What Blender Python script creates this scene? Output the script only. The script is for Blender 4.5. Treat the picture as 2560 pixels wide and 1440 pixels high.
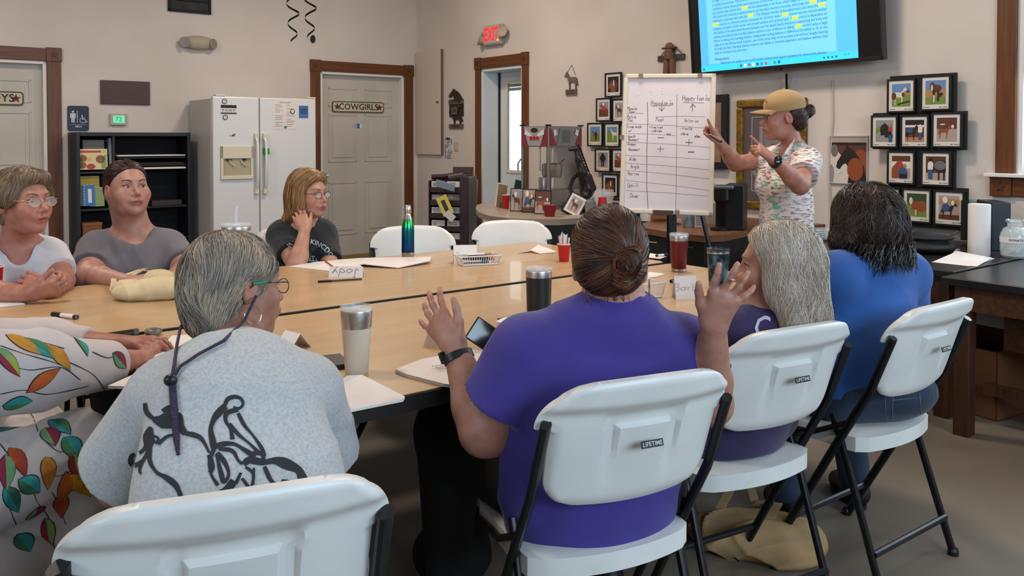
import bpy, bmesh, math, random
import numpy as np
import openvdb as vdb
from mathutils import Vector, Matrix, Quaternion
from mathutils.bvhtree import BVHTree
random.seed(7); np.random.seed(7)
R = math.radians
scene = bpy.context.scene
COL = scene.collection
for o in list(bpy.data.objects): bpy.data.objects.remove(o)

# ---------------------------------------------------------------- camera
F, CX, CY, HOR, HC, PITCH = 2138.0, 1280.0, 720.0, 345.0, 1.35, R(1.42)
cam = bpy.data.cameras.new('camera'); camo = bpy.data.objects.new('camera', cam); COL.objects.link(camo)
camo.location = (0, 0, HC); camo.rotation_euler = (R(90) - PITCH, 0, 0)
cam.sensor_width = 36; cam.lens = F / 2560 * 36; cam.clip_start = .05
SH = (CY - HOR) - F * math.tan(PITCH)
cam.shift_y = -SH / 2560
scene.camera = camo
TH = math.atan2(.618, .786); cT, sT = math.cos(TH), math.sin(TH)

# ---------------------------------------------------------------- light
w = bpy.data.worlds.new('daylight'); scene.world = w; w.use_nodes = True
bg = w.node_tree.nodes['Background']; bg.inputs[0].default_value = (.80, .93, 1, 1); bg.inputs[1].default_value = 3.0
def RC(s, n, z=0.0): return Vector((cT * s - sT * n, sT * s + cT * n, z))
def area(name, loc, target, sx, sy, power, col):
    l = bpy.data.lights.new(name, 'AREA'); l.shape = 'RECTANGLE'; l.size = sx; l.size_y = sy; l.energy = power; l.color = col
    o = bpy.data.objects.new(name, l); COL.objects.link(o); o.location = loc
    o.rotation_euler = (Vector(target) - Vector(loc)).to_track_quat('-Z', 'Y').to_euler(); return o
# windows of the wall behind the photographer and in the side wall: cool daylight
area('window_daylight', RC(1.2, -2.7, 2.25), RC(1.2, 3, .8), 3.4, 1.1, 150, (.62, .82, 1))
area('window_daylight', RC(-3.7, 1.5, 2.25), RC(2, 2.5, .8), 2.6, 1.1, 66, (.68, .85, 1))
area('window_daylight', RC(5.2, -.6, 2.1), RC(0, 1.5, .6), 1.6, 1.1, 46, (.72, .87, 1))
area('window_daylight', RC(5.33, 1.55, 1.75), RC(2, 2, .6), 1.0, 1.0, 12, (.75, .88, 1))
# warm ceiling lamps
for s_, n_, p_ in ((.3, 6.4, 40), (3.6, 6.4, 42), (3.4, 3.2, 54), (.2, 3.2, 40), (3.4, .4, 14)):
    area('ceiling_lamp_light', RC(s_, n_, 3.50), RC(s_, n_, 0), .5, .5, p_, (1, .84, .70))
vs = scene.view_settings
vs.view_transform = 'Standard'; vs.look = 'None'; vs.gamma = 1; vs.use_curve_mapping = False; vs.exposure = 0.16
scene.cycles.max_bounces = 6; scene.cycles.diffuse_bounces = 4; scene.cycles.glossy_bounces = 3
scene.cycles.transmission_bounces = 6; scene.cycles.transparent_max_bounces = 8
scene.cycles.caustics_reflective = False; scene.cycles.caustics_refractive = False

# ---------------------------------------------------------------- pixel -> place
def ray(px, py):
    xc = (px - CX) / F; yc = (CY - py - SH) / F
    cp, sp = math.cos(PITCH), math.sin(PITCH)
    return Vector((xc, cp + yc * sp, -sp + yc * cp))
O0 = Vector((0, 0, HC))
def PY(px, py, Y): r = ray(px, py); return O0 + r * (Y / r.y)
def PZ(px, py, z): r = ray(px, py); return O0 + r * ((z - HC) / r.z)
def PN(px, py, n):                       # on the plane n = const (parallel to the left wall)
    r = ray(px, py); return O0 + r * (n / (-sT * r.x + cT * r.y))
def PS(px, py, s):
    r = ray(px, py); return O0 + r * (s / (cT * r.x + sT * r.y))
def room(p): return Vector((cT * p.x + sT * p.y, -sT * p.x + cT * p.y, p.z))
NL, SRW, CEIL = 8.71, 5.406, 3.6
SMIN, NMIN = -4.0, -3.0

# ---------------------------------------------------------------- materials
def hexc(h):
    h = h.lstrip('#'); c = [int(h[i:i + 2], 16) / 255 for i in (0, 2, 4)]
    return tuple((x / 12.92 if x <= .04045 else ((x + .055) / 1.055) ** 2.4) for x in c) + (1,)
_m = {}
def mat(name, col='#888888', rough=.6, metal=0, col2=None, scale=8, bump=0, bscale=60, stretch=None, detail=3, em=0, alpha=1, trans=0, ior=1.45, sheen=0, lo=.35, hi=.65, sss=0, coat=0, spec=.5, attr=None):
    if name in _m: return _m[name]
    m = bpy.data.materials.new(name); m.use_nodes = True; nt = m.node_tree; N = nt.nodes; L = nt.links
    b = N['Principled BSDF']; I = b.inputs
    I['Roughness'].default_value = rough; I['Metallic'].default_value = metal; I['IOR'].default_value = ior
    I['Specular IOR Level'].default_value = spec
    c1 = hexc(col); I['Base Color'].default_value = c1
    tc = N.new('ShaderNodeTexCoord'); mp = N.new('ShaderNodeMapping'); L.new(tc.outputs['Object'], mp.inputs[0])
    if stretch: mp.inputs['Scale'].default_value = stretch
    if attr:
        at = N.new('ShaderNodeAttribute'); at.attribute_name = attr; L.new(at.outputs['Color'], I['Base Color'])
    if col2:
        nz = N.new('ShaderNodeTexNoise'); nz.inputs['Scale'].default_value = scale; nz.inputs['Detail'].default_value = detail
        L.new(mp.outputs[0], nz.inputs['Vector'])
        rp = N.new('ShaderNodeValToRGB'); rp.color_ramp.elements[0].position = lo; rp.color_ramp.elements[1].position = hi
        rp.color_ramp.elements[0].color = c1; rp.color_ramp.elements[1].color = hexc(col2)
        L.new(nz.outputs[0], rp.inputs[0])
        if attr:
            mx = N.new('ShaderNodeMix'); mx.data_type = 'RGBA'; mx.blend_type = 'MULTIPLY'; mx.inputs[0].default_value = 1
            L.new(at.outputs['Color'], mx.inputs[6]); L.new(rp.outputs[0], mx.inputs[7]); L.new(mx.outputs[2], I['Base Color'])
        else: L.new(rp.outputs[0], I['Base Color'])
    if bump:
        n2 = N.new('ShaderNodeTexNoise'); n2.inputs['Scale'].default_value = bscale; n2.inputs['Detail'].default_value = 4
        L.new(mp.outputs[0], n2.inputs['Vector'])
        bp = N.new('ShaderNodeBump'); bp.inputs['Strength'].default_value = bump; bp.inputs['Distance'].default_value = .01
        L.new(n2.outputs[0], bp.inputs['Height']); L.new(bp.outputs[0], I['Normal'])
    if em: I['Emission Color'].default_value = c1; I['Emission Strength'].default_value = em
    if trans: I['Transmission Weight'].default_value = trans
    if alpha < 1: I['Alpha'].default_value = alpha
    if sheen: I['Sheen Weight'].default_value = sheen
    if sss: I['Subsurface Weight'].default_value = sss; I['Subsurface Radius'].default_value = (1, .35, .2); I['Subsurface Scale'].default_value = .006
    if coat: I['Coat Weight'].default_value = coat
    _m[name] = m; return m
def wood(name, c1, c2, rough=.45, axis='z'):
    st = {'z': (14, 14, 1), 'x': (1, 14, 14), 'y': (14, 1, 14)}[axis]
    return mat(name, c1, rough, col2=c2, scale=3, stretch=st, detail=6, bump=.08, bscale=8, lo=.3, hi=.7)

# ---------------------------------------------------------------- mesh builder
STUFFY = {'ink_drawing', 'leaf_outlines', 'leaf_print', 'highlight', 'stem_print', 'handwriting', 'document_text', 'print', 'pocket_stitching', 'marker_specks', 'banknotes', 'taskbar_text', 'calendar_print', 'shirt_emblem', 'shirt_swirl', 'leaflet_print', 'carton_print', 'caption', 'slats', 'mane', 'napkins', 'symbols', 'tote_drawing'}
class MB:
    def __init__(s): s.v = []; s.f = []; s.m = []; s.cm = 0
    def add(s, vs, fs, M=None):
        b = len(s.v)
        s.v += [tuple(M @ Vector(v)) if M is not None else tuple(v) for v in vs]
        s.f += [tuple(b + i for i in f) for f in fs]; s.m += [s.cm] * len(fs); return s
    def box(s, x0, x1, y0, y1, z0, z1, M=None):
        vs = [(x, y, z) for z in (z0, z1) for y in (y0, y1) for x in (x0, x1)]
        return s.add(vs, [(0, 2, 3, 1), (4, 5, 7, 6), (0, 1, 5, 4), (2, 6, 7, 3), (0, 4, 6, 2), (1, 3, 7, 5)], M)
    def prism(s, pts, h0, h1, ax='z', M=None):
        f = {'z': lambda a, b, h: (a, b, h), 'y': lambda a, b, h: (a, h, b), 'x': lambda a, b, h: (h, a, b)}[ax]
        n = len(pts); vs = [f(a, b, h0) for a, b in pts] + [f(a, b, h1) for a, b in pts]
        return s.add(vs, [tuple(range(n))[::-1], tuple(range(n, 2 * n))] + [(i, (i + 1) % n, n + (i + 1) % n, n + i) for i in range(n)], M)
    def tube(s, pts, r, n=8, cap=True, M=None, flat=None):
        pts = [Vector(p) for p in pts]; k = len(pts); rr = r if isinstance(r, (list, tuple)) else [r] * k
        vs = []; fs = []; up = None
        for i in range(k):
            d = (pts[min(i + 1, k - 1)] - pts[max(i - 1, 0)]).normalized()
            if up is None: up = d.orthogonal().normalized()
            up = (up - d * up.dot(d)); up = up.normalized() if up.length > 1e-6 else d.orthogonal().normalized()
            sd = d.cross(up)
            for j in range(n):
                a = 2 * math.pi * j / n
                vs.append(pts[i] + (up * math.cos(a) + sd * math.sin(a) * (flat or 1)) * rr[i])
        for i in range(k - 1):
            for j in range(n):
                j2 = (j + 1) % n; fs.append((i * n + j, i * n + j2, (i + 1) * n + j2, (i + 1) * n + j))
        if cap: fs += [tuple(range(n))[::-1], tuple((k - 1) * n + j for j in range(n))]
        return s.add(vs, fs, M)
    def lathe(s, prof, n=24, M=None, c=(0, 0, 0)):
        vs = []; fs = []
        for r, z in prof:
            for j in range(n):
                a = 2 * math.pi * j / n; vs.append((c[0] + r * math.cos(a), c[1] + r * math.sin(a), c[2] + z))
        for i in range(len(prof) - 1):
            for j in range(n):
                j2 = (j + 1) % n; fs.append((i * n + j, i * n + j2, (i + 1) * n + j2, (i + 1) * n + j))
        if prof[0][0] > 1e-4: fs.append(tuple(range(n))[::-1])
        if prof[-1][0] > 1e-4: fs.append(tuple((len(prof) - 1) * n + j for j in range(n)))
        return s.add(vs, fs, M)
    def sphere(s, c, r, n=12, M=None):
        r = r if isinstance(r, (tuple, list)) else (r, r, r); vs = []; fs = []
        for i in range(1, n):
            t = math.pi * i / n
            for j in range(2 * n):
                a = math.pi * j / n; vs.append((c[0] + r[0] * math.sin(t) * math.cos(a), c[1] + r[1] * math.sin(t) * math.sin(a), c[2] + r[2] * math.cos(t)))
        m = 2 * n
        for i in range(n - 2):
            for j in range(m): fs.append((i * m + j, (i + 1) * m + j, (i + 1) * m + (j + 1) % m, i * m + (j + 1) % m))
        vs += [(c[0], c[1], c[2] + r[2]), (c[0], c[1], c[2] - r[2])]; a, b = len(vs) - 2, len(vs) - 1
        for j in range(m): fs += [(a, j, (j + 1) % m), (b, (n - 2) * m + (j + 1) % m, (n - 2) * m + j)]
        return s.add(vs, fs, M)
def tagp(o, label=None, cat=None, group=None, kind=None):
    if label: o['label'] = label
    if cat: o['category'] = cat
    if group: o['group'] = group
    if kind: o['kind'] = kind
    return o
def build(name, mb, m, parent=None, smooth=False, bevel=0, world=False, label=None, kind=None, seg=2, M=None):
    me = bpy.data.meshes.new(name); vs = mb.v
    if world and parent is not None:
        inv = parent_matrix(parent).inverted(); vs = [tuple(inv @ Vector(v)) for v in vs]
    if M is not None: vs = [tuple(M @ Vector(v)) for v in vs]
    me.from_pydata(vs, [], mb.f); me.validate()
    ms = m if isinstance(m, (list, tuple)) else [m]
    for x in ms: me.materials.append(x)
    if len(ms) > 1 and len(me.polygons) == len(mb.m): me.polygons.foreach_set('material_index', mb.m)
    if smooth: me.polygons.foreach_set('use_smooth', [True] * len(me.polygons))
    bm = bmesh.new(); bm.from_mesh(me); bmesh.ops.recalc_face_normals(bm, faces=bm.faces); bm.to_mesh(me); bm.free()
    if smooth and smooth != 'all':
        try: me.set_sharp_from_angle(angle=R(38))
        except Exception: pass
    o = bpy.data.objects.new(name, me); COL.objects.link(o)
    if parent is not None: o.parent = parent
    if bevel:
        b = o.modifiers.new('bevel', 'BEVEL'); b.width = bevel; b.segments = seg; b.limit_method = 'ANGLE'; b.angle_limit = R(40)
    if label: o['label'] = label
    if kind or name in STUFFY: o['kind'] = kind or 'stuff'
    return o
def parent_matrix(p):
    m = Matrix.LocRotScale(p.location, p.rotation_euler, p.scale)
    return parent_matrix(p.parent) @ m if p.parent else m
def thing(name, label, cat, loc=(0, 0, 0), rz=0, group=None, rot=None):
    o = bpy.data.objects.new(name, None); COL.objects.link(o); o.empty_display_size = .1
    o.location = loc; o.rotation_euler = rot if rot else (0, 0, rz)
    return tagp(o, label, cat, group)
def struct(name, mb, m, parent=None, **k): return build(name, mb, m, parent, kind='structure', **k)
_txt = {}
def text(mb, s, M, size=.1, bold=0, ext=0.0, font=None):
    """flat lettering added to a mesh builder; M places the text's xy plane"""
    key = (s, bold, ext)
    if key not in _txt:
        c = bpy.data.curves.new('t', 'FONT'); c.body = s; c.align_x = 'CENTER'; c.align_y = 'CENTER'; c.resolution_u = 2
        c.offset = bold; c.extrude = ext
        o = bpy.data.objects.new('t', c); COL.objects.link(o)
        dg = bpy.context.evaluated_depsgraph_get(); me = bpy.data.meshes.new_from_object(o.evaluated_get(dg))
        _txt[key] = ([v.co.copy() for v in me.vertices], [tuple(p.vertices) for p in me.polygons])
        bpy.data.objects.remove(o); bpy.data.curves.remove(c); bpy.data.meshes.remove(me)
    vs, fs = _txt[key]; mb.add([v * size for v in vs], fs, M)
def plane_M(c, xdir, ydir):
    x = Vector(xdir).normalized(); y = Vector(ydir); y = (y - x * y.dot(x)).normalized(); z = x.cross(y)
    return Matrix(((x.x, y.x, z.x, c[0]), (x.y, y.y, z.y, c[1]), (x.z, y.z, z.z, c[2]), (0, 0, 0, 1)))
def dup(o, loc=None, rz=None, label=None, parent=None):
    c = o.copy(); COL.objects.link(c)
    if parent is not None: c.parent = parent
    if loc is not None: c.location = loc
    if rz is not None: c.rotation_euler = (0, 0, rz)
    if label: c['label'] = label
    for ch in [x for x in bpy.data.objects if x.parent == o and x is not c]: dup(ch, parent=c)
    return c

# single-stroke hand lettering: each glyph is polylines on a small grid (baseline y=2)
GL = {'H':'02-08 42-48 05-45','y':'05-23-45 45-10','p':'05-00 04-25-44-33-22-03','o':'22-03-04-25-44-43-22','t':'28-23-32 15-35','n':'02-05 04-25-34-32',
'i':'22-25 27-28','a':'44-25-04-03-22-43 45-42','e':'04-44-35-15-04-03-12-42','r':'12-15 14-35','M':'02-08-25-48-42','u':'05-03-12-32-45 45-42','s':'45-15-04-43-32-02',
'c':'44-25-04-03-22-43','l':'28-22','T':'08-48 28-22','P':'02-08 08-38-47-36-05','v':'05-22-45','.':'22-23','S':'47-28-07-06-43-32-02','k':'12-18 45-14 14-42','C':'47-28-06-04-22-43',
'/':'02-48','w':'05-12-24-32-45','L':'08-02-42','g':'44-25-04-22-44 45-40-20','m':'02-05-14-22 24-35-44-42','W':'08-12-25-32-48','d':'48-42-22-04-25-44','A':'02-28-42 15-35','N':'02-08-42-48',
'U':'08-03-22-43-48','h':'02-08 04-25-34-32','D':'02-08-28-46-44-22-02','f':'12-17-28-38 05-25','B':'02-08-38-35-05 35-44-32-02','b':'08-02-32-44-25-05','-':'04-44','+':'04-44 22-27','x':'02-45 05-42',
'z':'05-45-02-42','J':'28-48 38-33-22-03','E':'48-08-02-42 05-35','R':'02-08-38-46-35-05 25-42','G':'47-28-06-04-22-43-45-25','I':'18-38 28-22 12-32','O':'22-04-06-28-46-44-22','K':'02-08 48-05-42','2':'07-28-46-02-42','7':'08-48-12','0':'22-04-06-28-46-44-22','8':'25-07-28-47-25-03-22-43-25','j':'25-20-00 27-28'}
def handwrite(mb, s, x, y, h, M, wd=.0022, jit=.35, slant=0, depth=0, cond=1):
    rnd = random.Random(s + str(x)); sc = h / 6
    for ch in s:
        if ch != ' ':
            for pl in GL.get(ch, GL['o']).split():
                pts = [(int(a[0]) + rnd.uniform(-jit, jit), int(a[1]) - 2 + rnd.uniform(-jit, jit)) for a in pl.split('-')]
                pts = [(x + (a + b * slant) * sc * cond, y + b * sc) for a, b in pts]
                ribbon(mb, pts, wd, M, depth)
        x += (5.3 if ch not in 'il. ' else 3.8) * sc * cond
    return x
def ribbon(mb, pts, wd, M=None, z=0):
    for (a, b), (c, d) in zip(pts, pts[1:]):
        dx, dy = c - a, d - b; l = math.hypot(dx, dy) or 1e-6; nx, ny = -dy / l * wd / 2, dx / l * wd / 2; ex, ey = dx / l * wd * .3, dy / l * wd * .3
        mb.add([(a + nx - ex, b + ny - ey, z), (a - nx - ex, b - ny - ey, z), (c - nx + ex, d - ny + ey, z), (c + nx + ex, d + ny + ey, z)], [(0, 1, 2, 3)], M)
# ================================================================ ROOM
RM = Matrix.Rotation(TH, 4, 'Z')
wall_m = mat('wall_paint', '#d2c8c0', .75, col2='#cabfb6', scale=1.5, bump=.05, bscale=90)
floor_m = mat('concrete', '#7e7264', .55, col2='#5f5448', scale=1.3, detail=8, bump=.06, bscale=30, lo=.3, hi=.75)
ceil_m = mat('ceiling_paint', '#bdb6ad', .9)
casing_m = wood('stained_casing', '#6d3c16', '#4e2a10', .4)
casing_x = wood('stained_casing_across', '#6d3c16', '#4e2a10', .4, 'x')
casing_y = wood('stained_casing_along', '#6d3c16', '#4e2a10', .4, 'y')
white_trim = mat('white_trim', '#dcd8d2', .5)
door_m = mat('door_paint', '#bfb8ae', .45, col2='#b5aea3', scale=2)
black_pl = mat('black_plastic', '#141416', .4)
black_mt = mat('black_metal', '#18191b', .35, metal=.3)
chrome = mat('chrome', '#d0d0d0', .18, metal=1)
steel = mat('brushed_steel', '#b4aca5', .32, metal=1, bump=.05, bscale=200)
glass = mat('clear_glass', '#ffffff', .02, trans=1, ior=1.45)
acrylic = mat('clear_acrylic', '#f0f4f6', .08, alpha=.22)
black = mat('matte_black', '#0c0c0d', .7)
paper = mat('white_paper', '#ddd6d2', .7, col2='#d5cdc9', scale=6)
ink = mat('ink_black', '#1c1a20', .6); inkg = mat('print_grey', '#6d6a70', .7)
def boxm(x0, x1, y0, y1, z0, z1): return MB().box(x0, x1, y0, y1, z0, z1)
def wall_holes(axis, const0, const1, a0, a1, z0, z1, holes):
    mb = MB(); xs = sorted({a0, a1} | {h[0] for h in holes} | {h[1] for h in holes})
    for p, q in zip(xs, xs[1:]):
        mid = (p + q) / 2; spans = [(z0, z1)]
        for h in holes:
            if h[0] < mid < h[1]: spans = [(a, b) for s in spans for a, b in ((s[0], min(s[1], h[2])), (max(s[0], h[3]), s[1])) if b > a + 1e-6]
        for a, b in spans:
            if axis == 's': mb.box(p, q, const0, const1, a, b)
            else: mb.box(const0, const1, p, q, a, b)
    return mb
struct('floor', boxm(SMIN, SRW, NMIN, NL, -.1, 0), floor_m, M=RM)
struct('ceiling', boxm(SMIN, SRW, NMIN, NL, CEIL, CEIL + .1), ceil_m, M=RM)
def sN(px, n=NL): return room(PN(px, 300, n)).x
def nS(px, s=SRW): return room(PS(px, 300, s)).y
def zN(px, py, n=NL): return PN(px, py, n).z
def zS(px, py, s=SRW): return PS(px, py, s).z
# doors in the left wall: openings measured at the casing's inner edge
d1a, d1b = sN(-190), sN(118); d1t = zN(60, 150)
d2a, d2b = sN(800), sN(1010); d2t = zN(900, 183)
d3a, d3b = nS(1308), nS(1204); d3t = zS(1250, 168)
wna, wnb = -.2, nS(2545); wnz = zS(2545, 434)
struct('wall_left', wall_holes('s', NL, NL + .16, SMIN - .16, SRW + .16, 0, CEIL, [(d1a, d1b, 0, d1t), (d2a, d2b, 0, d2t)]), wall_m, M=RM)
struct('wall_right', wall_holes('n', SRW, SRW + .3, NMIN, NL, 0, CEIL, [(d3a, d3b, 0, d3t), (wna, wnb, wnz, 2.75)]), wall_m, M=RM)
struct('wall_back', boxm(SMIN, SRW, NMIN - .15, NMIN, 0, CEIL), wall_m, M=RM)
struct('wall_side', boxm(SMIN - .15, SMIN, NMIN, NL, 0, CEIL), wall_m, M=RM)
struct('wall_closet', boxm(SMIN, SRW, NL + .6, NL + .7, 0, CEIL), wall_m, M=RM)
struct('baseboard_left', MB().box(d1b + .1, d2a - .1, NL - .015, NL, 0, .1).box(d2b + .12, SRW, NL - .015, NL, 0, .1), white_trim, M=RM)
struct('baseboard_right', MB().box(SRW - .015, SRW, NMIN, d3a - .1, 0, .1).box(SRW - .015, SRW, d3b + .1, NL, 0, .1), white_trim, M=RM)
def star(r, n=5, rr=.42, rot=90):
    return [((r if i % 2 == 0 else r * rr) * math.cos(R(rot + 180 / n * i)), (r if i % 2 == 0 else r * rr) * math.sin(R(rot + 180 / n * i))) for i in range(2 * n)]
dark_star = mat('star_carving', '#4a240c', .5)
def door_s(idx, a, b, top, cw=.115, deep=.07):
    """a six-panel door in the left wall (faces -n), local x = s, y = n"""
    D = thing('door_%d' % idx, None, None, (0, 0, 0), TH); D['kind'] = 'structure'
    D.location = RC(a, NL, 0)
    wdt = b - a
    build('jamb', MB().box(0, .03, -.005, .16, 0, top).box(wdt - .03, wdt, -.005, .16, 0, top).box(0, wdt, -.005, .16, top - .03, top), white_trim, D, bevel=.004)
    build('threshold', boxm(0, wdt, -.02, .12, 0, .02), mat('brass_sill', '#8a7435', .5), D)
    sl = build('door_slab', boxm(.03, wdt - .03, deep, deep + .04, .02, top - .03), door_m, D, bevel=.003)
    W = wdt - .06; x0 = .03; H = top - .05
    for c in (0, 1):
        pa = x0 + W * (.10 if c == 0 else .55); pb = pa + W * .35
        for za, zb in ((.115, .36), (.49, .735), (.80, .915)) if False else ((.115, .41), (.52, .785), (.825, .93)):
            mb = MB(); g = .018
            z0, z1 = .02 + H * za, .02 + H * zb
            mb.box(pa, pa + g, deep - .008, deep, z0, z1).box(pb - g, pb, deep - .008, deep, z0, z1).box(pa, pb, deep - .008, deep, z0, z0 + g).box(pa, pb, deep - .008, deep, z1 - g, z1)
            mb.box(pa + .05, pb - .05, deep - .009, deep, z0 + .05, z1 - .05)
            build('panel', mb, door_m, D, bevel=.004)
    for nm, bx, mm in (('casing_side', (-cw, 0, -.022, 0, 0, top), casing_m), ('casing_side', (wdt, wdt + cw, -.022, 0, 0, top), casing_m), ('casing_head', (0, wdt, -.022, 0, top, top + cw), casing_x)):
        build(nm, boxm(*bx), mm, D, bevel=.004)
    for x in (-cw - .006, wdt - .006):
        cb = build('corner_block', boxm(x, x + cw + .012, -.032, 0, top - .004, top + cw + .008), casing_m, D, bevel=.004)
        build('star', MB().prism(star(.036), -.036, -.031, 'y', Matrix.Translation((x + cw / 2 + .006, 0, top + cw / 2))), dark_star, cb)
    return D
def knob(D, x, z, y):
    k = build('door_knob', MB().lathe([(.028, 0), (.028, .006), (.012, .012), (.012, .035), (.026, .045), (.03, .06), (.022, .075), (0, .078)], 20, Matrix.Translation((x, y, z)) @ Matrix.Rotation(R(90), 4, 'X')), chrome, D, smooth=True)
D1 = door_s(1, d1a, d1b, d1t); D2 = door_s(2, d2a, d2b, d2t)
knob(D2, .075, .93, .07)
# exit door in the right wall (local frame: x = -n direction, y = s outward)
D3 = thing('door_3', None, None, RC(SRW, d3b, 0), TH - R(90)); D3['kind'] = 'structure'
w3 = d3b - d3a; cw = .115
blue_wt = mat('white_door_paint', '#d3d8dc', .4)
build('jamb', MB().box(0, .03, -.005, .3, 0, d3t).box(w3 - .03, w3, -.005, .3, 0, d3t).box(0, w3, -.005, .3, d3t - .03, d3t), blue_wt, D3, bevel=.003)
build('weather_strip', boxm(.03, .045, .2, .24, 0, d3t - .03), black_pl, D3)
gz0, gz1 = zS(1265, 427, SRW + .22), zS(1265, 207, SRW + .22)
gx0, gx1 = .17, w3 - .12
build('door_slab', MB().box(.045, gx0, .22, .26, .02, d3t - .03).box(gx1, w3 - .03, .22, .26, .02, d3t - .03).box(gx0, gx1, .22, .26, .02, gz0).box(gx0, gx1, .22, .26, gz1, d3t - .03), blue_wt, D3, bevel=.002)
build('window_frame', MB().box(gx0 - .02, gx0 + .012, .205, .22, gz0 - .02, gz1 + .02).box(gx1 - .012, gx1 + .02, .205, .22, gz0 - .02, gz1 + .02).box(gx0, gx1, .205, .22, gz0 - .02, gz0 + .012).box(gx0, gx1, .205, .22, gz1 - .012, gz1 + .02), mat('cream_lite_frame', '#d9d4bb', .5), D3, bevel=.003)
build('glass', boxm(gx0, gx1, .238, .242, gz0, gz1), glass, D3)
build('blind_stack', MB().box(gx0 + .012, gx1 - .012, .225, .236, gz1 - .05, gz1 - .012).box(gx0 + .012, gx1 - .012, .222, .237, gz1 - .09, gz1 - .056), mat('blind_grey', '#8d9495', .5), D3)
for nm, bx, mm in (('casing_side', (-cw * .8, 0, -.022, 0, 0, d3t), casing_m), ('casing_side', (w3, w3 + cw * .8, -.022, 0, 0, d3t), casing_m), ('casing_head', (0, w3, -.022, 0, d3t, d3t + cw), casing_x)):
    build(nm, boxm(*bx), mm, D3, bevel=.004)
for x in (-cw * .8 - .005, w3 - .005):
    cb = build('corner_block', boxm(x, x + cw * .8 + .01, -.032, 0, d3t - .004, d3t + cw + .008), casing_m, D3, bevel=.004)
    build('star', MB().prism(star(.03), -.036, -.031, 'y', Matrix.Translation((x + cw * .4 + .005, 0, d3t + cw / 2))), dark_star, cb)
# ground and pale fence outside the exit door
struct('ground_outside', boxm(SRW + .3, SRW + 6, NMIN - 2, NL + 3, -.12, -.02), mat('outside_gravel', '#b5b0a5', .9, col2='#9a968c', scale=12), M=RM)
# window at the right edge
WN = thing('window_1', None, None, RC(SRW, wnb, wnz), TH - R(90)); WN['kind'] = 'structure'
wl = wnb - wna
build('reveal', MB().box(0, .025, 0, .3, 0, 2.75 - wnz).box(wl - .025, wl, 0, .3, 0, 2.75 - wnz).box(0, wl, 0, .3, 2.72 - wnz, 2.75 - wnz), white_trim, WN)
build('window_sill', boxm(-.16, wl + .1, -.07, .3, -.022, 0), white_trim, WN, bevel=.004)
build('casing_side', boxm(-.115, -.006, -.022, 0, 0, 2.75 - wnz), casing_m, WN, bevel=.004)
build('casing_head', boxm(-.115, wl, -.022, 0, 2.75 - wnz, 2.865 - wnz), casing_x, WN, bevel=.004)
build('casing_apron', boxm(-.02, wl, -.022, 0, -.135, -.022), casing_x, WN, bevel=.004)
cb = build('corner_block', boxm(-.14, -.02, -.032, 0, -.137, -.022), casing_m, WN, bevel=.004)
build('star', MB().prism(star(.032), -.037, -.031, 'y', Matrix.Translation((-.08, 0, -.08))), dark_star, cb)
build('glass', boxm(.025, wl - .025, .2, .205, .02, 2.72 - wnz), glass, WN)
build('sash', MB().box(.025, .065, .18, .22, 0, 2.72 - wnz).box(wl / 2 - .02, wl / 2 + .02, .18, .22, 0, 2.72 - wnz).box(.025, wl - .025, .18, .22, 0, .04).box(.025, wl - .025, .18, .22, .6, .64), white_trim, WN, bevel=.003)

# local frames on the two walls: W_L(px,py) point on left wall, x axis = +s (right), y axis = up
UP = Vector((0, 0, 1)); XS = Vector((cT, sT, 0)); XN = Vector((-sT, cT, 0))
def on_left(px, py, off=.0): return PN(px, py, NL - off)
def on_right(px, py, off=.0): return PS(px, py, SRW - off)
def ML(px, py, off=0): return plane_M(on_left(px, py, off), XS, UP)       # z axis of this frame = into room? x cross up
def MR(px, py, off=0): return plane_M(on_right(px, py, off), -XN, UP)
# x(s) cross up = (+s) x (z) = -n : the frame's z looks into the room; same for the right wall (-n x z = -s)
# ================================================================ FURNITURE
TZ = .74
maple = mat('maple_laminate', '#bd9d75', .30, col2='#b2916a', scale=2.2, stretch=(1, 9, 9), detail=6, lo=.3, hi=.7, coat=.15)
edge_blk = mat('black_edging', '#16130f', .5)
def rrect(x0, x1, y0, y1, r, n=6):
    pts = []
    for cx, cy, a in ((x1 - r, y1 - r, 0), (x0 + r, y1 - r, 90), (x0 + r, y0 + r, 180), (x1 - r, y0 + r, 270)):
        for i in range(n + 1): t = R(a + 90 * i / n); pts.append((cx + r * math.cos(t), cy + r * math.sin(t)))
    return pts
def folding_table(label, s0, s1, n0, n1):
    T = thing('folding_table', label, 'table', RC(s0, n0), TH, 'folding tables pushed together for the meeting')
    L, W = s1 - s0, n1 - n0
    build('tabletop', MB().prism(rrect(.006, L - .006, .006, W - .006, .05), TZ - .002, TZ), maple, T)
    build('edge_band', MB().prism(rrect(0, L, 0, W, .055), TZ - .042, TZ - .003), edge_blk, T)
    for x in (.32, L - .32):
        build('leg', MB().tube([(x, W / 2 - .3, .03), (x, W / 2 - .3, TZ - .05)], .016).tube([(x, W / 2 + .3, .03), (x, W / 2 + .3, TZ - .05)], .016)
              .box(x - .02, x + .02, .1, W - .1, 0, .03).tube([(x, W / 2 - .3, .38), (x, W / 2 + .3, .38)], .012).box(x - .03, x + .03, W / 2 - .32, W / 2 + .32, TZ - .07, TZ - .042), black_mt, T)
        d = 1 if x < L / 2 else -1
        build('brace', MB().tube([(x, W / 2 - .3, .4), (x + d * .42, W / 2, TZ - .05)], .009).tube([(x, W / 2 + .3, .4), (x + d * .42, W / 2, TZ - .05)], .009), black_mt, T)
    return T
folding_table('folding table with maple top and black edging nearest the camera', .6, 3.2, 1.74, 2.79)
folding_table('folding table with maple top farther from the camera, behind the black seam', .02, 3.2, 2.825, 3.87)
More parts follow.
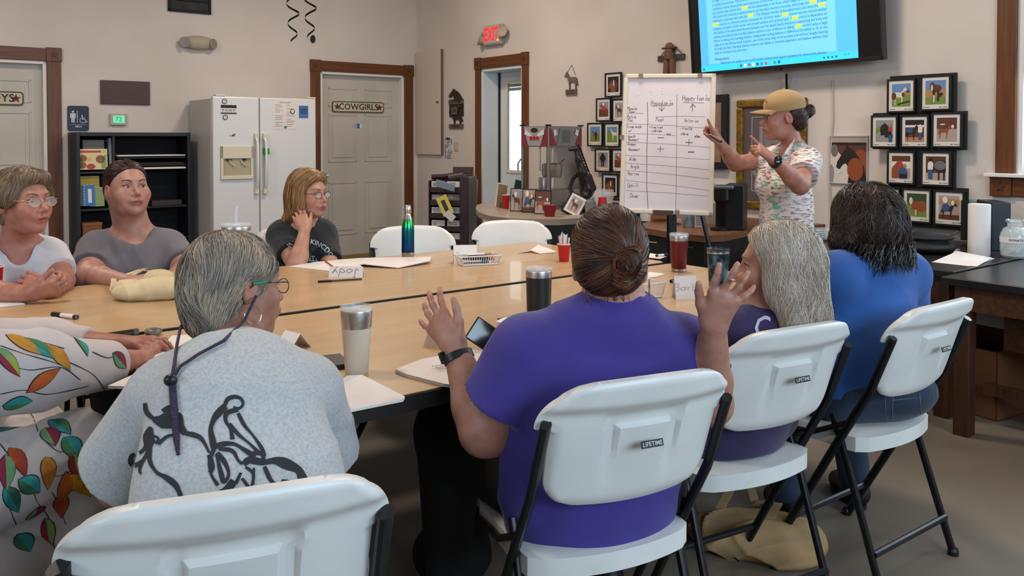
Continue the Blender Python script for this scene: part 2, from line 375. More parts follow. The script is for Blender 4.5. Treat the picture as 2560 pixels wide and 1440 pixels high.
folding_table('folding table at the left edge of the frame under the clasped hands', -2.0, .0, 2.825, 3.87)

# ---- folding chairs
chair_pl = mat('white_chair_plastic', '#d6d6d4', .38, col2='#c9c8c4', scale=5, lo=.3, hi=.8)
chair_mt = mat('charcoal_chair_tube', '#1e2023', .35, metal=.4)
badge_w = mat('badge_silver', '#c8c8c8', .4)
def sm(a, b, x): t = max(0, min(1, (x - a) / (b - a))); return t * t * (3 - 2 * t)
def back_mb():
    NU, NV = 48, 34; z0, z1 = .58, .845; mb = MB(); V = {}
    def hw(z):
        h = .200 + .012 * (z - z0) / (z1 - z0)
        h += .027 * sm(.752, .758, z)
        tr = .085
        if z > z1 - tr: q = (z - (z1 - tr)) / tr; h -= tr * (1 - math.sqrt(max(0, 1 - q * q))) * 1.25
        br = .06
        if z < z0 + br: q = ((z0 + br) - z) / br; h -= br * (1 - math.sqrt(max(0, 1 - q * q)))
        return h
    for side in (0, 1):
        for j in range(NV + 1):
            v = j / NV; v = v + .0 * v
            z = z0 + (z1 - z0) * (1 - (1 - v) ** 1.25 if v > .5 else v * (1 - .5 ** 1.25) / .5)
            h = hw(z)
            for i in range(NU + 1):
                u = -1 + 2 * i / NU; x = u * h; ax = abs(x)
                zz = z + (.018 * (1 - (x / .235) ** 2) if v > .9 else 0) * sm(.8, 1, v) - .012 * (1 - (x / .2) ** 2) * (1 - sm(0, .3, v))
                y = .045 * (x / .235) ** 2 + .085 * (1 - (zz - z0) / (z1 - z0)) ** 1.0 - .01
                if side == 0: # rear face, towards the viewer
                    rim = sm(.785, .812, zz); y -= .012 + .016 * rim
                    # pressed centre: recess with a raised plate
                    reces = (1 - sm(.084, .094, ax)) * (1 - sm(.776, .790, zz)) * sm(.60, .76, zz)
                    plate = (1 - sm(.062, .066, ax)) * (1 - sm(.752, .757, zz))
                    y += .014 * reces * (1 - plate)
                    e = max(sm(.93, 1, abs(u)), sm(.94, 1, v), 1 - sm(0, .05, v)); y += .008 * e
                else:
                    e = max(sm(.9, 1, abs(u)), sm(.92, 1, v), 1 - sm(0, .07, v)); y += .012 - .010 * e
                V[side, i, j] = len(mb.v); mb.v.append((x, y, zz))
    def q(*a): mb.f.append(a); mb.m.append(0)
    for j in range(NV):
        for i in range(NU):
            for s in (0, 1): q(V[s, i, j], V[s, i + 1, j], V[s, i + 1, j + 1], V[s, i, j + 1])
        for i in (0, NU): q(V[0, i, j], V[0, i, j + 1], V[1, i, j + 1], V[1, i, j])
    for i in range(NU):
        for j in (0, NV): q(V[0, i, j], V[1, i, j], V[1, i + 1, j], V[0, i + 1, j])
    return mb
def seat_mb():
    mb = MB(); NU, NV = 16, 16; V = {}
    for side in (0, 1):
        for j in range(NV + 1):
            v = j / NV; y = .13 + .40 * v
            h = .212 - .02 * v
            if v > .8: h -= .05 * ((v - .8) / .2) ** 2
            if v < .12: q = (.12 - v) / .12; h -= .035 * (1 - math.sqrt(max(0, 1 - q * q)))
            for i in range(NU + 1):
                u = -1 + 2 * i / NU; x = u * h
                yy = y - (.03 * (1 - u * u) if v < .5 else -.02 * (1 - u * u)) * abs(1 - 2 * v)
                e = max(sm(.82, 1, abs(u)), sm(.9, 1, v), 1 - sm(0, .12, v))
                z = .452 - .014 * (1 - u * u) * (1 - abs(1 - 2 * v)) - .006 * e if side == 0 else .428 - .026 * max(sm(.94, 1, abs(u)), sm(.96, 1, v), 1 - sm(0, .05, v))
                V[side, i, j] = len(mb.v); mb.v.append((x, yy, z))
    def q(*a): mb.f.append(a); mb.m.append(0)
    for j in range(NV):
        for i in range(NU):
            for s in (0, 1): q(V[s, i, j], V[s, i + 1, j], V[s, i + 1, j + 1], V[s, i, j + 1])
        for i in (0, NU): q(V[0, i, j], V[0, i, j + 1], V[1, i, j + 1], V[1, i, j])
    for i in range(NU):
        for j in (0, NV): q(V[0, i, j], V[1, i, j], V[1, i + 1, j], V[0, i + 1, j])
    return mb
CG = 'white plastic folding chairs around the tables'
def make_chair(label):
    T = thing('folding_chair', label, 'chair', group=CG)
    bk = build('backrest', back_mb(), chair_pl, T, smooth=True)
    build('seat', seat_mb(), chair_pl, T, smooth=True)
    M = Matrix.Translation((0, -.0115, .718)) @ Matrix.Rotation(R(90) - .26, 4, 'X')
    lb = build('badge', MB().box(-.027, .027, -.0075, .0075, 0, .0022, M), black_pl, bk, bevel=.001, label='small black maker plate')
    mb = MB(); text(mb, 'LIFETIME', M @ Matrix.Translation((0, -.0003, .0028)), .0125, .006); 
    for i, (x, y, z) in enumerate(mb.v): pass
    build('lettering', mb, badge_w, T)
    for sx in (-1, 1):
        build('front_leg', MB().tube([(sx * .224, .030, .775), (sx * .224, .10, .60), (sx * .222, .20, .43), (sx * .218, .44, .0)], .0185, 10, flat=.62), chair_mt, T, smooth=True)
        build('rear_leg', MB().tube([(sx * .205, .235, .50), (sx * .207, .20, .42), (sx * .215, .06, .0)], .0155, 10, flat=.75), chair_mt, T, smooth=True)
        build('seat_bracket', MB().tube([(sx * .215, .17, .49), (sx * .210, .30, .425), (sx * .20, .45, .41)], .009, 6).sphere((sx * .222, .185, .46), .012, 6), chair_mt, T)
        for y_ in (.062, .438): build('foot_cap', MB().lathe([(.0165, 0), (.017, .014), (.014, .022)], 12, Matrix.Translation((sx * .216, y_, 0))), black_pl, T)
    build('rear_stretcher', MB().tube([(-.213, .088, .115), (.213, .088, .115)], .010, 8), chair_mt, T, smooth=True)
    build('front_stretcher', MB().tube([(-.218, .37, .13), (.218, .37, .13)], .010, 8), chair_mt, T, smooth=True)
    return T
CH0 = make_chair('white folding chair in the lower left foreground, behind the grey horse shirt')
def put_chair(x, y, ang, label, T=None):
    T = T or dup(CH0); T.location = (x, y, 0); T.rotation_euler = (0, 0, R(ang)); T['label'] = label; return T
put_chair(-.39, 1.19, 22, 'white folding chair in the lower left foreground, under the woman in the grey horse shirt', CH0)
put_chair(.285, 1.765, 24, 'white folding chair under the woman in the purple shirt with raised hands')
put_chair(.755, 2.235, 29, 'white folding chair under the woman with long grey hair')
put_chair(1.295, 2.56, 37, 'white folding chair under the woman in the royal blue shirt, nearest the right edge')
# the two empty ones across the table, and those under the far sitters
p = PZ(1030, 566, .86); put_chair(p.x, p.y, 194, 'empty white folding chair behind the green and blue bottle')
p = PZ(1278, 552, .86); put_chair(p.x, p.y, 184, 'empty white folding chair in front of the curved desk with the popcorn machine')
put_chair(-1.22, 4.72, 218, 'white folding chair under the blond woman in the dark shirt')
put_chair(-1.93, 4.24, 218, 'white folding chair under the woman in the grey shirt')
put_chair(-2.32, 3.94, 218, 'white folding chair under the woman in the white tie dye shirt')
put_chair(-1.62, 1.33, -50, 'white folding chair at the left edge under the woman in floral clothes')

# ---- side-by-side refrigerator
fr_w = mat('fridge_white', '#d3d3d3', .32, bump=.03, bscale=260); fr_side = mat('fridge_side_white', '#b9b4b0', .45); fr_gap = mat('fridge_gasket', '#3b3b3f', .7); cream = mat('aged_cream_plastic', '#d2c9b2', .45)
fs0, fs1, fn0, fn1 = sN(532, 7.98), sN(790, 7.98), 7.98, 8.66
FR = thing('refrigerator', 'white side by side refrigerator with water dispenser beside the bookcase', 'refrigerator', RC(fs0, fn0), TH)
FW = fs1 - fs0; FH = PN(600, 242, fn0).z
build('cabinet', boxm(0, FW, .075, fn1 - fn0, .03, FH - .02), fr_side, FR, bevel=.008)
build('base_grille', boxm(.01, FW - .01, .03, .075, .0, .09), fr_gap, FR)
split = room(PN(650, 400, fn0)).x - fs0
dl = build('door', boxm(0, split - .004, 0, .07, .10, FH), fr_w, FR, bevel=.012)
dr = build('door', boxm(split + .004, FW, 0, .07, .10, FH), fr_w, FR, bevel=.012)
build('gasket', boxm(.01, FW - .01, .068, .078, .1, FH - .02), fr_gap, FR)
for x in (.03, FW - .09): build('hinge_cover', boxm(x, x + .09, .0, .08, FH, FH + .018), cream, FR, bevel=.004)
def fz(px, py): return PN(px, py, fn0).z
def fx(px): return room(PN(px, 400, fn0)).x - fs0
for x, d in ((fx(640), dl), (fx(661), dr)):
    zt, zb = fz(645, 333), fz(645, 485)
    h = build('handle', MB().tube([(x, -.02, zb + .05), (x, -.048, zb + .09), (x, -.055, (zt + zb) / 2), (x, -.048, zt - .09), (x, -.02, zt - .05)], .017, 10, flat=.75), fr_w, d, smooth=True)
    for a, b in ((zt - .06, zt), (zb, zb + .06)): build('handle_end', boxm(x - .02, x + .02, -.035, 0, a, b), cream, d, bevel=.006)
# dispenser
a, b, c, dd = fx(551), fx(632), fz(590, 365), fz(590, 448)
ds = build('dispenser', MB().box(a, b, -.018, 0, (c * .62 + dd * .38), c).box(a, a + .025, -.018, 0, dd, c).box(b - .025, b, -.018, 0, dd, c).box(a, b, -.022, 0, dd, dd + .035), cream, dl, bevel=.005)
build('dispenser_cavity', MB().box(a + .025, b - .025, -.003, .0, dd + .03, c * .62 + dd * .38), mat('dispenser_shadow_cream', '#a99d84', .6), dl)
build('spout', MB().box(a + .05, a + .10, -.016, -.002, c * .62 + dd * .38 - .018, c * .62 + dd * .38).box(b - .12, b - .07, -.016, -.002, c * .62 + dd * .38 - .018, c * .62 + dd * .38), black_pl, dl)
for x in (a + .08, b - .12): build('lever', MB().tube([(x, -.012, c * .6 + dd * .4), (x + .01, -.015, c * .5 + dd * .5), (x + .05, -.012, c * .4 + dd * .6)], .006, 6), cream, dl, smooth=True)
# magnets and paper: lie against the door
def fmag(name, label, cat, px0, px1, py0, py1, m, th=.003, extra=None, group=None):
    x0, x1 = fx(px0), fx(px1); zc = (py0 + py1) / 2; z1_, z0_ = fz(px0, py0), fz(px0, py1)
    T = thing(name, label, cat, RC(fs0, fn0) + XS * (x0 + x1) * .5 - XN * .001 + Vector((0, 0, (z0_ + z1_) / 2)), TH, group)
    W_, H_ = (x1 - x0) / 2, (z1_ - z0_) / 2
    build('sheet', boxm(-W_, W_, -th, 0, -H_, H_), m, T)
    if extra:
        mb = MB(); extra(mb, W_, H_, Matrix.Translation((0, -th - .0008, 0)) @ Matrix.Rotation(R(90), 4, 'X')); build('print', mb, ink, T)
    return T
def calprint(mb, W_, H_, M):
    mb.add([(-W_, H_ * .3, 0), (W_, H_ * .3, 0), (W_, H_, 0), (-W_, H_, 0)], [(0, 1, 2, 3)], M); mb.add([(-W_, -H_, 0), (W_, -H_, 0), (W_, -H_ * .75, 0), (-W_, -H_ * .75, 0)], [(0, 1, 2, 3)], M)
    text(mb, 'IT IS IN IT', M @ Matrix.Translation((0, -H_ * .25, 0)), H_ * .75, .01)
fmag('calendar_magnet', 'black and white banded magnet at the upper left of the refrigerator', 'magnet', 553, 592, 262, 284, paper, extra=calprint)
for (px, py, l) in ((561, 253, 'round clock-like magnet above the banded magnet'), (563, 293, 'round clock-like magnet below the banded magnet')):
    T = thing('round_magnet', l, 'magnet', PN(px, py, fn0 - .002), TH, 'round magnets on the refrigerator')
    build('face', MB().lathe([(.020, 0), (.020, .004)], 20, Matrix.Rotation(R(90), 4, 'X')), paper, T)
    build('ring', MB().tube([(.021 * math.cos(t * .314), -.004, .021 * math.sin(t * .314)) for t in range(21)], .003, 6), ink, T)
    build('hand', MB().box(-.001, .001, -.006, -.004, 0, .013).box(0, .01, -.006, -.004, -.001, .001), ink, T)
def noteprint(mb, W_, H_, M):
    r = random.Random(3); text(mb, 'Announcements', M @ Matrix.Translation((0, H_ * .85, 0)), .018)
    for c_ in range(2):
        for i in range(13):
            y = H_ * .65 - i * H_ * .12; x = -W_ * .85 + c_ * W_ * .95
            if r.random() < .8: mb.box(x, x + W_ * r.uniform(.3, .75), y, y + .0025, 0, .0003, M)
NT = fmag('notice_sheet', 'white printed notice sheet held by magnets on the right refrigerator door', 'paper', 684, 743, 250, 323, paper, .001, noteprint)
build('green_magnet', MB().lathe([(.012, 0), (.012, .006)], 16, Matrix.Translation((0, -.001, -.12)) @ Matrix.Rotation(R(90), 4, 'X')), mat('green_magnet', '#23706a', .4), NT, label='round green magnet')
T = thing('round_magnet', 'round clock-like magnet over the printed notice sheet', 'magnet', PN(731, 278, fn0 - .003), TH, 'round magnets on the refrigerator')
build('face', MB().lathe([(.020, 0), (.020, .004)], 20, Matrix.Rotation(R(90), 4, 'X')), paper, T)
build('ring', MB().tube([(.021 * math.cos(t * .314), -.004, .021 * math.sin(t * .314)) for t in range(21)], .003, 6), ink, T)
def blueprint_(mb, W_, H_, M):
    for i in range(5): mb.box(-W_ * .8, W_ * .8, H_ * (.45 - i * .17), H_ * (.45 - i * .17) + .004, 0, .0004, M)
fmag('blue_sticker', 'small blue and red sticker at the upper right of the refrigerator', 'sticker', 748, 771, 264, 295, mat('sticker_blue', '#3d67a8', .5), .001, blueprint_)
fmag('green_clip', 'bright green clip on the right refrigerator handle', 'clip', 657, 668, 371, 386, mat('bright_green', '#15903a', .4), .06)
T = thing('horse_magnet', 'small dark animal magnet above the water dispenser', 'magnet', PN(583, 338, fn0 - .002), TH)
build('body', MB().sphere((0, -.004, 0), (.014, .004, .009), 6).sphere((.013, -.004, .01), (.007, .004, .006), 5).sphere((-.03, -.004, -.004), (.005, .003, .005), 5), mat('pewter', '#55565c', .4, metal=.6), T)

# ---- black bookcase
bk_m = mat('bookcase_black', '#12171b', .45, col2='#0d1114', scale=4)
bs0, bs1, bn0, bn1 = sN(190, 8.33), sN(476, 8.33), 8.33, 8.69
BW = bs1 - bs0; BH = PN(330, 331, 8.33).z
BC = thing('bookcase', 'black bookcase with picture books and binders between the left door and refrigerator', 'bookcase', RC(bs0, bn0), TH)
for x in (0, BW - .03): build('side_panel', boxm(x, x + .03, 0, .36, 0, BH), bk_m, BC, bevel=.002)
build('top', boxm(.03, BW - .03, 0, .36, BH - .035, BH), bk_m, BC, bevel=.002)
build('back_panel', boxm(.03, BW - .03, .345, .355, .02, BH - .035), mat('bookcase_back', '#0a0c0f', .8), BC)
def bzz(py): return PN(330, py, bn0).z
dv = room(PN(283, 400, bn0)).x - bs0
shelves = [bzz(427), bzz(518), bzz(600) if bzz(600) > .2 else .35]
build('shelf', boxm(.03, dv, .02, .345, shelves[0] - .02, shelves[0]), bk_m, BC, bevel=.002)
for z in shelves[1:]: build('shelf', boxm(.03, BW - .03, .02, .345, z - .02, z), bk_m, BC, bevel=.002)
build('shelf', boxm(.03, BW - .03, .02, .345, .05, .07), bk_m, BC)
build('divider', boxm(dv, dv + .02, .02, .345, shelves[1], BH - .035), bk_m, BC)
for k, py in enumerate((393, 412)):
    z = bzz(py); build('shelf', boxm(dv + .03, BW - .05, .0, .345, z - .012, z), bk_m, BC)
def tilted_book(px0, px1, py0, py1, n, cols, label, name='picture_book', thick=.012, art=None, group='picture books in the bookcase', cat='book', tilt=6):
    c = PN((px0 + px1) / 2, py1, n); w_ = abs(room(PN(px1, py1, n)).x - room(PN(px0, py1, n)).x); h_ = PN(px0, py0, n).z - PN(px0, py1, n).z
    T = thing(name, label, cat, c, TH, group, rot=(R(-tilt), 0, TH))
    build('cover', boxm(-w_ / 2, w_ / 2, 0, thick, 0, h_), cols[0], T, bevel=.001)
    build('pages', boxm(-w_ / 2 + .003, w_ / 2 - .003, .002, thick - .002, .001, h_ + .0015), paper, T)
    if art:
        for m_, mb in art(w_, h_): build('cover_art', mb, m_, T)
    return T
A = lambda w_, h_, q: [(m_, MB().prism([(x * w_, y * h_) for x, y in pts], -.0012, -.0004, 'y')) for m_, pts in q]
def circ(cx, cy, r, n=14, ry=None): return [(cx + r * math.cos(2 * math.pi * i / n), cy + (ry or r) * math.sin(2 * math.pi * i / n)) for i in range(n)]
cbr, cyl_, cgr, cbl, crd = [mat(*a) for a in (('book_brown', '#8a5228', .5), ('book_yellow', '#cfae3a', .5), ('book_green', '#7f9460', .5), ('book_blue', '#2c6ca8', .5), ('book_red', '#a8382c', .5))]
ccream = mat('book_cream', '#d2bf93', .5)
tilted_book(192, 270, 372, 424, 8.36, [ccream], 'cream picture book with brown cartoon animals on the upper shelf', art=lambda w_, h_: A(w_, h_, [(cgr, [(-.46, .04), (-.3, .04), (-.3, .6), (-.46, .5)]), (cgr, [(.3, .04), (.46, .04), (.46, .75), (.3, .6)]), (cbr, circ(-.3, .55, .14, ry=.17)), (cbr, circ(.27, .5, .15, ry=.2)), (cbr, circ(-.3, .22, .12, ry=.16)), (crd, circ(-.04, .15, .14, ry=.14)), (cyl_, circ(-.1, .5, .08)), (crd, [(-.4, .83), (.3, .83), (.3, .92), (-.4, .92)]), (cyl_, circ(.4, .87, .05))]))
tilted_book(208, 262, 350, 395, 8.42, [mat('book_grey', '#75716a', .6)], 'grey magazine standing behind the cream picture book')
tilted_book(274, 282, 345, 418, 8.38, [mat('box_grey', '#8b9299', .4)], 'narrow grey magazine file beside the cream picture book', thick=.15)
tilted_book(200, 250, 440, 490, 8.44, [cyl_], 'yellow picture book at the back of the lower shelf')
tilted_book(192, 212, 472, 515, 8.38, [mat('book_olive', '#a8a14c', .5)], 'olive green book at the left end of the lower shelf')
tilted_book(207, 238, 462, 515, 8.36, [cbl], 'blue picture book with a white panel on the lower shelf', art=lambda w_, h_: A(w_, h_, [(paper, [(-.05, .15), (.25, .15), (.25, .8), (-.05, .8)])] + [(paper, circ(-.35, .1 + .12 * i, .04, 8, .025)) for i in range(8)]))
tilted_book(226, 262, 468, 516, 8.37, [cgr], 'green picture book partly behind the head of the woman in grey')
tilted_book(190, 200, 345, 424, 8.45, [mat('book_maroon', '#4a1720', .6)], 'maroon book spine in the dark left end of the upper shelf')
for (x0, x1, py, m_, l, tt) in ((293, 462, 391, paper, 'stack of white paper on the top sliding tray', .012), (308, 458, 411, mat('maroon_folder', '#3c1a1f', .5), 'maroon folder on the second tray', .012), (345, 463, 424, paper, 'curled white booklet hanging off the second tray', .018)):
    a_ = room(PN(x0, py, bn0)).x - bs0; b_ = room(PN(x1, py, bn0)).x - bs0; z = bzz(py)
    T = thing('paper_stack', l, 'papers', RC(bs0, bn0, z), TH)
    build('sheets', boxm(a_, b_, -.02 if x0 != 308 else -.01, .28, .001, tt), m_, T, bevel=.002)
a_ = room(PN(380, 515, bn0)).x - bs0; b_ = room(PN(455, 515, bn0)).x - bs0
T = thing('binder', 'dark brown binder lying on the middle shelf of the bookcase', 'binder', RC(bs0, bn0, shelves[1]), TH)
build('cover', boxm(a_, b_, 0, .28, .0, .05), mat('binder_brown', '#2b1d1c', .5), T, bevel=.004)
T = thing('storage_box', 'brown cardboard box on the bottom shelf of the bookcase', 'box', RC(bs0 + .05, bn0 + .04, shelves[2]), TH)
build('body', MB().box(0, .16, 0, .2, 0, .17), mat('cardboard', '#7a4f2c', .8), T); build('lid', boxm(-.003, .163, -.003, .203, .15, .175), mat('cardboard2', '#845733', .8), T)

# ---- things on the left wall
def wall_thing(name, label, cat, px, py, left=True, off=0, group=None):
    p = (on_left if left else on_right)(px, py, off); return thing(name, label, cat, p, TH if left else TH - R(90), group)
def szl(px0, px1, py0, py1, left=True):
    f = on_left if left else on_right
    return (f(px1, py0) - f(px0, py0)).length, f(px0, py0).z - f(px0, py1).z
W_, H_ = szl(252, 375, 202, 262)
T = wall_thing('wooden_board', 'plain dark brown wooden board on the left wall above the thermostat', 'wall board', 313, 232)
build('board', boxm(-W_ / 2, W_ / 2, -.02, 0, -H_ / 2, H_ / 2), wood('walnut_board', '#4a2a1b', '#3b2015', .4, 'x'), T, bevel=.003)
W_, H_ = szl(169, 222, 265, 328)
navy = mat('navy_sign', '#1d2c46', .5); wht = mat('sign_white', '#cfcfd2', .6)
T = wall_thing('restroom_sign', 'navy restroom sign with a man and wheelchair symbol', 'sign', 195, 296)
build('plate', MB().prism(rrect(-W_ / 2, W_ / 2, -H_ / 2, H_ / 2, .02), -.012, 0, 'y'), navy, T)
mb = MB(); sgn = Matrix.Translation((0, -.0135, 0)) @ Matrix.Rotation(R(90), 4, 'X'); u = W_ / 2
mb.prism(circ(-.5 * u, .68 * u, .11 * u), 0, .001, 'z', sgn)
mb.prism([(-.72 * u, .52 * u), (-.28 * u, .52 * u), (-.24 * u, .42 * u), (-.24 * u, .02 * u), (-.32 * u, .02 * u), (-.32 * u, .36 * u), (-.35 * u, .36 * u), (-.35 * u, -.45 * u), (-.47 * u, -.45 * u), (-.48 * u, 0), (-.52 * u, 0), (-.53 * u, -.45 * u), (-.65 * u, -.45 * u), (-.65 * u, .36 * u), (-.68 * u, .36 * u), (-.68 * u, .02 * u), (-.76 * u, .02 * u), (-.76 * u, .42 * u)], 0, .001, 'z', sgn)
mb.box(-.12 * u, -.07 * u, -.45 * u, .78 * u, 0, .001, sgn)
mb.prism(circ(.36 * u, .28 * u, .07 * u), 0, .001, 'z', sgn)
ribbon(mb, [(.36 * u, .2 * u), (.36 * u, -.08 * u), (.62 * u, -.08 * u), (.78 * u, -.38 * u), (.88 * u, -.34 * u)], .07 * u, sgn, .001); ribbon(mb, [(.36 * u, .06 * u), (.6 * u, .06 * u)], .06 * u, sgn, .001)
ribbon(mb, [(.42 * u + .28 * u * math.cos(R(t)), -.2 * u + .26 * u * math.sin(R(t))) for t in range(130, 345, 20)], .06 * u, sgn, .001)
build('symbols', mb, wht, T); mb = MB(); text(mb, 'MEN', sgn @ Matrix.Translation((0, -.86 * u, 0)), .027, .01); mb.box(-.8 * u, .8 * u, -.66 * u, -.64 * u, 0, .001, sgn); build('lettering', mb, wht, T)
W_, H_ = szl(274, 315, 284, 313)
T = wall_thing('thermostat', 'small cream thermostat with glowing green screen above the bookcase', 'thermostat', 294.5, 298.5)
build('housing', boxm(-W_ / 2, W_ / 2, -.03, 0, -H_ / 2, H_ / 2), mat('thermostat_beige', '#b4ab9c', .5), T, bevel=.006)
build('screen', boxm(-W_ * .32, W_ * .36, -.0315, -.03, -H_ * .3, H_ * .32), mat('green_screen', '#5fc79b', .3, em=.75), T)
mb = MB(); text(mb, '72', Matrix.Translation((0, -.0325, 0)) @ Matrix.Rotation(R(90), 4, 'X'), .06); build('digits', mb, mat('lcd_digits', '#24655a', .4), T)
# emergency light
T = wall_thing('emergency_light', 'cream two-lamp emergency light high on the left wall', 'emergency light', 492, 108)
eml = mat('emergency_cream', '#a89c86', .55)
build('housing', MB().sphere((0, -.052, 0), (.165, .05, .07), 12).box(-.06, .06, -.085, 0, -.052, .052), eml, T, smooth=True)
for sx in (-1, 1): build('lamp_head', MB().lathe([(0, -.03), (.035, -.02), (.055, .03), (.05, .035), (0, .034)], 18, Matrix.Translation((sx * .125, -.055, -.006)) @ Matrix.Rotation(R(sx * 35), 4, 'Z') @ Matrix.Rotation(R(90), 4, 'X')), mat('lamp_lens', '#8d8581', .3), T, smooth=True)
# framed dark scoreboard at the top
W_, H_ = szl(420, 526, -60, 30)
T = wall_thing('framed_display', 'black framed dark glass display at the top edge of the left wall', 'picture frame', 473, -12)
build('frame', MB().box(-W_ / 2, W_ / 2, -.03, 0, -H_ / 2, -H_ / 2 + .025).box(-W_ / 2, W_ / 2, -.03, 0, H_ / 2 - .025, H_ / 2).box(-W_ / 2, -W_ / 2 + .025, -.03, 0, -H_ / 2, H_ / 2).box(W_ / 2 - .025, W_ / 2, -.03, 0, -H_ / 2, H_ / 2).box(-W_ / 2, W_ / 2, -.028, 0, -.065, -.045), black, T, bevel=.003)
build('glass', boxm(-W_ / 2 + .02, W_ / 2 - .02, -.016, -.01, -H_ / 2 + .02, H_ / 2 - .02), mat('dark_display_glass', '#3e3f40', .12, col2='#2b2c2e', scale=6), T)
mb = MB(); text(mb, 'T20', Matrix.Translation((0, -.0175, -.115)) @ Matrix.Rotation(R(90), 4, 'X'), .075); text(mb, 'VOT', Matrix.Translation((.1, -.0175, .03)) @ Matrix.Rotation(R(90), 4, 'X'), .1); build('lettering', mb, mat('display_letters', '#0d0d0e', .5), T)
# hanging foil swirls
foil = mat('foil_swirl', '#15161c', .15, metal=.7); foil_s = mat('foil_silver', '#bcbcc4', .15, metal=1)
for (px, y0, y1, amp, l, tag_) in ((733, -320, 104, .052, 'dark foil swirl hanging left, above the refrigerator', 0), (776, -320, 98, .05, 'dark foil swirl with a small tag hanging right, above the refrigerator', 1)):
    top = PY(px, y0, 7.0); bot = PY(px, y1, 7.0); Ln = CEIL - bot.z
    T = thing('foil_swirl', l, 'decoration', (bot.x, bot.y, bot.z), 0, 'foil swirls hanging from the ceiling')
    mb = MB(); n = 420; vs = []; turns = Ln / .165
    for i in range(n + 1):
        t = i / n; z = t * Ln; a = 2 * math.pi * turns * t + px; r = amp * (.55 + .45 * min(1, z / .25))
        q_ = Vector((r * math.cos(a), r * math.sin(a), z)); vs += [q_ + Vector((0, 0, .009)), q_ - Vector((0, 0, .009))]
    mb.add(vs, [(2 * i, 2 * i + 1, 2 * i + 3, 2 * i + 2) for i in range(n)])
    build('spiral', mb, foil, T, smooth='all')
    if tag_: build('tag', MB().prism(circ(0, 0, .022, 12, .035), -.002, .002, 'y', Matrix.Translation((.02, 0, 0))), foil, T)
# door signs
def door_sign(name, label, D, cx, cz, W_, s_, stars):
    T = thing(name, label, 'sign', D.location + XS * cx - XN * (-.07) + Vector((0, 0, cz)), TH)
    build('plate', MB().prism(rrect(-W_ / 2, W_ / 2, -.062, .062, .03), -.014, -.006, 'y'), mat('sign_rim', '#4d4528', .6), T)
    build('face', MB().prism(rrect(-W_ / 2 + .012, W_ / 2 - .012, -.05, .05, .022), -.017, -.013, 'y'), mat('sign_cream', '#c9bea3', .6, col2='#bdb093', scale=9), T)
    M = Matrix.Translation((0, -.0182, 0)) @ Matrix.Rotation(R(90), 4, 'X')
    mb = MB(); text(mb, s_, M @ Matrix.Scale(1, 4), .098, .012); build('lettering', mb, mat('sign_black', '#1d1714', .6), T)
    for sx in stars: build('star', MB().prism(star(.042), -.0195, -.0172, 'y', Matrix.Translation((sx * (W_ / 2 - .062), 0, 0))), mat('barn_red', '#5d1d18', .6), T)
cg = room(PN(895, 268, NL + .07)).x - d2a
door_sign('door_sign', 'cream COWGIRLS sign with two red stars on the middle door', D2, cg, zN(895, 268, NL + .07), .66, 'COWGIRLS', (-1, 1))
cx_ = room(PN(62, 246, NL + .07)).x - d1a
door_sign('door_sign', 'cream COWBOYS sign with red star on the left door', D1, cx_ - .33, zN(20, 246, NL + .07), .64, 'COWBOYS', (-1, 1))
T = thing('door_sticker', 'small blue and white sticker under the COWGIRLS sign', 'sticker', D2.location + XS * (room(PN(896, 315, NL + .07)).x - d2a) + XN * .069 + Vector((0, 0, zN(896, 315, NL + .07))), TH)
build('blue_half', boxm(-.045, .015, -.003, 0, -.026, .026), mat('sticker_blue', '#3d67a8', .5), T); build('white_half', boxm(.015, .045, -.003, 0, -.026, .026), wht, T)
# ================================================================ RIGHT WALL
# pale hinged panel next to the corner
a, b = on_right(1046, 250), on_right(1108, 250); W_ = (a - b).length; zt, zb = on_right(1100, 124).z, on_right(1100, 387).z
T = thing('wall_cabinet_panel', 'tall narrow beige panel box on the right wall beside the corner', 'panel', RC(SRW, room(a).y, 0), TH - R(90))
pn_m = mat('panel_beige', '#cbbdb0', .6)
build('box_body', boxm(.01, W_ - .01, -.02, 0, zb, zt), pn_m, T, bevel=.003)
build('door', boxm(0, W_, -.034, -.021, zb, zt), pn_m, T, bevel=.003)
build('door_edge', boxm(W_, W_ + .008, -.034, -.0, zb, zt), mat('panel_edge', '#6e5b4c', .6), T)
build('latch', MB().sphere((W_ - .06, -.04, on_right(1090, 256).z), .014, 8), mat('latch_brown', '#5c4a3c', .5), T)
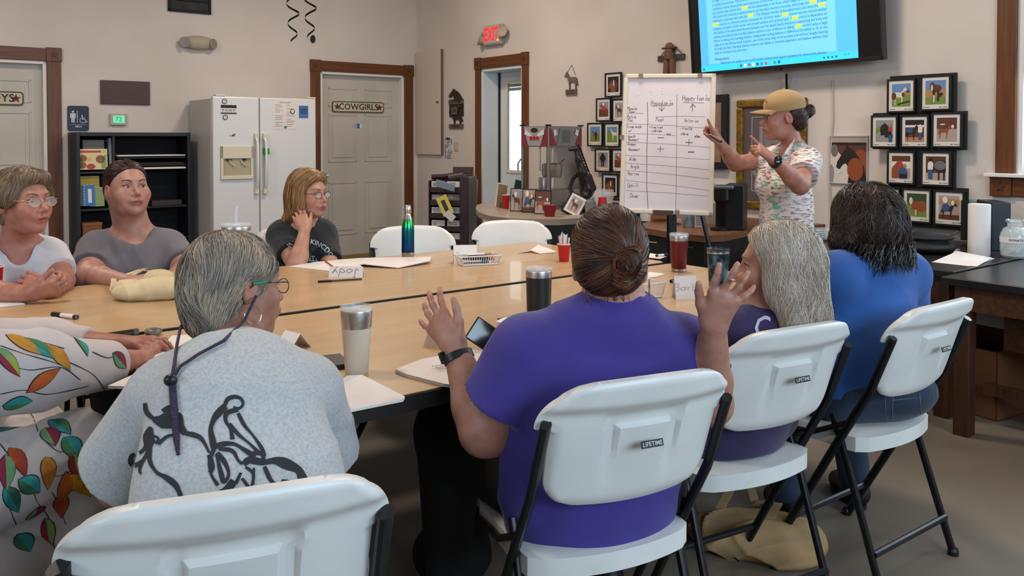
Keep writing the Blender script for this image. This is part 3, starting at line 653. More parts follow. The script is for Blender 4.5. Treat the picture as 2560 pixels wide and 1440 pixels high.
# exit sign
T = wall_thing('exit_sign', 'red glowing EXIT sign with two swivel lamps above the outside door', 'exit sign', 1240, 88, False)
exm = mat('exit_housing', '#a59c92', .5)
build('housing', boxm(-.15, .15, -.055, -.0, -.105, .10), exm, T, bevel=.008)
build('face', boxm(-.135, .135, -.062, -.055, -.09, .088), mat('exit_face', '#b4a79c', .5), T, bevel=.002)
mb = MB(); text(mb, 'EXIT', Matrix.Translation((0, -.0645, 0)) @ Matrix.Rotation(R(90), 4, 'X') @ Matrix.Diagonal((.82, 1.25, 1, 1)), .15, .03); build('lettering', mb, mat('exit_red', '#f5202c', .4, em=1.3), T)
build('indicator_lamp', MB().sphere((.11, -.066, -.062), .009, 8), mat('indicator', '#ff6a3c', .3, em=4), T)
for sx, dz, rr in ((-1, -.02, -40), (1, .03, 25)):
    lh = build('lamp_head', MB().lathe([(0, -.07), (.03, -.06), (.045, -.03), (.062, .02), (.056, .024), (0, .022)], 20, Matrix.Translation((sx * .185, -.06, dz - .02)) @ Matrix.Rotation(R(sx * 30), 4, 'Z') @ Matrix.Rotation(R(70), 4, 'X')), mat('lamp_tan', '#a3947e', .5), T, smooth=True)
    build('bracket', MB().tube([(sx * .13, -.03, dz + .04), (sx * .17, -.045, dz + .05), (sx * .185, -.05, dz)], .02, 8), mat('lamp_tan', '#a3947e', .5), T, smooth=True)
# flat plaques cut as silhouettes
def horse_side(flip=1):   # standing horse facing left, unit height about 1
    pts = [(.03, .72), (.06, .80), (.15, .90), (.17, .97), (.20, .91), (.27, .86), (.36, .72), (.5, .66), (.66, .68), (.80, .67), (.88, .60), (.93, .45), (.97, .25), (.93, .22), (.90, .40), (.87, .48),
           (.88, .36), (.84, .24), (.86, .02), (.80, .0), (.79, .22), (.76, .36), (.70, .42), (.50, .40), (.42, .40), (.42, .22), (.43, .02), (.37, 0), (.36, .22), (.33, .40), (.28, .54), (.24, .68), (.18, .74), (.08, .69)]
    return [((x - .5) * flip, y) for x, y in pts]
def horse_head(flip=1):
    pts = [(.0, .38), (.04, .52), (.18, .70), (.30, .84), (.33, .96), (.38, .86), (.52, .80), (.70, .62), (.85, .40), (.98, .1), (.98, 0), (.36, 0), (.40, .22), (.38, .40), (.30, .48), (.20, .44), (.1, .32)]
    return [((x - .5) * flip, y) for x, y in pts]
def person_sil(): return [(-.12, 0), (-.13, .45), (-.17, .5), (-.16, .78), (-.08, .84), (-.07, .88), (-.09, .95), (0, 1), (.09, .95), (.07, .88), (.08, .84), (.17, .78), (.15, .5), (.12, .45), (.11, 0)]
bronze = mat('bronze_brown', '#2c211c', .5); bronze2 = mat('plaque_grey_brown', '#6a5b52', .6)
S_ = lambda pts, w_, h_, ox=0, oz=0: [(x * w_ + ox, y * h_ + oz) for x, y in pts]
z0, z1 = on_right(1142, 322).z, on_right(1142, 222).z; H_ = z1 - z0; W_ = (on_right(1125, 280) - on_right(1160, 280)).length
T = thing('welcome_plaque', 'dark brown cutout plaque with horse head on top, left of the outside door', 'plaque', Vector((*on_right(1142, 322).xy, z0)), TH - R(90))
build('base_board', MB().prism(rrect(-W_ / 2, W_ / 2, 0, .12 * H_, .01), -.014, 0, 'y'), bronze2, T)
build('horse_rows', MB().prism(S_(horse_side(1), W_ * 1.0, H_ * .28, 0, .11 * H_), -.016, 0, 'y').prism(S_(horse_side(-1), W_ * 1.0, H_ * .28, 0, .34 * H_), -.018, -.002, 'y').prism(rrect(-W_ / 2, W_ / 2, .3 * H_, .74 * H_, .012), -.008, 0, 'y'), bronze, T)
build('welcome_strip', MB().prism(rrect(-W_ / 2, W_ / 2, .62 * H_, .72 * H_, .008), -.02, 0, 'y').prism(rrect(-W_ * .28, W_ * .1, .36 * H_, .54 * H_, .004), -.02, 0, 'y'), bronze2, T)
build('horse_head', MB().prism(S_(horse_head(1), W_ * .95, H_ * .34, .0, .68 * H_), -.022, 0, 'y'), bronze, T)
mb = MB(); M = Matrix.Translation((0, -.0215, .67 * H_)) @ Matrix.Rotation(R(90), 4, 'X'); text(mb, 'WELCOME', M, .045, .01); text(mb, 'IN', Matrix.Translation((-W_ * .09, -.0215, .45 * H_)) @ Matrix.Rotation(R(90), 4, 'X'), .07, .01); text(mb, 'FRIENDS', Matrix.Translation((0, -.0155, .06 * H_)) @ Matrix.Rotation(R(90), 4, 'X'), .045, .01); build('lettering', mb, ink, T)
z0 = on_right(1429, 238).z; H_ = on_right(1429, 180).z - z0; W_ = (on_right(1413, 200) - on_right(1448, 200)).length
T = thing('horse_plaque', 'small grey-brown standing horse plaque hung from a cord on the right wall', 'plaque', Vector((*on_right(1430, 238).xy, z0)), TH - R(90))
build('horse', MB().prism(S_(horse_side(1), W_, H_ * .85, 0, .2 * H_), -.014, 0, 'y'), bronze2, T)
build('base', boxm(-W_ * .38, W_ * .38, -.016, 0, 0, H_ * .25), bronze2, T)
build('cord', MB().tube([(-.06, -.004, H_), (.0, -.004, H_ * 1.3), (.05, -.004, H_ * .85)], .002, 5), bronze, T)
mb = MB(); 
for i in range(2): mb.box(-W_ * .3, W_ * .3, -.0175, -.016, H_ * (.07 + .09 * i), H_ * (.10 + .09 * i))
build('lettering', mb, bronze, T)
# cowboy cross
z0 = on_right(1682, 182).z; H_ = on_right(1680, 116).z - z0; W_ = (on_right(1646, 145) - on_right(1712, 145)).length
T = thing('cowboy_cross', 'carved cross plaque with a cowboy in front, above the whiteboard', 'plaque', Vector((*on_right(1680, 182).xy, z0)), TH - R(90))
tw = mat('weathered_wood', '#4b4442', .7, col2='#3a3433', scale=9)
build('cross', MB().box(-W_ / 2, W_ / 2, -.02, 0, H_ * .46, H_ * .68).box(-W_ * .13, W_ * .13, -.02, 0, -.05, H_ * .9), tw, T, bevel=.004)
build('cowboy', MB().sphere((0, -.035, H_ * .83), (.035, .025, .04), 8).sphere((0, -.035, H_ * .93), (.085, .03, .012), 8).sphere((0, -.035, H_ * .98), (.04, .025, .035), 8).tube([(0, -.03, H_ * .75), (0, -.03, H_ * .5)], [.045, .04], 8).tube([(-.03, -.03, H_ * .5), (-.04, -.03, -.04)], [.028, .025], 8).tube([(.03, -.03, H_ * .5), (.03, -.03, -.04)], [.028, .025], 8), mat('carved_tan', '#6b4a34', .6), T, smooth=True)
build('cord', MB().tube([(-W_ * .42, -.006, H_ * .66), (0, -.006, H_ * 1.1), (W_ * .42, -.006, H_ * .66)], .003, 5), tw, T)
# striped door hanger and light switch
W_, H_ = szl(1114, 1131, 343, 395, False)
T = wall_thing('bottle_plaque', 'small grey patterned strip hanging beside the panel box', 'plaque', 1122, 369, False)
build('plate', MB().prism(rrect(-W_ / 2, W_ / 2, -H_ / 2, H_ / 2, .012), -.008, 0, 'y'), mat('pattern_grey', '#8e8f93', .5, col2='#c7c7c9', scale=22, lo=.45, hi=.55), T)
build('bow', MB().sphere((-.02, -.01, H_ * .42), (.018, .008, .014), 6).sphere((.02, -.01, H_ * .42), (.018, .008, .014), 6), bronze, T)
W_, H_ = szl(1136, 1146, 356, 379, False)
T = wall_thing('light_switch', 'pale light switch plate beside the outside door', 'light switch', 1141, 367, False)
build('plate', boxm(-.04, .04, -.006, 0, -H_ / 2, H_ / 2), mat('switch_plate', '#b5a898', .5), T, bevel=.002); build('rocker', boxm(-.014, .014, -.011, -.006, -.03, .03), mat('switch_plate2', '#c0b4a5', .4), T)

# ---- photographs in frames
HB, HD, HG, HW, HC_ = [mat(*a) for a in (('horse_brown', '#5a3020', .6), ('horse_dark', '#1e1818', .6), ('horse_grey', '#6a6664', .6), ('horse_white', '#cfc5ba', .6), ('horse_chestnut', '#8a4526', .6))]
SKY, GRS, SND, BRN, RED, JEAN, WHT2, GRY, DGN, TANP = [mat(*a) for a in (('photo_sky', '#5f83ad', .5), ('photo_grass', '#6f8438', .5), ('photo_sand', '#a8948a', .5), ('photo_barn', '#5d3526', .5), ('photo_red', '#b23a3a', .5), ('photo_jeans', '#36507c', .5), ('photo_white', '#d9d2cc', .5), ('photo_grey', '#8d8b8c', .5), ('photo_green', '#2f4a2c', .5), ('photo_tan', '#a97c55', .5))]
def pic_faces(w_, h_, spec):
    """flat print: list of (material, polygon in 0..1)"""
    mats = []; mb = MB()
    for k, (m_, pts) in enumerate(spec):
        if m_ not in mats: mats.append(m_)
        mb.cm = mats.index(m_); y = -.0006 * k
        mb.add([((max(0, min(1, x)) - .5) * w_, y, (max(0, min(1, z)) - .5) * h_) for x, z in pts], [tuple(range(len(pts)))])
    return mb, mats
Q = lambda x0, x1, z0, z1: [(x0, z0), (x1, z0), (x1, z1), (x0, z1)]
def hs(cx, z, s_, flip=1, wf=1): return [(cx + x * s_ * wf, z + y * s_) for x, y in horse_side(flip)]
def hh(cx, z, s_, flip=1): return [(cx + x * s_, z + y * s_) for x, y in horse_head(flip)]
def ps(cx, z, s_, lo=0, hi=1):
    return [(cx + x * s_, z + y * s_) for x, y in person_sil() if lo - .01 <= y <= hi + .01]
def blob(cx, cz, r, rz=None): return circ(cx, cz, r, 18, rz or r)
PIC = {
 'pinto': [(SKY, Q(0, 1, .55, 1)), (GRS, Q(0, 1, 0, .55)), (TANP, Q(0, 1, .5, .62)), (HW, hs(.45, .05, .85, -1)), (HB, blob(.12, .45, .13, .16)), (HB, blob(.62, .52, .07, .1)), (HB, blob(.86, .66, .08, .06)), (HD, [(.3, .06), (.95, .2), (1, .26), (.4, .14)])],
 'front': [(SKY, Q(0, 1, .6, 1)), (GRS, Q(0, 1, 0, .6)), (TANP, Q(0, 1, .3, .62)), (HB, blob(.55, .66, .25, .16)), (HB, blob(.35, .72, .13, .2)), (HW, blob(.33, .68, .05, .14)), (HD, Q(.38, .48, .1, .6)), (HW, Q(.4, .48, .08, .38)), (HD, Q(.6, .68, .14, .6)), (HD, [(.7, .3), (.9, .42), (.8, .5), (.66, .4)])],
 'girl': [(GRY, Q(0, 1, 0, 1)), (GRS, [(0, .3), (.3, .6), (.3, .75), (0, .62)]), (HD, hh(.62, .2, .75, 1)), (HD, blob(.45, .55, .18, .25)), (HD, [(.3, .3), (.45, .3), (.5, .6), (.32, .6)]), (RED, ps(.84, .2, .62, .45, .85)), (JEAN, Q(.76, .94, 0, .3)), (TANP, blob(.84, .75, .07, .09))],
 'barnperson': [(BRN, Q(0, 1, 0, 1)), (HD, Q(0, 1, .75, 1)), (WHT2, Q(0, 1, .66, .76)), (TANP, Q(0, 1, 0, .2)), (HD, hs(.38, .06, .75, -1)), (JEAN, blob(.25, .52, .18, .12)), (WHT2, ps(.82, .1, .7, .45, 1)), (JEAN, ps(.82, .1, .7, 0, .45))],
 'run': [(BRN, Q(0, 1, 0, 1)), (SND, Q(0, 1, 0, .52)), (HC_, hs(.42, .12, .62, -1, 1.3)), (HW, blob(.8, .62, .07, .08)), (HW, blob(.3, .72, .14, .03))],
 'kids': [(WHT2, Q(0, 1, 0, 1)), (BRN, Q(0, 1, .75, 1)), (SND, Q(0, 1, 0, .45)), (HC_, hh(.3, 0, .9, -1)), (HC_, blob(.2, .3, .2, .3)), (JEAN, blob(.62, .2, .25, .3)), (TANP, blob(.72, .56, .09)), (RED, blob(.5, .62, .1, .16)), (HD, Q(.45, .85, 0, .2))],
 'groom': [(BRN, Q(0, 1, 0, 1)), (SND, Q(0, 1, 0, .3)), (HD, blob(.72, .6, .36, .26)), (HD, Q(.62, .7, 0, .5)), (HD, Q(.88, .96, 0, .5)), (HG, blob(.72, .62, .3, .2)), (WHT2, ps(.25, .05, .85, .45, 1)), (JEAN, ps(.25, .05, .85, 0, .45)), (HD, blob(.25, .86, .08))],
 'palomino': [(DGN, Q(0, 1, .6, 1)), (GRS, Q(0, 1, 0, .6)), (HC_, blob(.72, .45, .4, .24)), (HC_, hh(.32, .3, .55, 1)), (HW, blob(.22, .68, .09, .16)), (HC_, Q(.44, .54, .06, .4)), (HW, Q(.45, .52, .05, .3))],
 'rider': [(SND, Q(0, 1, 0, 1)), (TANP, Q(0, 1, .62, .85)), (BRN, Q(0, 1, 0, .2)), (HD, hs(.5, .06, .72, -1, 1.2)), (JEAN, blob(.35, .5, .2, .16)), (WHT2, blob(.32, .82, .13, .14)), (WHT2, blob(.7, .7, .08, .1))],
 'dark': [(GRY, Q(0, 1, 0, 1)), (SND, Q(0, 1, 0, .3)), (HD, blob(.5, .6, .28, .25)), (HD, Q(.35, .47, .05, .5)), (HD, Q(.53, .65, .05, .5)), (HD, blob(.5, .82, .12, .14))],
 'barnhead': [(HD, Q(0, 1, 0, 1)), (BRN, blob(.5, .4, .4, .4)), (HW, blob(.55, .45, .06, .35)), (HC_, hh(.4, 0, .7, 1))],
 'chestnut': [(GRY, Q(0, 1, .5, 1)), (BRN, Q(0, 1, 0, .5)), (HC_, hs(.5, .05, .85, 1)), (RED, blob(.5, .62, .2, .1)), (WHT2, blob(.5, .85, .1, .1))],
 'field': [(SKY, Q(0, 1, .45, 1)), (GRS, Q(0, 1, 0, .45)), (HC_, hs(.5, .1, .7, 1)), (HD, ps(.6, .1, .6))],
 'whitehorse': [(SKY, Q(0, 1, .7, 1)), (GRS, Q(0, 1, 0, .72)), (HW, hs(.75, .1, .8, 1, 1.5)), (HG, blob(.3, .7, .1, .1))],
 'poster': [(BRN, Q(0, 1, 0, 1)), (HD, Q(0, 1, .82, .88)), (SND, Q(0, 1, .88, 1)), (GRY, Q(0, .3, 0, .45)), (HW, hh(.2, .0, .85, 1)), (HG, blob(.12, .7, .1, .14)), (HC_, blob(.85, .35, .3, .38)), (HD, hh(.62, .0, .9, 1)), (HC_, blob(.7, .3, .22, .25)), (WHT2, blob(.25, .25, .04, .05))],
 'beach': [(SND, Q(0, 1, 0, 1)), (GRY, Q(0, 1, .5, .9)), (HB, hs(.45, .05, .8, 1)), (WHT2, blob(.4, .75, .12, .12))],
}
def photo_frame(label, c, W_, H_, pic, rz, tilt=0, fw=.012, matw=.022, cat='photograph', group=None, name='framed_photo', frm=None, cap=True, depth=.018):
    T = thing(name, label, cat, c, rz, group, rot=(R(-tilt), 0, rz))
    f = frm or black; w, h = W_ / 2, H_ / 2
    build('frame', MB().box(-w, w, -depth, 0, -h, -h + fw).box(-w, w, -depth, 0, h - fw, h).box(-w, -w + fw, -depth, 0, -h + fw, h - fw).box(w - fw, w, -depth, 0, -h + fw, h - fw).box(-w + fw, w - fw, -.004, 0, -h + fw, h - fw), f, T, bevel=.0015)
    pw, ph = W_ - 2 * fw, H_ - 2 * fw
    if matw:
        build('mat_board', boxm(-pw / 2, pw / 2, -depth * .6, -.004, -ph / 2, ph / 2), mat('mat_cream', '#d2cbc2', .7), T)
        pw -= 2 * matw; ph -= 2.4 * matw
    mb, ms = pic_faces(pw, ph, PIC[pic]); build('photo', mb, ms, T, M=Matrix.Translation((0, -depth * .6 - .0008, .2 * matw)))
    if cap and matw:
        mb = MB(); zz = -H_ / 2 + fw + matw * .5
        for a_, b_ in ((-.4, -.2), (.12, .2), (.24, .4)): ribbon(mb, [(a_ * W_ + k * (b_ - a_) * W_ / 6, zz + (.0018 if k % 2 else -.0018)) for k in range(7)], .0022, Matrix.Translation((0, -depth * .6 - .001, 0)) @ Matrix.Rotation(R(90), 4, 'X'))
        build('caption', mb, ink, T)
    return T
# right tree of photographs: a rack standing on the lab table, planes placed at s = SRK, turned a little towards the room
RKs = 5.33
def rack_pt(px, py): return PS(px, py, RKs)
RKG = 'framed horse photographs stacked in a pyramid at the right'
ang_r = TH - R(90)
for px0, px1, py0, py1, pic, l in (
 (2220, 2291, 197, 282, 'pinto', 'photo of a brown and white pinto horse in profile, top left of the right pyramid'), (2303, 2380, 188, 277, 'front', 'photo of a dark bay horse walking towards the camera, top right of the right pyramid'),
 (2180, 2247, 288, 370, 'girl', 'photo of a dark horse with a girl in a red shirt, second row left'), (2253, 2325, 287, 370, 'barnperson', 'photo of a person in jeans beside a dark horse in a barn, second row middle'), (2331, 2408, 281, 370, 'run', 'photo of a chestnut horse trotting on pale sand, second row right'),
 (2220, 2290, 377, 461, 'kids', 'photo of children beside a chestnut horse, third row left'), (2304, 2380, 378, 466, 'groom', 'photo of a person in jeans hugging a grey horse, third row right'),
 (2190, 2253, 468, 552, 'barnhead', 'photo of a dark barn partly behind the curly dark hair, bottom row left'), (2257, 2331, 471, 557, 'palomino', 'photo of a chestnut horse on bright grass, bottom row middle'), (2336, 2414, 476, 565, 'rider', 'photo of a rider in white on a dark blue horse, bottom row right')):
    a_, b_ = rack_pt(px0, (py0 + py1) / 2), rack_pt(px1, (py0 + py1) / 2); c = (a_ + b_) / 2; Hh = rack_pt((px0 + px1) / 2, py0).z - rack_pt((px0 + px1) / 2, py1).z
    photo_frame(l, c, (a_ - b_).length, Hh, pic, ang_r, group=RKG, fw=.012, matw=.02)
RK = thing('photo_rack', 'black stepped backing board behind the right pyramid of horse photographs', 'display board', RC(RKs + .003, room(rack_pt(2300, 400)).y, .735), ang_r)
n0_ = room(rack_pt(2300, 400)).y
def rx(px): return n0_ - room(rack_pt(px, 400)).y
def rz_(px, py): return rack_pt(px, py).z - .735
for (px0, px1, py0, py1) in ((2222, 2388, 186, 286), (2180, 2415, 280, 374), (2220, 2388, 372, 472), (2190, 2420, 466, 568)):
    build('board', boxm(rx(px0), rx(px1), 0, .018, rz_((px0 + px1) / 2, py1), rz_((px0 + px1) / 2, py0)), black, RK, bevel=.002)
build('post', boxm(rx(2409), rx(2420), -.03, .018, 0, rz_(2414, 500)), black, RK); build('post', boxm(rx(2196), rx(2206), 0, .018, 0, rz_(2200, 500)), black, RK)
# left group, around and behind the whiteboard: hung on the wall
LFG = 'framed horse photographs in a cluster beside the whiteboard'
for px0, px1, py0, py1, pic, l in (
 (1519, 1560, 182, 243, 'barnhead', 'photo of a dark horse in a barn at the top of the left cluster'), (1497, 1534, 245, 304, 'chestnut', 'photo of a chestnut horse with a pale rider, second row of the left cluster'), (1537, 1572, 247, 306, 'beach', 'photo partly hidden behind the whiteboard, second row of the left cluster'),
 (1475, 1513, 307, 366, 'field', 'photo of a horse standing in a green field, third row left of the left cluster'), (1517, 1556, 307, 368, 'whitehorse', 'photo of a white horse on grass, third row right of the left cluster'),
 (1494, 1533, 371, 430, 'dark', 'photo of a dark grey horse facing forward, fourth row of the left cluster'), (1536, 1570, 372, 431, 'chestnut', 'photo of a red horse partly hidden behind the whiteboard, fourth row of the left cluster'), (1512, 1552, 434, 492, 'barnhead', 'photo of a chestnut horse head in a dark barn, lowest of the left cluster'),
 (1526, 1560, 496, 540, 'run', 'photo just above the red cup at the foot of the left cluster')):
    a_, b_ = on_right(px0, (py0 + py1) / 2), on_right(px1, (py0 + py1) / 2); c = (a_ + b_) / 2; Hh = on_right((px0 + px1) / 2, py0).z - on_right((px0 + px1) / 2, py1).z
    photo_frame(l, c - XS * .02, (a_ - b_).length, Hh, pic, ang_r, group=LFG, fw=.013, matw=.022)
# poster of two horses, dark framed print, gold framed print
a_, b_ = on_right(2076, 400), on_right(2172, 400); Hh = on_right(2120, 345).z - on_right(2120, 466).z
photo_frame('unframed-looking silver edged poster of two horses beside the standing woman', (a_ + b_) / 2, (a_ - b_).length, Hh, 'poster', ang_r, fw=.008, matw=0, frm=mat('silver_edge', '#a8a4a4', .4), cap=False, name='horse_poster', cat='poster')
a_, b_ = on_right(1768, 330), on_right(1829, 330); Hh = on_right(1810, 234).z - on_right(1810, 420).z
PIC['map'] = [(mat('old_map', '#8b6f5b', .6, col2='#7b604e', scale=8), Q(0, 1, 0, 1)), (mat('map_line', '#6b5344', .6), blob(.6, .5, .2, .12)), (mat('old_map2', '#957a63', .6), blob(.6, .5, .17, .1))]
photo_frame('black framed brown print partly behind the whiteboard', (a_ + b_) / 2 - XS * .03, (a_ - b_).length, Hh, 'map', ang_r, fw=.055, matw=0, cap=False, name='framed_print', cat='picture', depth=.03)
gold = mat('gold_frame', '#8a6a22', .4, metal=.4, col2='#5f4714', scale=30, bump=.3, bscale=60)
a_, b_ = on_right(1847, 400), on_right(2020, 400); z1, z0 = on_right(1935, 247).z, on_right(1935, 525).z
T = thing('framed_print', 'large gold framed print with grey mats behind the standing woman', 'picture', (a_ + b_) / 2 + Vector((0, 0, (z0 + z1) / 2 - (a_.z + b_.z) / 2)), ang_r)
w, h = (a_ - b_).length / 2, (z1 - z0) / 2
def ringf(w, h, t, y0, y1): return MB().box(-w, w, y0, y1, -h, -h + t).box(-w, w, y0, y1, h - t, h).box(-w, -w + t, y0, y1, -h + t, h - t).box(w - t, w, y0, y1, -h + t, h - t)
build('frame', ringf(w, h, .06, -.04, 0), gold, T, bevel=.012)
build('outer_mat', ringf(w - .06, h - .06, .07, -.02, -.004), mat('mat_grey', '#564c4e', .8), T)
build('bead', ringf(w - .13, h - .13, .008, -.022, -.004), mat('mat_bead', '#96898a', .7), T)
build('middle_mat', ringf(w - .14, h - .14, .06, -.018, -.004), mat('mat_grey2', '#5f5556', .8), T)
build('inner_mat', ringf(w - .2, h - .2, .03, -.02, -.004), mat('mat_pale', '#8a7f80', .7), T)
PIC['print'] = [(mat('print_grey_bg', '#7c7674', .6), Q(0, 1, 0, 1)), (mat('print_dark', '#4c4341', .6), blob(.6, .3, .3, .35)), (mat('print_mid', '#645a58', .6), blob(.6, .62, .12, .1))]
mb, ms = pic_faces(2 * w - .44, 2 * h - .44, PIC['print']); build('print', mb, ms, T, M=Matrix.Translation((0, -.012, 0)))

# ---- television
tn1, tn0 = room(PS(1727, 187, 5.22)).y, room(PS(2205, 168, 5.22)).y
tz = 1.838; TW, THt = tn1 - tn0, .93
TV = thing('television', 'large wall-mounted television showing a blue tinted text document', 'television', RC(5.24, (tn0 + tn1) / 2, tz), ang_r, rot=(R(4), R(-.8), ang_r))
tvb = mat('tv_black', '#101013', .3)
build('body', boxm(-TW / 2, TW / 2, 0, .05, 0, THt), tvb, TV, bevel=.004)
build('wall_mount', boxm(-.3, .3, .05, .13, .3, .7), black_mt, TV)
sx0, sx1, sz0, sz1 = -TW / 2 + .095, TW / 2 - .17, .028, THt - .02
build('bezel', MB().box(-TW / 2, TW / 2, -.008, 0, 0, sz0).box(-TW / 2, -TW / 2 + .012, -.008, 0, 0, THt).box(TW / 2 - .012, TW / 2, -.008, 0, 0, THt).box(-TW / 2, TW / 2, -.008, 0, THt - .012, THt), black_pl, TV, bevel=.002)
scr = lambda n_, c_, e=1.0: mat(n_, c_, .3, em=e)
S0 = scr('screen_blue', '#54b4ee', .54)
build('screen', boxm(sx0, sx1, -.003, 0, sz0, sz1), S0, TV)
build('page', boxm(sx0 + .075, sx1 - .15, -.0042, -.003, sz0 + .055, sz1), scr('screen_page', '#72c6f6', .56), TV)
build('taskbar', boxm(sx0, sx1, -.0046, -.003, sz0, sz0 + .046), scr('screen_taskbar', '#3cc8ea', .6), TV)
lines = ["Trunk Control", "The human trunk is the part of the body between the neck and the hips, not including the arms", "or legs. The control of the trunk relies on the ability of the person to maintain the trunk upright in", "a variety of positions. This is achieved by the muscles in the trunk front, back and sides as well as the",
 "vertebral column (back bone) and awareness of the body in relationship to the surroundings. The ma-", "jor muscles that control the trunk are the abdominals in the front, which supports the vertebral column",
 "and abdominal contents to bend forward, and the back extensors muscles, which help the trunk to bend", "backward, sideways and twist the trunk. The oblique muscles of the abdominals also twist the trunk.", "Trunk control is a dynamic process necessary for all motor tasks. Trunk control requires musculoskeletal",
 "integrity, activation of the motor and arousal systems and sensory input. Trunk control is dependent on", "the ability of the abdominal flexors/obliques and the spinal (back) extensors supporting the body and", "making corrections that maintain balance without a loss of balance or falling. Trunk control plays a large",
 "factor in sitting and standing balance. Independent sitting balance is defined as the ability to sit on the", "edge of a mat without back support, use of the arms, help of an assistant and without weight bearing", "through the feet. Standing balance requires the ability to maintain alignment and balance without slips", "ping or moving in any direction."]
mb = MB(); hl = MB(); lh = .030; lx0 = sx0 + .135; top_ = sz0 + .135 + lh * 15
tot = (sx1 - .15) - .04 - lx0 - .02
for k, ln in enumerate(lines):
    z = top_ - k * lh
    tmp = MB(); text(tmp, ln, Matrix.Identity(4), .0278)
    xs = [v[0] for v in tmp.v]; w_ = max(xs) - min(xs); want = tot if len(ln) > 60 else tot * len(ln) / 102; sc = want / w_
    mb.add([(lx0 + (v[0] - min(xs)) * sc, -.0052, z + v[1]) for v in tmp.v], tmp.f)
    st = 0
    low = ln.lower()
    while 'trunk' in low[st:] and k > 0:
        i = low.index('trunk', st); st = i + 5
        if (k, i) in ((2, 0),): continue
        a_ = lx0 + want * i / len(ln) - .002; b_ = lx0 + want * (i + 5) / len(ln) + .002
        if b_ < lx0 + tot + .01: hl.box(a_, b_, -.0049, -.0043, z - .010, z + .013)
tmp = MB(); text(tmp, 'Precautions', Matrix.Identity(4), .0278, .012); mb.add([(lx0 + .065 + v[0], -.0052, top_ - 16.6 * lh + v[1]) for v in tmp.v], tmp.f)
tmp = MB(); text(tmp, 'Adults who are unable to sit on a flat surface without back support assistance for three to five minutes', Matrix.Identity(4), .0278); xs = [v[0] for v in tmp.v]; sc = tot * .93 / (max(xs) - min(xs)); mb.add([(lx0 + .05 + (v[0] - min(xs)) * sc, -.0052, top_ - 17.6 * lh + v[1]) for v in tmp.v], tmp.f)
build('document_text', mb, scr('screen_text', '#1f6f9a', .25), TV); build('highlight', hl, scr('screen_yellow', '#d5e63c', .8), TV)
cols = ['#2b6f9e', '#e8f4ff', '#b04a70', '#e8e0b0', '#1f4fb0', '#1f8fc8', '#c04a8a', '#5fb7e8', '#2f9a6a', '#2456c8']
for i, c_ in enumerate(cols):
    x = sx0 + .36 + i * .036; build('taskbar_icon', boxm(x, x + .018, -.0054, -.0046, sz0 + .012, sz0 + .032), scr('icon%d' % i, c_, .5), TV)
mb = MB()
for x in (sx1 - .25, sx1 - .22, sx1 - .19, sx1 - .16): mb.box(x, x + .012, -.0054, -.0046, sz0 + .015, sz0 + .027)
text(mb, '7:21 PM', Matrix.Translation((sx1 - .08, -.0054, sz0 + .03)) @ Matrix.Rotation(R(90), 4, 'X'), .014); mb.box(sx0 + .02, sx0 + .03, -.0054, -.0046, sz0 + .01, sz0 + .03)
build('taskbar_text', mb, scr('screen_text', '#1f6f9a', .25), TV)
build('sensor', boxm(-.025, .025, -.012, .01, -.01, .001), black_pl, TV)
# cord from the television down the wall
p0, p1, p2 = PS(1966, 185, 5.33), PS(1967, 222, 5.37), PS(1990, 560, 5.37)
T = thing('tv_cord', 'black cord dropping from the television behind the cap', 'cord', p1); build('cord', MB().tube([p0 - p1, (0, 0, 0), p2 - p1], .009, 8), black_pl, T)
p1 = PS(2078, 560, 5.39); T = thing('wall_cord', 'thin white cord running up the wall beside the horse poster', 'cord', p1)
build('cord', MB().tube([PS(a, b, 5.395) - p1 for a, b in ((2082, 200), (2083, 300), (2074, 420), (2078, 560))], .005, 6), mat('cord_white', '#b9a999', .6), T)

# ---- whiteboard on an easel
WB = thing('whiteboard_easel', 'white framed whiteboard with handwritten table on a black easel', 'whiteboard')
tl, tr, bl_, br_ = PY(1560, 186, 5.12), PY(1792, 184, 4.98), PY(1548, 532, 5.02), PY(1781, 541, 4.88)
cx3 = (tl + tr + bl_ + br_) / 4; xd = ((tr - tl) + (br_ - bl_)).normalized(); yd = ((tl - bl_) + (tr - br_)).normalized(); yd = (yd - xd * yd.dot(xd)).normalized(); zd = xd.cross(yd)
bw, bh = ((tr - tl).length + (br_ - bl_).length) / 4, ((tl - bl_).length + (tr - br_).length) / 4
WBM = plane_M(cx3, xd, yd)       # z towards the viewer
WB.matrix_world = Matrix.Translation((cx3.x, cx3.y, 0)) @ Matrix.Rotation(math.atan2(xd.y, xd.x), 4, 'Z')
WB.location = (cx3.x, cx3.y, 0); WB.rotation_euler = (0, 0, math.atan2(xd.y, xd.x))
def wb(name, mb, m, **k):
    mb.v = [tuple(WBM @ Vector(v)) for v in mb.v]; return build(name, mb, m, WB, world=True, **k)
wb('panel', boxm(-bw + .01, bw - .01, -bh + .01, bh - .01, -.008, .0), mat('whiteboard', '#d3cacc', .25, col2='#cbc1c5', scale=3), bevel=.001)
fr = .027
wb('frame', MB().box(-bw, bw, -bh, -bh + fr, -.014, .012).box(-bw, bw, bh - fr, bh, -.014, .012).box(-bw, -bw + fr, -bh, bh, -.014, .012).box(bw - fr, bw, -bh, bh, -.014, .012), mat('board_frame', '#c9bfae', .45), bevel=.006)
for x, y in ((-bw * .62, bh - .013), (bw * .66, bh - .013), (-bw + .002, bh * .08), (bw * .25, -bh + .014)): wb('frame_clip', boxm(x - .013, x + .013, y - .013, y + .013, -.015, .015), mat('clip_brown', '#7a6552', .5))
wb('tray_clip', boxm(-.07, .045, -bh - .004, -bh + .024, -.016, .02), mat('tray_bronze', '#3b2c22', .4))
mb = MB()
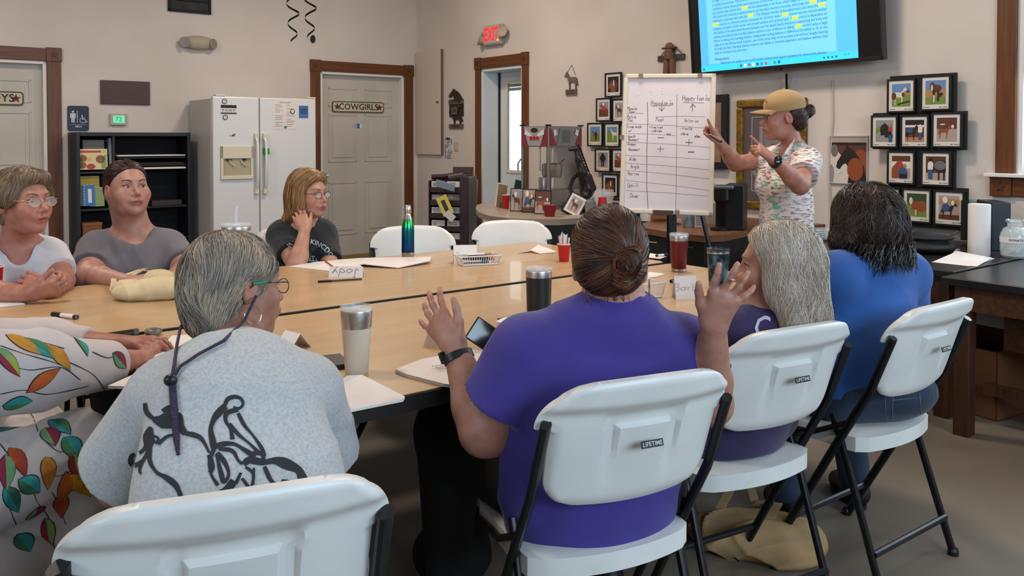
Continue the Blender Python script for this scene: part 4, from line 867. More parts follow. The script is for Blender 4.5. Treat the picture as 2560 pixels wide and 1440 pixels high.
def U(px, py):    # photo pixel of the board -> board plane
    u = (px - 1560 + 12 * (py - 186) / 346) / 233 * 2 - 1; v = 1 - (py - 186 - (px - 1560) * .02) / 350 * 2; return u * bw, v * bh
def ln_(pts, wd=.0032): ribbon(mb, [U(*p) for p in pts], wd, None, .0008)
ln_([(1620, 258), (1621, 300), (1618, 400), (1618, 470), (1621, 527)], .0032); ln_([(1695, 240), (1693, 380), (1690, 530)], .002)
for a_, b_, c_, d_ in ((1565, 286, 1610, 287), (1563, 312, 1765, 325), (1564, 337, 1690, 343), (1563, 358, 1778, 373), (1562, 392, 1778, 403), (1562, 411, 1778, 428), (1561, 429, 1776, 450), (1560, 454, 1776, 478), (1565, 480, 1774, 492), (1640, 296, 1763, 297)): ln_([(a_, b_), ((a_ + c_) / 2, (b_ + d_) / 2 - 1.5), (c_, d_)], .0016)
def hw_(s, px, py, h, wd=.0030, sl=.1):
    x, y = U(px, py); handwrite(mb, s, x, y, h, Matrix.Translation((0, 0, .0008)), wd, .3, sl, 0, .58)
k_ = 2 * bh / 350
for s_, px, py, hh_, wd_ in (('Hypotonia', 1629, 266, 13, .0035), ('Hypertonia', 1708, 256, 14, .0035), ('Muscle', 1570, 277, 7, .003), ('Tone', 1572, 285, 6.5, .003), ('Pelvis', 1569, 298, 7, .003), ('Pos.', 1570, 307, 7, .003), ('Post', 1642, 307, 10, .0032), ('Anterior', 1713, 310, 8, .0026), ('Croup angle', 1568, 322, 6, .003), ('w/', 1572, 333, 6, .003),
   ('Smooth', 1570, 347, 5.5, .003), ('Movement', 1571, 355, 5.5, .003), ('Choppy', 1569, 366, 6, .003), ('Movement', 1572, 380, 6, .003), ('Wide', 1574, 405, 8, .003), ('Angle', 1577, 424, 8, .003), ('Narrow', 1570, 441, 8, .003), ('Uphill', 1569, 471, 9, .003), ('Down', 1576, 497, 9, .003), ('+ from trunk', 1625, 324, 5, .003), ('- wide hips', 1627, 333, 5, .003), ('less', 1668, 341, 5, .0028), ('- from hip', 1702, 328, 5.5, .003), ('wide up', 1704, 341, 5, .003), ('slow', 1738, 348, 6, .0045)):
    hw_(s_, px, py, hh_ * k_ * (1.15 if hh_ < 9.5 else .95), wd_ * .62)
ln_([(1629, 268), (1678, 268)], .002); ln_([(1710, 261), (1762, 263)], .002)
ln_([(1656, 262), (1656, 281)]); ln_([(1649, 273), (1656, 281), (1663, 273)]); ln_([(1733, 284), (1734, 266)]); ln_([(1728, 274), (1734, 265), (1741, 273)])
ln_([(1646, 348), (1661, 348)], .004); ln_([(1716, 360), (1732, 361)], .004); ln_([(1724, 353), (1723, 367)], .003); ln_([(1645, 376), (1662, 376)], .003); ln_([(1653, 369), (1652, 384)], .003); ln_([(1722, 384), (1736, 384)], .006)
wb('handwriting', mb, mat('marker_ink', '#574551', .6))
mb = MB(); r_ = random.Random(5)
for _ in range(16): x, y = U(1570 + r_.random() * 90, 200 + r_.random() * 45); mb.box(x, x + r_.uniform(.002, .007), y, y + .002, .0004, .0006)
wb('marker_specks', mb, mat('marker_faint', '#8a7b84', .6))
# easel legs in world space
foot = [PY(1668, 700, 5.15), PY(1799, 700, 4.75), PY(1705, 700, 4.55)]
tp = WBM @ Vector((0, bh * .8, -.03))
mbl = [((-.25, .75), (cx3.x - .42, cx3.y + .10)), ((.42, .35), (cx3.x + .35, cx3.y - .12)), (None, (cx3.x + .05, cx3.y + .62))]
for k, (f_x, f_y) in enumerate(((cx3.x - .36, cx3.y + .02), (cx3.x + .40, cx3.y - .05), (cx3.x + .06, cx3.y + .28))):
    q_ = WBM @ Vector(((-.03, .03, 0)[k], bh * .75, -.035)); mb = MB().tube([q_, (f_x, f_y, .0)], .0155, 8, flat=.7).tube([(f_x, f_y, 0), (f_x, f_y, .02)], .02, 8)
    build('easel_leg', mb, black_mt, WB, world=True)
q_ = WBM @ Vector((.04, -bh + .02, -.03)); build('centre_post', MB().box(q_.x - .02, q_.x + .02, q_.y - .01, q_.y + .02, .45, q_.z + .1), black_mt, WB, world=True)
build('spreader', MB().tube([(cx3.x - .25, cx3.y + .03, .5), (q_.x, q_.y, .5), (cx3.x + .26, cx3.y - .02, .5)], .01, 6), black_mt, WB, world=True)

# ================================================================ DESKS BEHIND
# curved desk with the popcorn machine
def poly_top(name, label, cat, pts, z, th, mt_top, mt_edge, rail=None):
    c = sum((Vector((p.x, p.y, 0)) for p in pts), Vector()) / len(pts)
    T = thing(name, label, cat, c); P2 = [(p.x - c.x, p.y - c.y) for p in pts]
    build('desktop', MB().prism(P2, z - .003, z), mt_top, T); build('edge_band', MB().prism([(x * .998, y * .998) for x, y in P2], z - th, z - .003), mt_edge, T)
    return T, P2, c
DZ = .76
edge_px = [(1192, 520), (1189, 528), (1196, 538), (1225, 548), (1270, 553), (1330, 556), (1400, 556), (1470, 552), (1530, 546)]
pts = [PZ(x, y - 8, DZ) for x, y in edge_px]
pts = pts + [RC(SRW - .02, room(pts[-1]).y + .1), RC(SRW - .02, room(pts[0]).y - .25), PZ(1215, 506, DZ)]
CD, P2, cc = poly_top('curved_desk', 'curved pale laminate desk holding the popcorn machine and horse statue', 'desk', pts, DZ, .045, mat('desk_laminate', '#a8978a', .35, col2='#9c8b7d', scale=10), mat('desk_edge', '#8b7b6c', .4))
q = [PZ(1215, 545, DZ), PZ(1440, 556, DZ)]
def inner(p, f=.85): return ((p.x - cc.x) * f, (p.y - cc.y) * f)
build('panel', MB().prism([inner(PZ(1215, 536, DZ), .92), inner(PZ(1330, 552, DZ), .92), inner(RC(SRW - .05, room(PZ(1330, 552, DZ)).y + .6)), inner(RC(SRW - .05, room(pts[-2]).y), .8)], 0, DZ - .05), mat('desk_panel_white', '#bdb6b0', .5), CD)
build('base_cabinet', MB().prism([inner(PZ(1365, 552, DZ), .9), inner(PZ(1500, 548, DZ), .9), inner(RC(SRW - .05, room(PZ(1500, 548, DZ)).y + .3)), inner(RC(SRW - .05, room(PZ(1350, 552, DZ)).y + .3), .85)], 0, DZ - .05), black, CD)
# popcorn machine
DCp = PZ(1375, 515, DZ)
pY = PZ(1375, 520, DZ).y + .1
al = mat('brushed_aluminium', '#8f8c8b', .4, metal=.6)
A_ = PY(1303, 500, pY - .12); B_ = PY(1371, 500, pY - .30); C_ = PY(1455, 500, pY + .02)
PM = thing('popcorn_machine', 'glass sided popcorn machine with red and silver header on the curved desk', 'popcorn machine', (B_.x, B_.y, DZ))
e1 = Vector((A_.x - B_.x, A_.y - B_.y, 0)); e2 = Vector((C_.x - B_.x, C_.y - B_.y, 0)); ztop = PY(1380, 315, pY - .25).z - DZ
def cnr(u, v): return e1 * u + e2 * v
def pbox(u0, u1, v0, v1, z0, z1):
    vs = [cnr(u, v) + Vector((0, 0, z)) for z in (z0, z1) for v in (v0, v1) for u in (u0, u1)]
    return MB().add(vs, [(0, 2, 3, 1), (4, 5, 7, 6), (0, 1, 5, 4), (2, 6, 7, 3), (0, 4, 6, 2), (1, 3, 7, 5)])
gz = .16; hz = ztop * .75
build('base', pbox(0, 1, 0, 1, 0, gz), al, PM, bevel=.004)
for u, v in ((0, 0), (.93, 0), (0, .95), (.93, .95)): build('corner_post', pbox(u, u + .07, v, v + .05, gz, hz), al, PM, bevel=.002)
build('header', pbox(0, 1, 0, 1, hz, ztop), al, PM, bevel=.004)
for u, v in ((-.02, -.03), (.93, -.03), (-.02, .93)): build('corner_cap', pbox(u, u + .1, v, v + .1, ztop, ztop + .012), black_pl, PM)
for f_ in (pbox(.07, .93, -.004, .006, gz, hz), pbox(-.004, .006, .05, .95, gz, hz)): build('glass_pane', f_, glass, PM)
build('back_mirror', pbox(.05, .95, .93, .95, gz, hz), mat('mirror_back', '#b9bcc0', .25, metal=.6), PM)
kt = cnr(.5, .5); build('kettle', MB().lathe([(.075, 0), (.085, .03), (.085, .11), (.07, .12), (0, .125)], 20, Matrix.Translation((kt.x, kt.y, hz - .26))).tube([(kt.x, kt.y, hz - .13), (kt.x, kt.y, hz)], .012), steel, PM, smooth=True)
build('hanging_arm', MB().tube([(kt.x - .1, kt.y, hz), (kt.x - .1, kt.y, hz - .2), (kt.x + .02, kt.y - .02, hz - .21)], .008, 6).tube([(kt.x - .02, kt.y - .09, hz - .2), (kt.x + .1, kt.y - .12, hz - .1)], .007, 6), steel, PM)
build('popcorn_scoop', MB().lathe([(.05, 0), (.055, .09), (.05, .1), (0, .02)], 14, Matrix.Translation(cnr(.5, .3) + Vector((0, 0, gz)))), steel, PM, smooth=True)
def facep(e, other, spec):   # decorate one header face; polygon coords 0..1
    n_ = e.cross(UP).normalized(); n_ = n_ if n_.dot(-other) > 0 else -n_
    for k, (m_, pts_) in enumerate(spec):
        mb = MB(); mb.add([e * x + Vector((0, 0, hz + (ztop - hz) * z)) + n_ * (.003 + .0008 * k) for x, z in pts_], [tuple(range(len(pts_)))]); build('header_print', mb, m_, PM)
pr = mat('popcorn_red', '#7d2b33', .5); prs = mat('popcorn_bright_red', '#a81f24', .4, em=.0); pgr = mat('popcorn_grey', '#9a9596', .5)
facep(e1, e2, [(pr, [(.02, .04), (.28, .04), (.08, .96), (.02, .96)]), (pr, [(.98, .04), (.72, .04), (.92, .96), (.98, .96)]), (pgr, [(.28, .05), (.72, .05), (.9, .95), (.1, .95)]), (bronze, circ(.5, .8, .14, 10, .12)), (wht, [(.14, .6), (.4, .45), (.4, .6), (.16, .85)]), (wht, [(.86, .6), (.6, .45), (.6, .6), (.84, .85)])] + [(prs, circ(x, .42, .055, 10, .1)) for x in (.38, .5, .62)])
facep(e2, e1, [(pr, [(.03, .06), (.22, .06), (.06, .9), (.03, .9)]), (pr, [(.97, .06), (.78, .06), (.94, .9), (.97, .9)]), (mat('popcorn_mid', '#77757a', .5), [(.22, .06), (.78, .06), (.66, .94), (.34, .94)]), (mat('popcorn_dark', '#605e62', .5), Q(.38, .62, .2, .8)), (wht, [(.15, .5), (.24, .6), (.2, .85), (.12, .8)]), (wht, [(.85, .5), (.76, .6), (.8, .85), (.88, .8)])])
build('door_handle', MB().tube([cnr(.98, -.02) + Vector((0, 0, hz - .1)), cnr(1.04, -.06) + Vector((0, 0, hz - .14)), cnr(1.04, -.06) + Vector((0, 0, hz - .20))], .008, 6), al, PM)
# ================================================================ SMOOTH SOLIDS (distance fields meshed with OpenVDB)
class SDF:
    def __init__(s, lo, hi, h):
        s.h = h; s.lo = np.array(lo, float) - 3 * h; n = np.ceil((np.array(hi) - s.lo) / h).astype(int) + 4
        s.n = n; s.a = np.full(n, .5, np.float32)
        s.ax = [(s.lo[i] + h * np.arange(n[i])).astype(np.float32) for i in range(3)]
    def win(s, lo, hi):
        i0 = np.maximum(0, np.floor((np.array(lo) - s.lo) / s.h).astype(int)); i1 = np.minimum(s.n, np.ceil((np.array(hi) - s.lo) / s.h).astype(int) + 1)
        if (i1 <= i0).any(): return None
        sl = tuple(slice(a, b) for a, b in zip(i0, i1))
        return sl, (s.ax[0][sl[0]][:, None, None], s.ax[1][sl[1]][None, :, None], s.ax[2][sl[2]][None, None, :])
    def mix(s, sl, d, k, op='u'):
        a = s.a[sl]
        if op == 'i': s.a[sl] = np.maximum(a, d); return
        if op == 's':
            d = -d
            if k > 0: h = np.maximum(k - np.abs(a - d), 0) / k; s.a[sl] = np.maximum(a, d) + h * h * k * .25
            else: s.a[sl] = np.maximum(a, d)
            return
        if k > 0: h = np.maximum(k - np.abs(a - d), 0) / k; s.a[sl] = np.minimum(a, d) - h * h * k * .25
        else: s.a[sl] = np.minimum(a, d)
    def cap(s, a, b, ra, rb=None, k=.0, op='u', clip=None, fx=None, fs=1.0):
        """round cone a->b; fx: axis flattened by the factor fs; clip: [(point, normal)] half spaces removed beyond"""
        rb = ra if rb is None else rb; a = np.array(a, float); b = np.array(b, float); m = max(ra, rb) * max(1, fs, 1 / fs if fs else 1) + k + .012
        w_ = s.win(np.minimum(a, b) - m, np.maximum(a, b) + m)
        if w_ is None: return
        sl, (X, Y, Z) = w_; d = b - a; L2 = max(d @ d, 1e-12)
        px, py, pz = X - a[0], Y - a[1], Z - a[2]
        t = np.clip((px * d[0] + py * d[1] + pz * d[2]) / L2, 0, 1)
        qx, qy, qz = px - t * d[0], py - t * d[1], pz - t * d[2]
        if fx is not None:
            f_ = np.array(fx, float); f_ /= np.linalg.norm(f_); c = (qx * f_[0] + qy * f_[1] + qz * f_[2]) * (1 / fs - 1)
            qx, qy, qz = qx + c * f_[0], qy + c * f_[1], qz + c * f_[2]
            D = (np.sqrt(qx * qx + qy * qy + qz * qz) - (ra + (rb - ra) * t)) * min(1, fs)
        else: D = np.sqrt(qx * qx + qy * qy + qz * qz) - (ra + (rb - ra) * t)
        for p, n in (clip or ()):
            D = np.maximum(D, (X - p[0]) * n[0] + (Y - p[1]) * n[1] + (Z - p[2]) * n[2])
        s.mix(sl, D.astype(np.float32), k, op)
    def ell(s, c, r, M=None, k=.0, op='u', clip=None):
        c = np.array(c, float); r = np.array(r, float); m = r.max() + k + .012
        w_ = s.win(c - m, c + m)
        if w_ is None: return
        sl, (X, Y, Z) = w_; p = [X - c[0], Y - c[1], Z - c[2]]
        if M is not None:
            M = np.array(M)[:3, :3]; p = [p[0] * M[0, i] + p[1] * M[1, i] + p[2] * M[2, i] for i in range(3)]
        k0 = np.sqrt((p[0] / r[0]) ** 2 + (p[1] / r[1]) ** 2 + (p[2] / r[2]) ** 2)
        k1 = np.sqrt((p[0] / r[0] ** 2) ** 2 + (p[1] / r[1] ** 2) ** 2 + (p[2] / r[2] ** 2) ** 2) + 1e-9
        D = k0 * (k0 - 1) / k1
        for q, n in (clip or ()): D = np.maximum(D, (X - q[0]) * n[0] + (Y - q[1]) * n[1] + (Z - q[2]) * n[2])
        s.mix(sl, D.astype(np.float32), k, op)
    def plane(s, p, n):                     # remove everything on the normal's side
        X, Y, Z = s.ax[0][:, None, None], s.ax[1][None, :, None], s.ax[2][None, None, :]
        s.a = np.maximum(s.a, ((X - p[0]) * n[0] + (Y - p[1]) * n[1] + (Z - p[2]) * n[2]).astype(np.float32))
    def folds(s, amp, dirs, seed=0):
        """cloth folds: a few warped sine ridges added to the field"""
        r = random.Random(seed); X, Y, Z = s.ax[0][:, None, None], s.ax[1][None, :, None], s.ax[2][None, None, :]
        D = 0
        for (dx, dy, dz, fr) in dirs:
            w_ = 1.3 * np.sin(X * 9 + Z * 7 + r.random() * 6) + 1.1 * np.sin(Z * 13 - Y * 8 + r.random() * 6)
            ph = (X * dx + Y * dy + Z * dz) * fr + w_ + r.random() * 6
            env = .5 + .5 * np.sin(X * 6 + Y * 5 + Z * 8 + r.random() * 6)
            D = D + (1 - np.abs(np.sin(ph))) ** 2 * env
        s.a = s.a - (amp * D).astype(np.float32)
    def mesh(s):
        h = s.h; a = np.clip(s.a, -3 * h, 3 * h).astype(np.float32)
        a[0], a[-1], a[:, 0], a[:, -1], a[:, :, 0], a[:, :, -1] = [3 * h] * 6
        g = vdb.FloatGrid(3 * h); g.copyFromArray(a, tolerance=0.0); g.transform = vdb.createLinearTransform(voxelSize=h)
        p, q = g.convertToQuads(0.0)
        return p.astype(np.float64) + s.lo, q
def sdf_obj(name, S, m, parent, col=None, label=None, keep=True):
    p, q = S.mesh(); return np_obj(name, p, q, m, parent, col, label)
def np_obj(name, p, q, m, parent, col=None, label=None):
    me = bpy.data.meshes.new(name)
    inv = np.array(parent_matrix(parent).inverted()) if parent is not None else np.eye(4)
    pl = p @ inv[:3, :3].T + inv[:3, 3]
    me.vertices.add(len(p)); me.vertices.foreach_set('co', pl.ravel())
    k = q.shape[1]; me.loops.add(q.size); me.loops.foreach_set('vertex_index', q.ravel().astype(np.int32)); me.polygons.add(len(q))
    me.polygons.foreach_set('loop_start', np.arange(0, q.size, k, dtype=np.int32)); me.polygons.foreach_set('loop_total', np.full(len(q), k, np.int32))
    me.polygons.foreach_set('use_smooth', np.ones(len(q), bool)); me.update(calc_edges=True); me.validate()
    me.materials.append(m)
    if col is not None:
        c = me.color_attributes.new('Col', 'FLOAT_COLOR', 'POINT'); cc_ = np.ones((len(p), 4), np.float32); cc_[:, :3] = col(p) if callable(col) else col
        c.data.foreach_set('color', cc_.ravel())
    o = bpy.data.objects.new(name, me); COL.objects.link(o)
    if parent is not None: o.parent = parent
    if label: o['label'] = label
    o['_w'] = 0; del o['_w']
    return o
def bvh_of(p, q): return BVHTree.FromPolygons([tuple(v) for v in p], [tuple(int(i) for i in f) for f in q], epsilon=0)
# ================================================================ PEOPLE
V = Vector
def nrm(v): v = V(v); return v.normalized()
def frameM(fwd, up=(0, 0, 1)):
    y = nrm(fwd); z = V(up); z = (z - y * z.dot(y)).normalized(); x = y.cross(z)
    return Matrix((x, y, z)).transposed()          # columns side, forward, up
def skin_mat(): return mat('skin', '#ffffff', .5, attr='Col', bump=.06, bscale=140, sss=.12, col2='#f1dcd4', scale=30)
def hair_mat(): return mat('hair', '#ffffff', .42, attr='Col', spec=.35)
def lin(h): return np.array(hexc(h)[:3])
class Prims:
    def __init__(s): s.l = []
    def cap(s, a, b, ra, rb=None, k=.02, **kw): s.l.append(('c', V(a), V(b), ra, ra if rb is None else rb, k, kw)); return s
    def ell(s, c, r, M=None, k=.02, **kw): s.l.append(('e', V(c), V(r), M, k, kw)); return s
    def emit(s, S, inf=0, kk=1):
        for p in s.l:
            if p[0] == 'c': S.cap(p[1], p[2], p[3] + inf, p[4] + inf, p[5] * kk, **p[6])
            else: S.ell(p[1], V(p[2]) + V((inf,) * 3), p[3], p[4] * kk, **p[5])
def head_prims(c, M, sc=1.0, jaw=1.0, nose=1.0, mouth=0):
    g = lambda *p: c + M @ (V(p) * sc); A = Prims(); k = sc
    e = lambda p, r, kk=.02, rot=None, **kw: A.ell(g(*p), V(r) * k, M if rot is None else M @ rot, kk * k, **kw)
    cp = lambda a, b, ra, rb, kk=.012, **kw: A.cap(g(*a), g(*b), ra * k, rb * k, kk * k, **kw)
    e((0, -.014, .036), (.074, .094, .080), 0)
    e((0, .026, -.030), (.060 * jaw, .062, .084), .03)
    e((0, .036, -.078), (.046 * jaw, .044, .034), .03)
    e((0, .072, -.098), (.020 * jaw, .017, .017), .022)
    cp((-.030, .074, .024), (.030, .074, .024), .012, .012, .02)
    for x in (-1, 1):
        e((x * .040 * jaw, .056, -.032), (.023, .022, .024), .028)
        e((x * .014, .092, -.058), (.012, .010, .012), .02)
    cp((0, .082, .008), (0, .105 + .004 * nose, -.028), .0075, .0105 * nose, .012)
    for x in (-1, 1): e((x * .012 * nose, .094, -.034), (.0085, .011, .0075), .008)
    for x in (-1, 1): e((x * .031, .092, .002), (.017, .011, .0105), .012, op='s')
    for x in (-1, 1):
        e((x * .031, .0745, .0095), (.0165, .0115, .0045), .004)
        e((x * .031, .0735, -.0085), (.0150, .0105, .0040), .005)
    e((0, .0895, -.0605), (.022, .0095, .0052), .006); e((0, .0880, -.0715), (.019, .0095, .0062), .006)
    e((0, .099, -.0655), (.023, .0085, .0016 + .006 * mouth), .004, op='s')
    for x in (-1, 1):
        rt = Matrix.Rotation(R(-12), 3, 'X')
        e((x * .077, -.014, -.010), (.009, .019, .031), .006, rt)
        e((x * .086, -.010, -.006), (.006, .010, .019), .004, rt, op='s')
    return A
def add_hand(A, w, f, n, t, sc=1.0, curl=(.15, .15, .15, .15), spread=(.16, .04, -.08, -.22), thumb=(.75, .25), tc=.2, flen=1):
    """w wrist, f fingers' direction, n the way the palm faces, t the thumb's side"""
    f = nrm(f); n = V(n); n = (n - f * n.dot(f)).normalized(); t = V(t); t = (t - f * t.dot(f) - n * t.dot(n)).normalized()
    g = lambda a, b, c=0: w + (f * a + t * b + n * c) * sc
    tips = []
    kn = [(.088, .030), (.092, .010), (.087, -.011), (.078, -.030)]; ln = [.070, .079, .072, .056]; rr = [.0088, .0090, .0085, .0075]
    for i, (a, b) in enumerate(kn):
        A.cap(g(.008, b * .45), g(a, b), .015 * sc, .0115 * sc, .018 * sc)
    A.cap(g(.02, .0), g(.07, .0), .017 * sc, .014 * sc, .02 * sc)
    for i, (a, b) in enumerate(kn):
        p = g(a, b); d = (f + t * spread[i]).normalized(); r0 = rr[i] * sc
        ang = curl[i]
        for j, fr in enumerate((.45, .30, .25)):
            c_ = ang * (j * .6 + .6)
            dd = (d * math.cos(c_ * (1 if j == 0 else 1.5)) + n * math.sin(c_ * (1 if j == 0 else 1.5)))
            q = p + dd * ln[i] * fr * sc * flen
            A.cap(p, q, r0 * (1 - .09 * j) * 1.03, r0 * (1 - .09 * (j + 1)), .005 * sc); p = q
        tips.append((p, dd, r0))
    p = g(.016, .022, .004); d1_ = (f * math.cos(thumb[0]) + t * math.sin(thumb[0]) + n * thumb[1]).normalized()
    q = p + d1_ * .040 * sc; A.cap(p, q, .0165 * sc, .0125 * sc, .016 * sc)
    d2_ = (d1_ + f * tc).normalized(); q2 = q + d2_ * .032 * sc; A.cap(q, q2, .0118 * sc, .0100 * sc, .006 * sc)
    d3_ = (d2_ + f * tc).normalized(); q3 = q2 + d3_ * .024 * sc; A.cap(q2, q3, .0102 * sc, .0082 * sc, .004 * sc)
    tips.append((q3, d3_, .0105 * sc))
    return tips, n
def torso_prims(pel, che, nb, sL, sR, hip, waist, chest, dep, bust=0):
    up = nrm(nb - pel); sd = nrm(sR - sL); fw = nrm(up.cross(sd)); M = Matrix((sd, fw, up)).transposed(); A = Prims()
    A.cap(pel, pel.lerp(che, .5), hip, waist, 0, fx=fw, fs=dep / hip); A.cap(pel.lerp(che, .5), che, waist, chest, .05, fx=fw, fs=dep / hip)
    mid = (sL + sR) / 2
    A.cap(sL.lerp(mid, .10), sR.lerp(mid, .10), .050, .050, .07)
    A.ell(nb - up * .040, (.085, .062, .045), M, .05)
    A.cap(nb - up * .012, sL.lerp(mid, .22), .046, .050, .06); A.cap(nb - up * .012, sR.lerp(mid, .22), .046, .050, .06)
    if bust:
        for s_ in (-1, 1): A.ell(che + sd * s_ * chest * .45 + fw * dep * .62 - up * .02, (.075 * bust, .06 * bust, .075 * bust), M, .05)
    return A, sd, fw, up
def arm_prims(sh, el, wr, r=(.052, .043, .046, .028), k=.02):
    A = Prims(); A.cap(sh, el, r[0], r[1], k); m = el.lerp(wr, .3); A.cap(el, m, r[1], r[2], k); A.cap(m, wr, r[2], r[3], k); return A
def bounds(ls, pad=.03):
    lo = V((9, 9, 9)); hi = V((-9, -9, -9))
    for A in ls:
        for p in A.l:
            for q, r in (((p[1], p[3]), (p[2], p[4])) if p[0] == 'c' else ((p[1], max(p[2])),)):
                for i in range(3): lo[i] = min(lo[i], q[i] - r); hi[i] = max(hi[i], q[i] + r)
    return [x - pad for x in lo], [x + pad for x in hi]
def make_hair(name, T, S, c, M, sc, flow, n, steps, step, width, cols, lift=.0015, wob=.25, seed=1, region=None, label=None, shell_dark=.45, taper=True, twist=0, clump=.25):
    """a hair mass meshed from S, with strands laid over it following flow(local point) -> local direction"""
    p, q = S.mesh(); rnd = random.Random(seed); cols_ = [lin(h) for h in cols]
    Mi = M.inverted(); cn = np.array(c); Mn = np.array(M)
    loc = ((p - cn) @ Mn) / sc
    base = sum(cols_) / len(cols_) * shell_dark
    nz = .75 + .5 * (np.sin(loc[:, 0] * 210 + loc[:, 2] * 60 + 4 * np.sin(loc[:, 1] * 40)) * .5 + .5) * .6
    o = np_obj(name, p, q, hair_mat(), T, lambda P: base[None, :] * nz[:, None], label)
    bv = bvh_of(p, q)
    tris = p[q].mean(1); vs = []; fs = []; cc_ = []
    idx = np.random.RandomState(seed).permutation(len(tris)); cnt = 0
    for ii in idx:
        if cnt >= n: break
        pt = V(tris[ii]); lp = (Mi @ (pt - c)) / sc
        if region is not None and not region(lp): continue
        cnt += 1; lk = math.sin(lp[0] * 95 + 3 * math.sin(lp[2] * 40 + seed)) + math.sin(lp[1] * 70 + lp[2] * 55 + seed) + rnd.gauss(0, .8); col = cols_[int(max(0, min(.999, (lk + 2.4) / 4.8)) * len(cols_))] * rnd.uniform(.88, 1.12); lft = rnd.uniform(0, lift) + .0006
        wx, wy, wz = [rnd.uniform(-wob, wob) for _ in range(3)]; ph = rnd.random() * 6; b0 = len(vs); k = 0; ns = max(3, int(steps * rnd.uniform(.6, 1.15)))
        side = None
        for j in range(ns + 1):
            hit, nn, _, _ = bv.find_nearest(pt)
            if hit is None: break
            lp = (Mi @ (hit - c)) / sc; d = V(flow(lp)) + V((wx, wy, wz)) + V((math.sin(lp[2] * 48 + lp[0] * 31 + seed), math.sin(lp[0] * 53 + seed * 2), math.sin(lp[1] * 41 + lp[0] * 20))) * clump
            if twist: d += V((math.sin(j * twist + ph), math.cos(j * twist + ph * 1.3), 0)) * .55
            d = M @ d; d = (d - nn * d.dot(nn)); 
            if d.length < 1e-5: break
            d.normalize(); sd_ = d.cross(nn).normalized(); wdt = width * (1 - (.75 * j / ns if taper else 0)) * .5 * sc
            q_ = hit + nn * (lft * min(1, j * .5 + .3) + .0004)
            tl_ = nn * (wdt * .5 * math.sin(ph)); vs += [q_ - sd_ * wdt + tl_, q_ + sd_ * wdt - tl_]; k += 1
            pt = hit + d * step * sc + nn * .001
        for j in range(k - 1): fs.append((b0 + 2 * j, b0 + 2 * j + 1, b0 + 2 * j + 3, b0 + 2 * j + 2))
        cc_ += [col] * (2 * k)
    if vs:
        np_obj('hair_strands', np.array([tuple(v) for v in vs]), np.array(fs), hair_mat(), T if o is None else o_parent(o, T), np.array(cc_), None)
    return o
def o_parent(o, T): return T
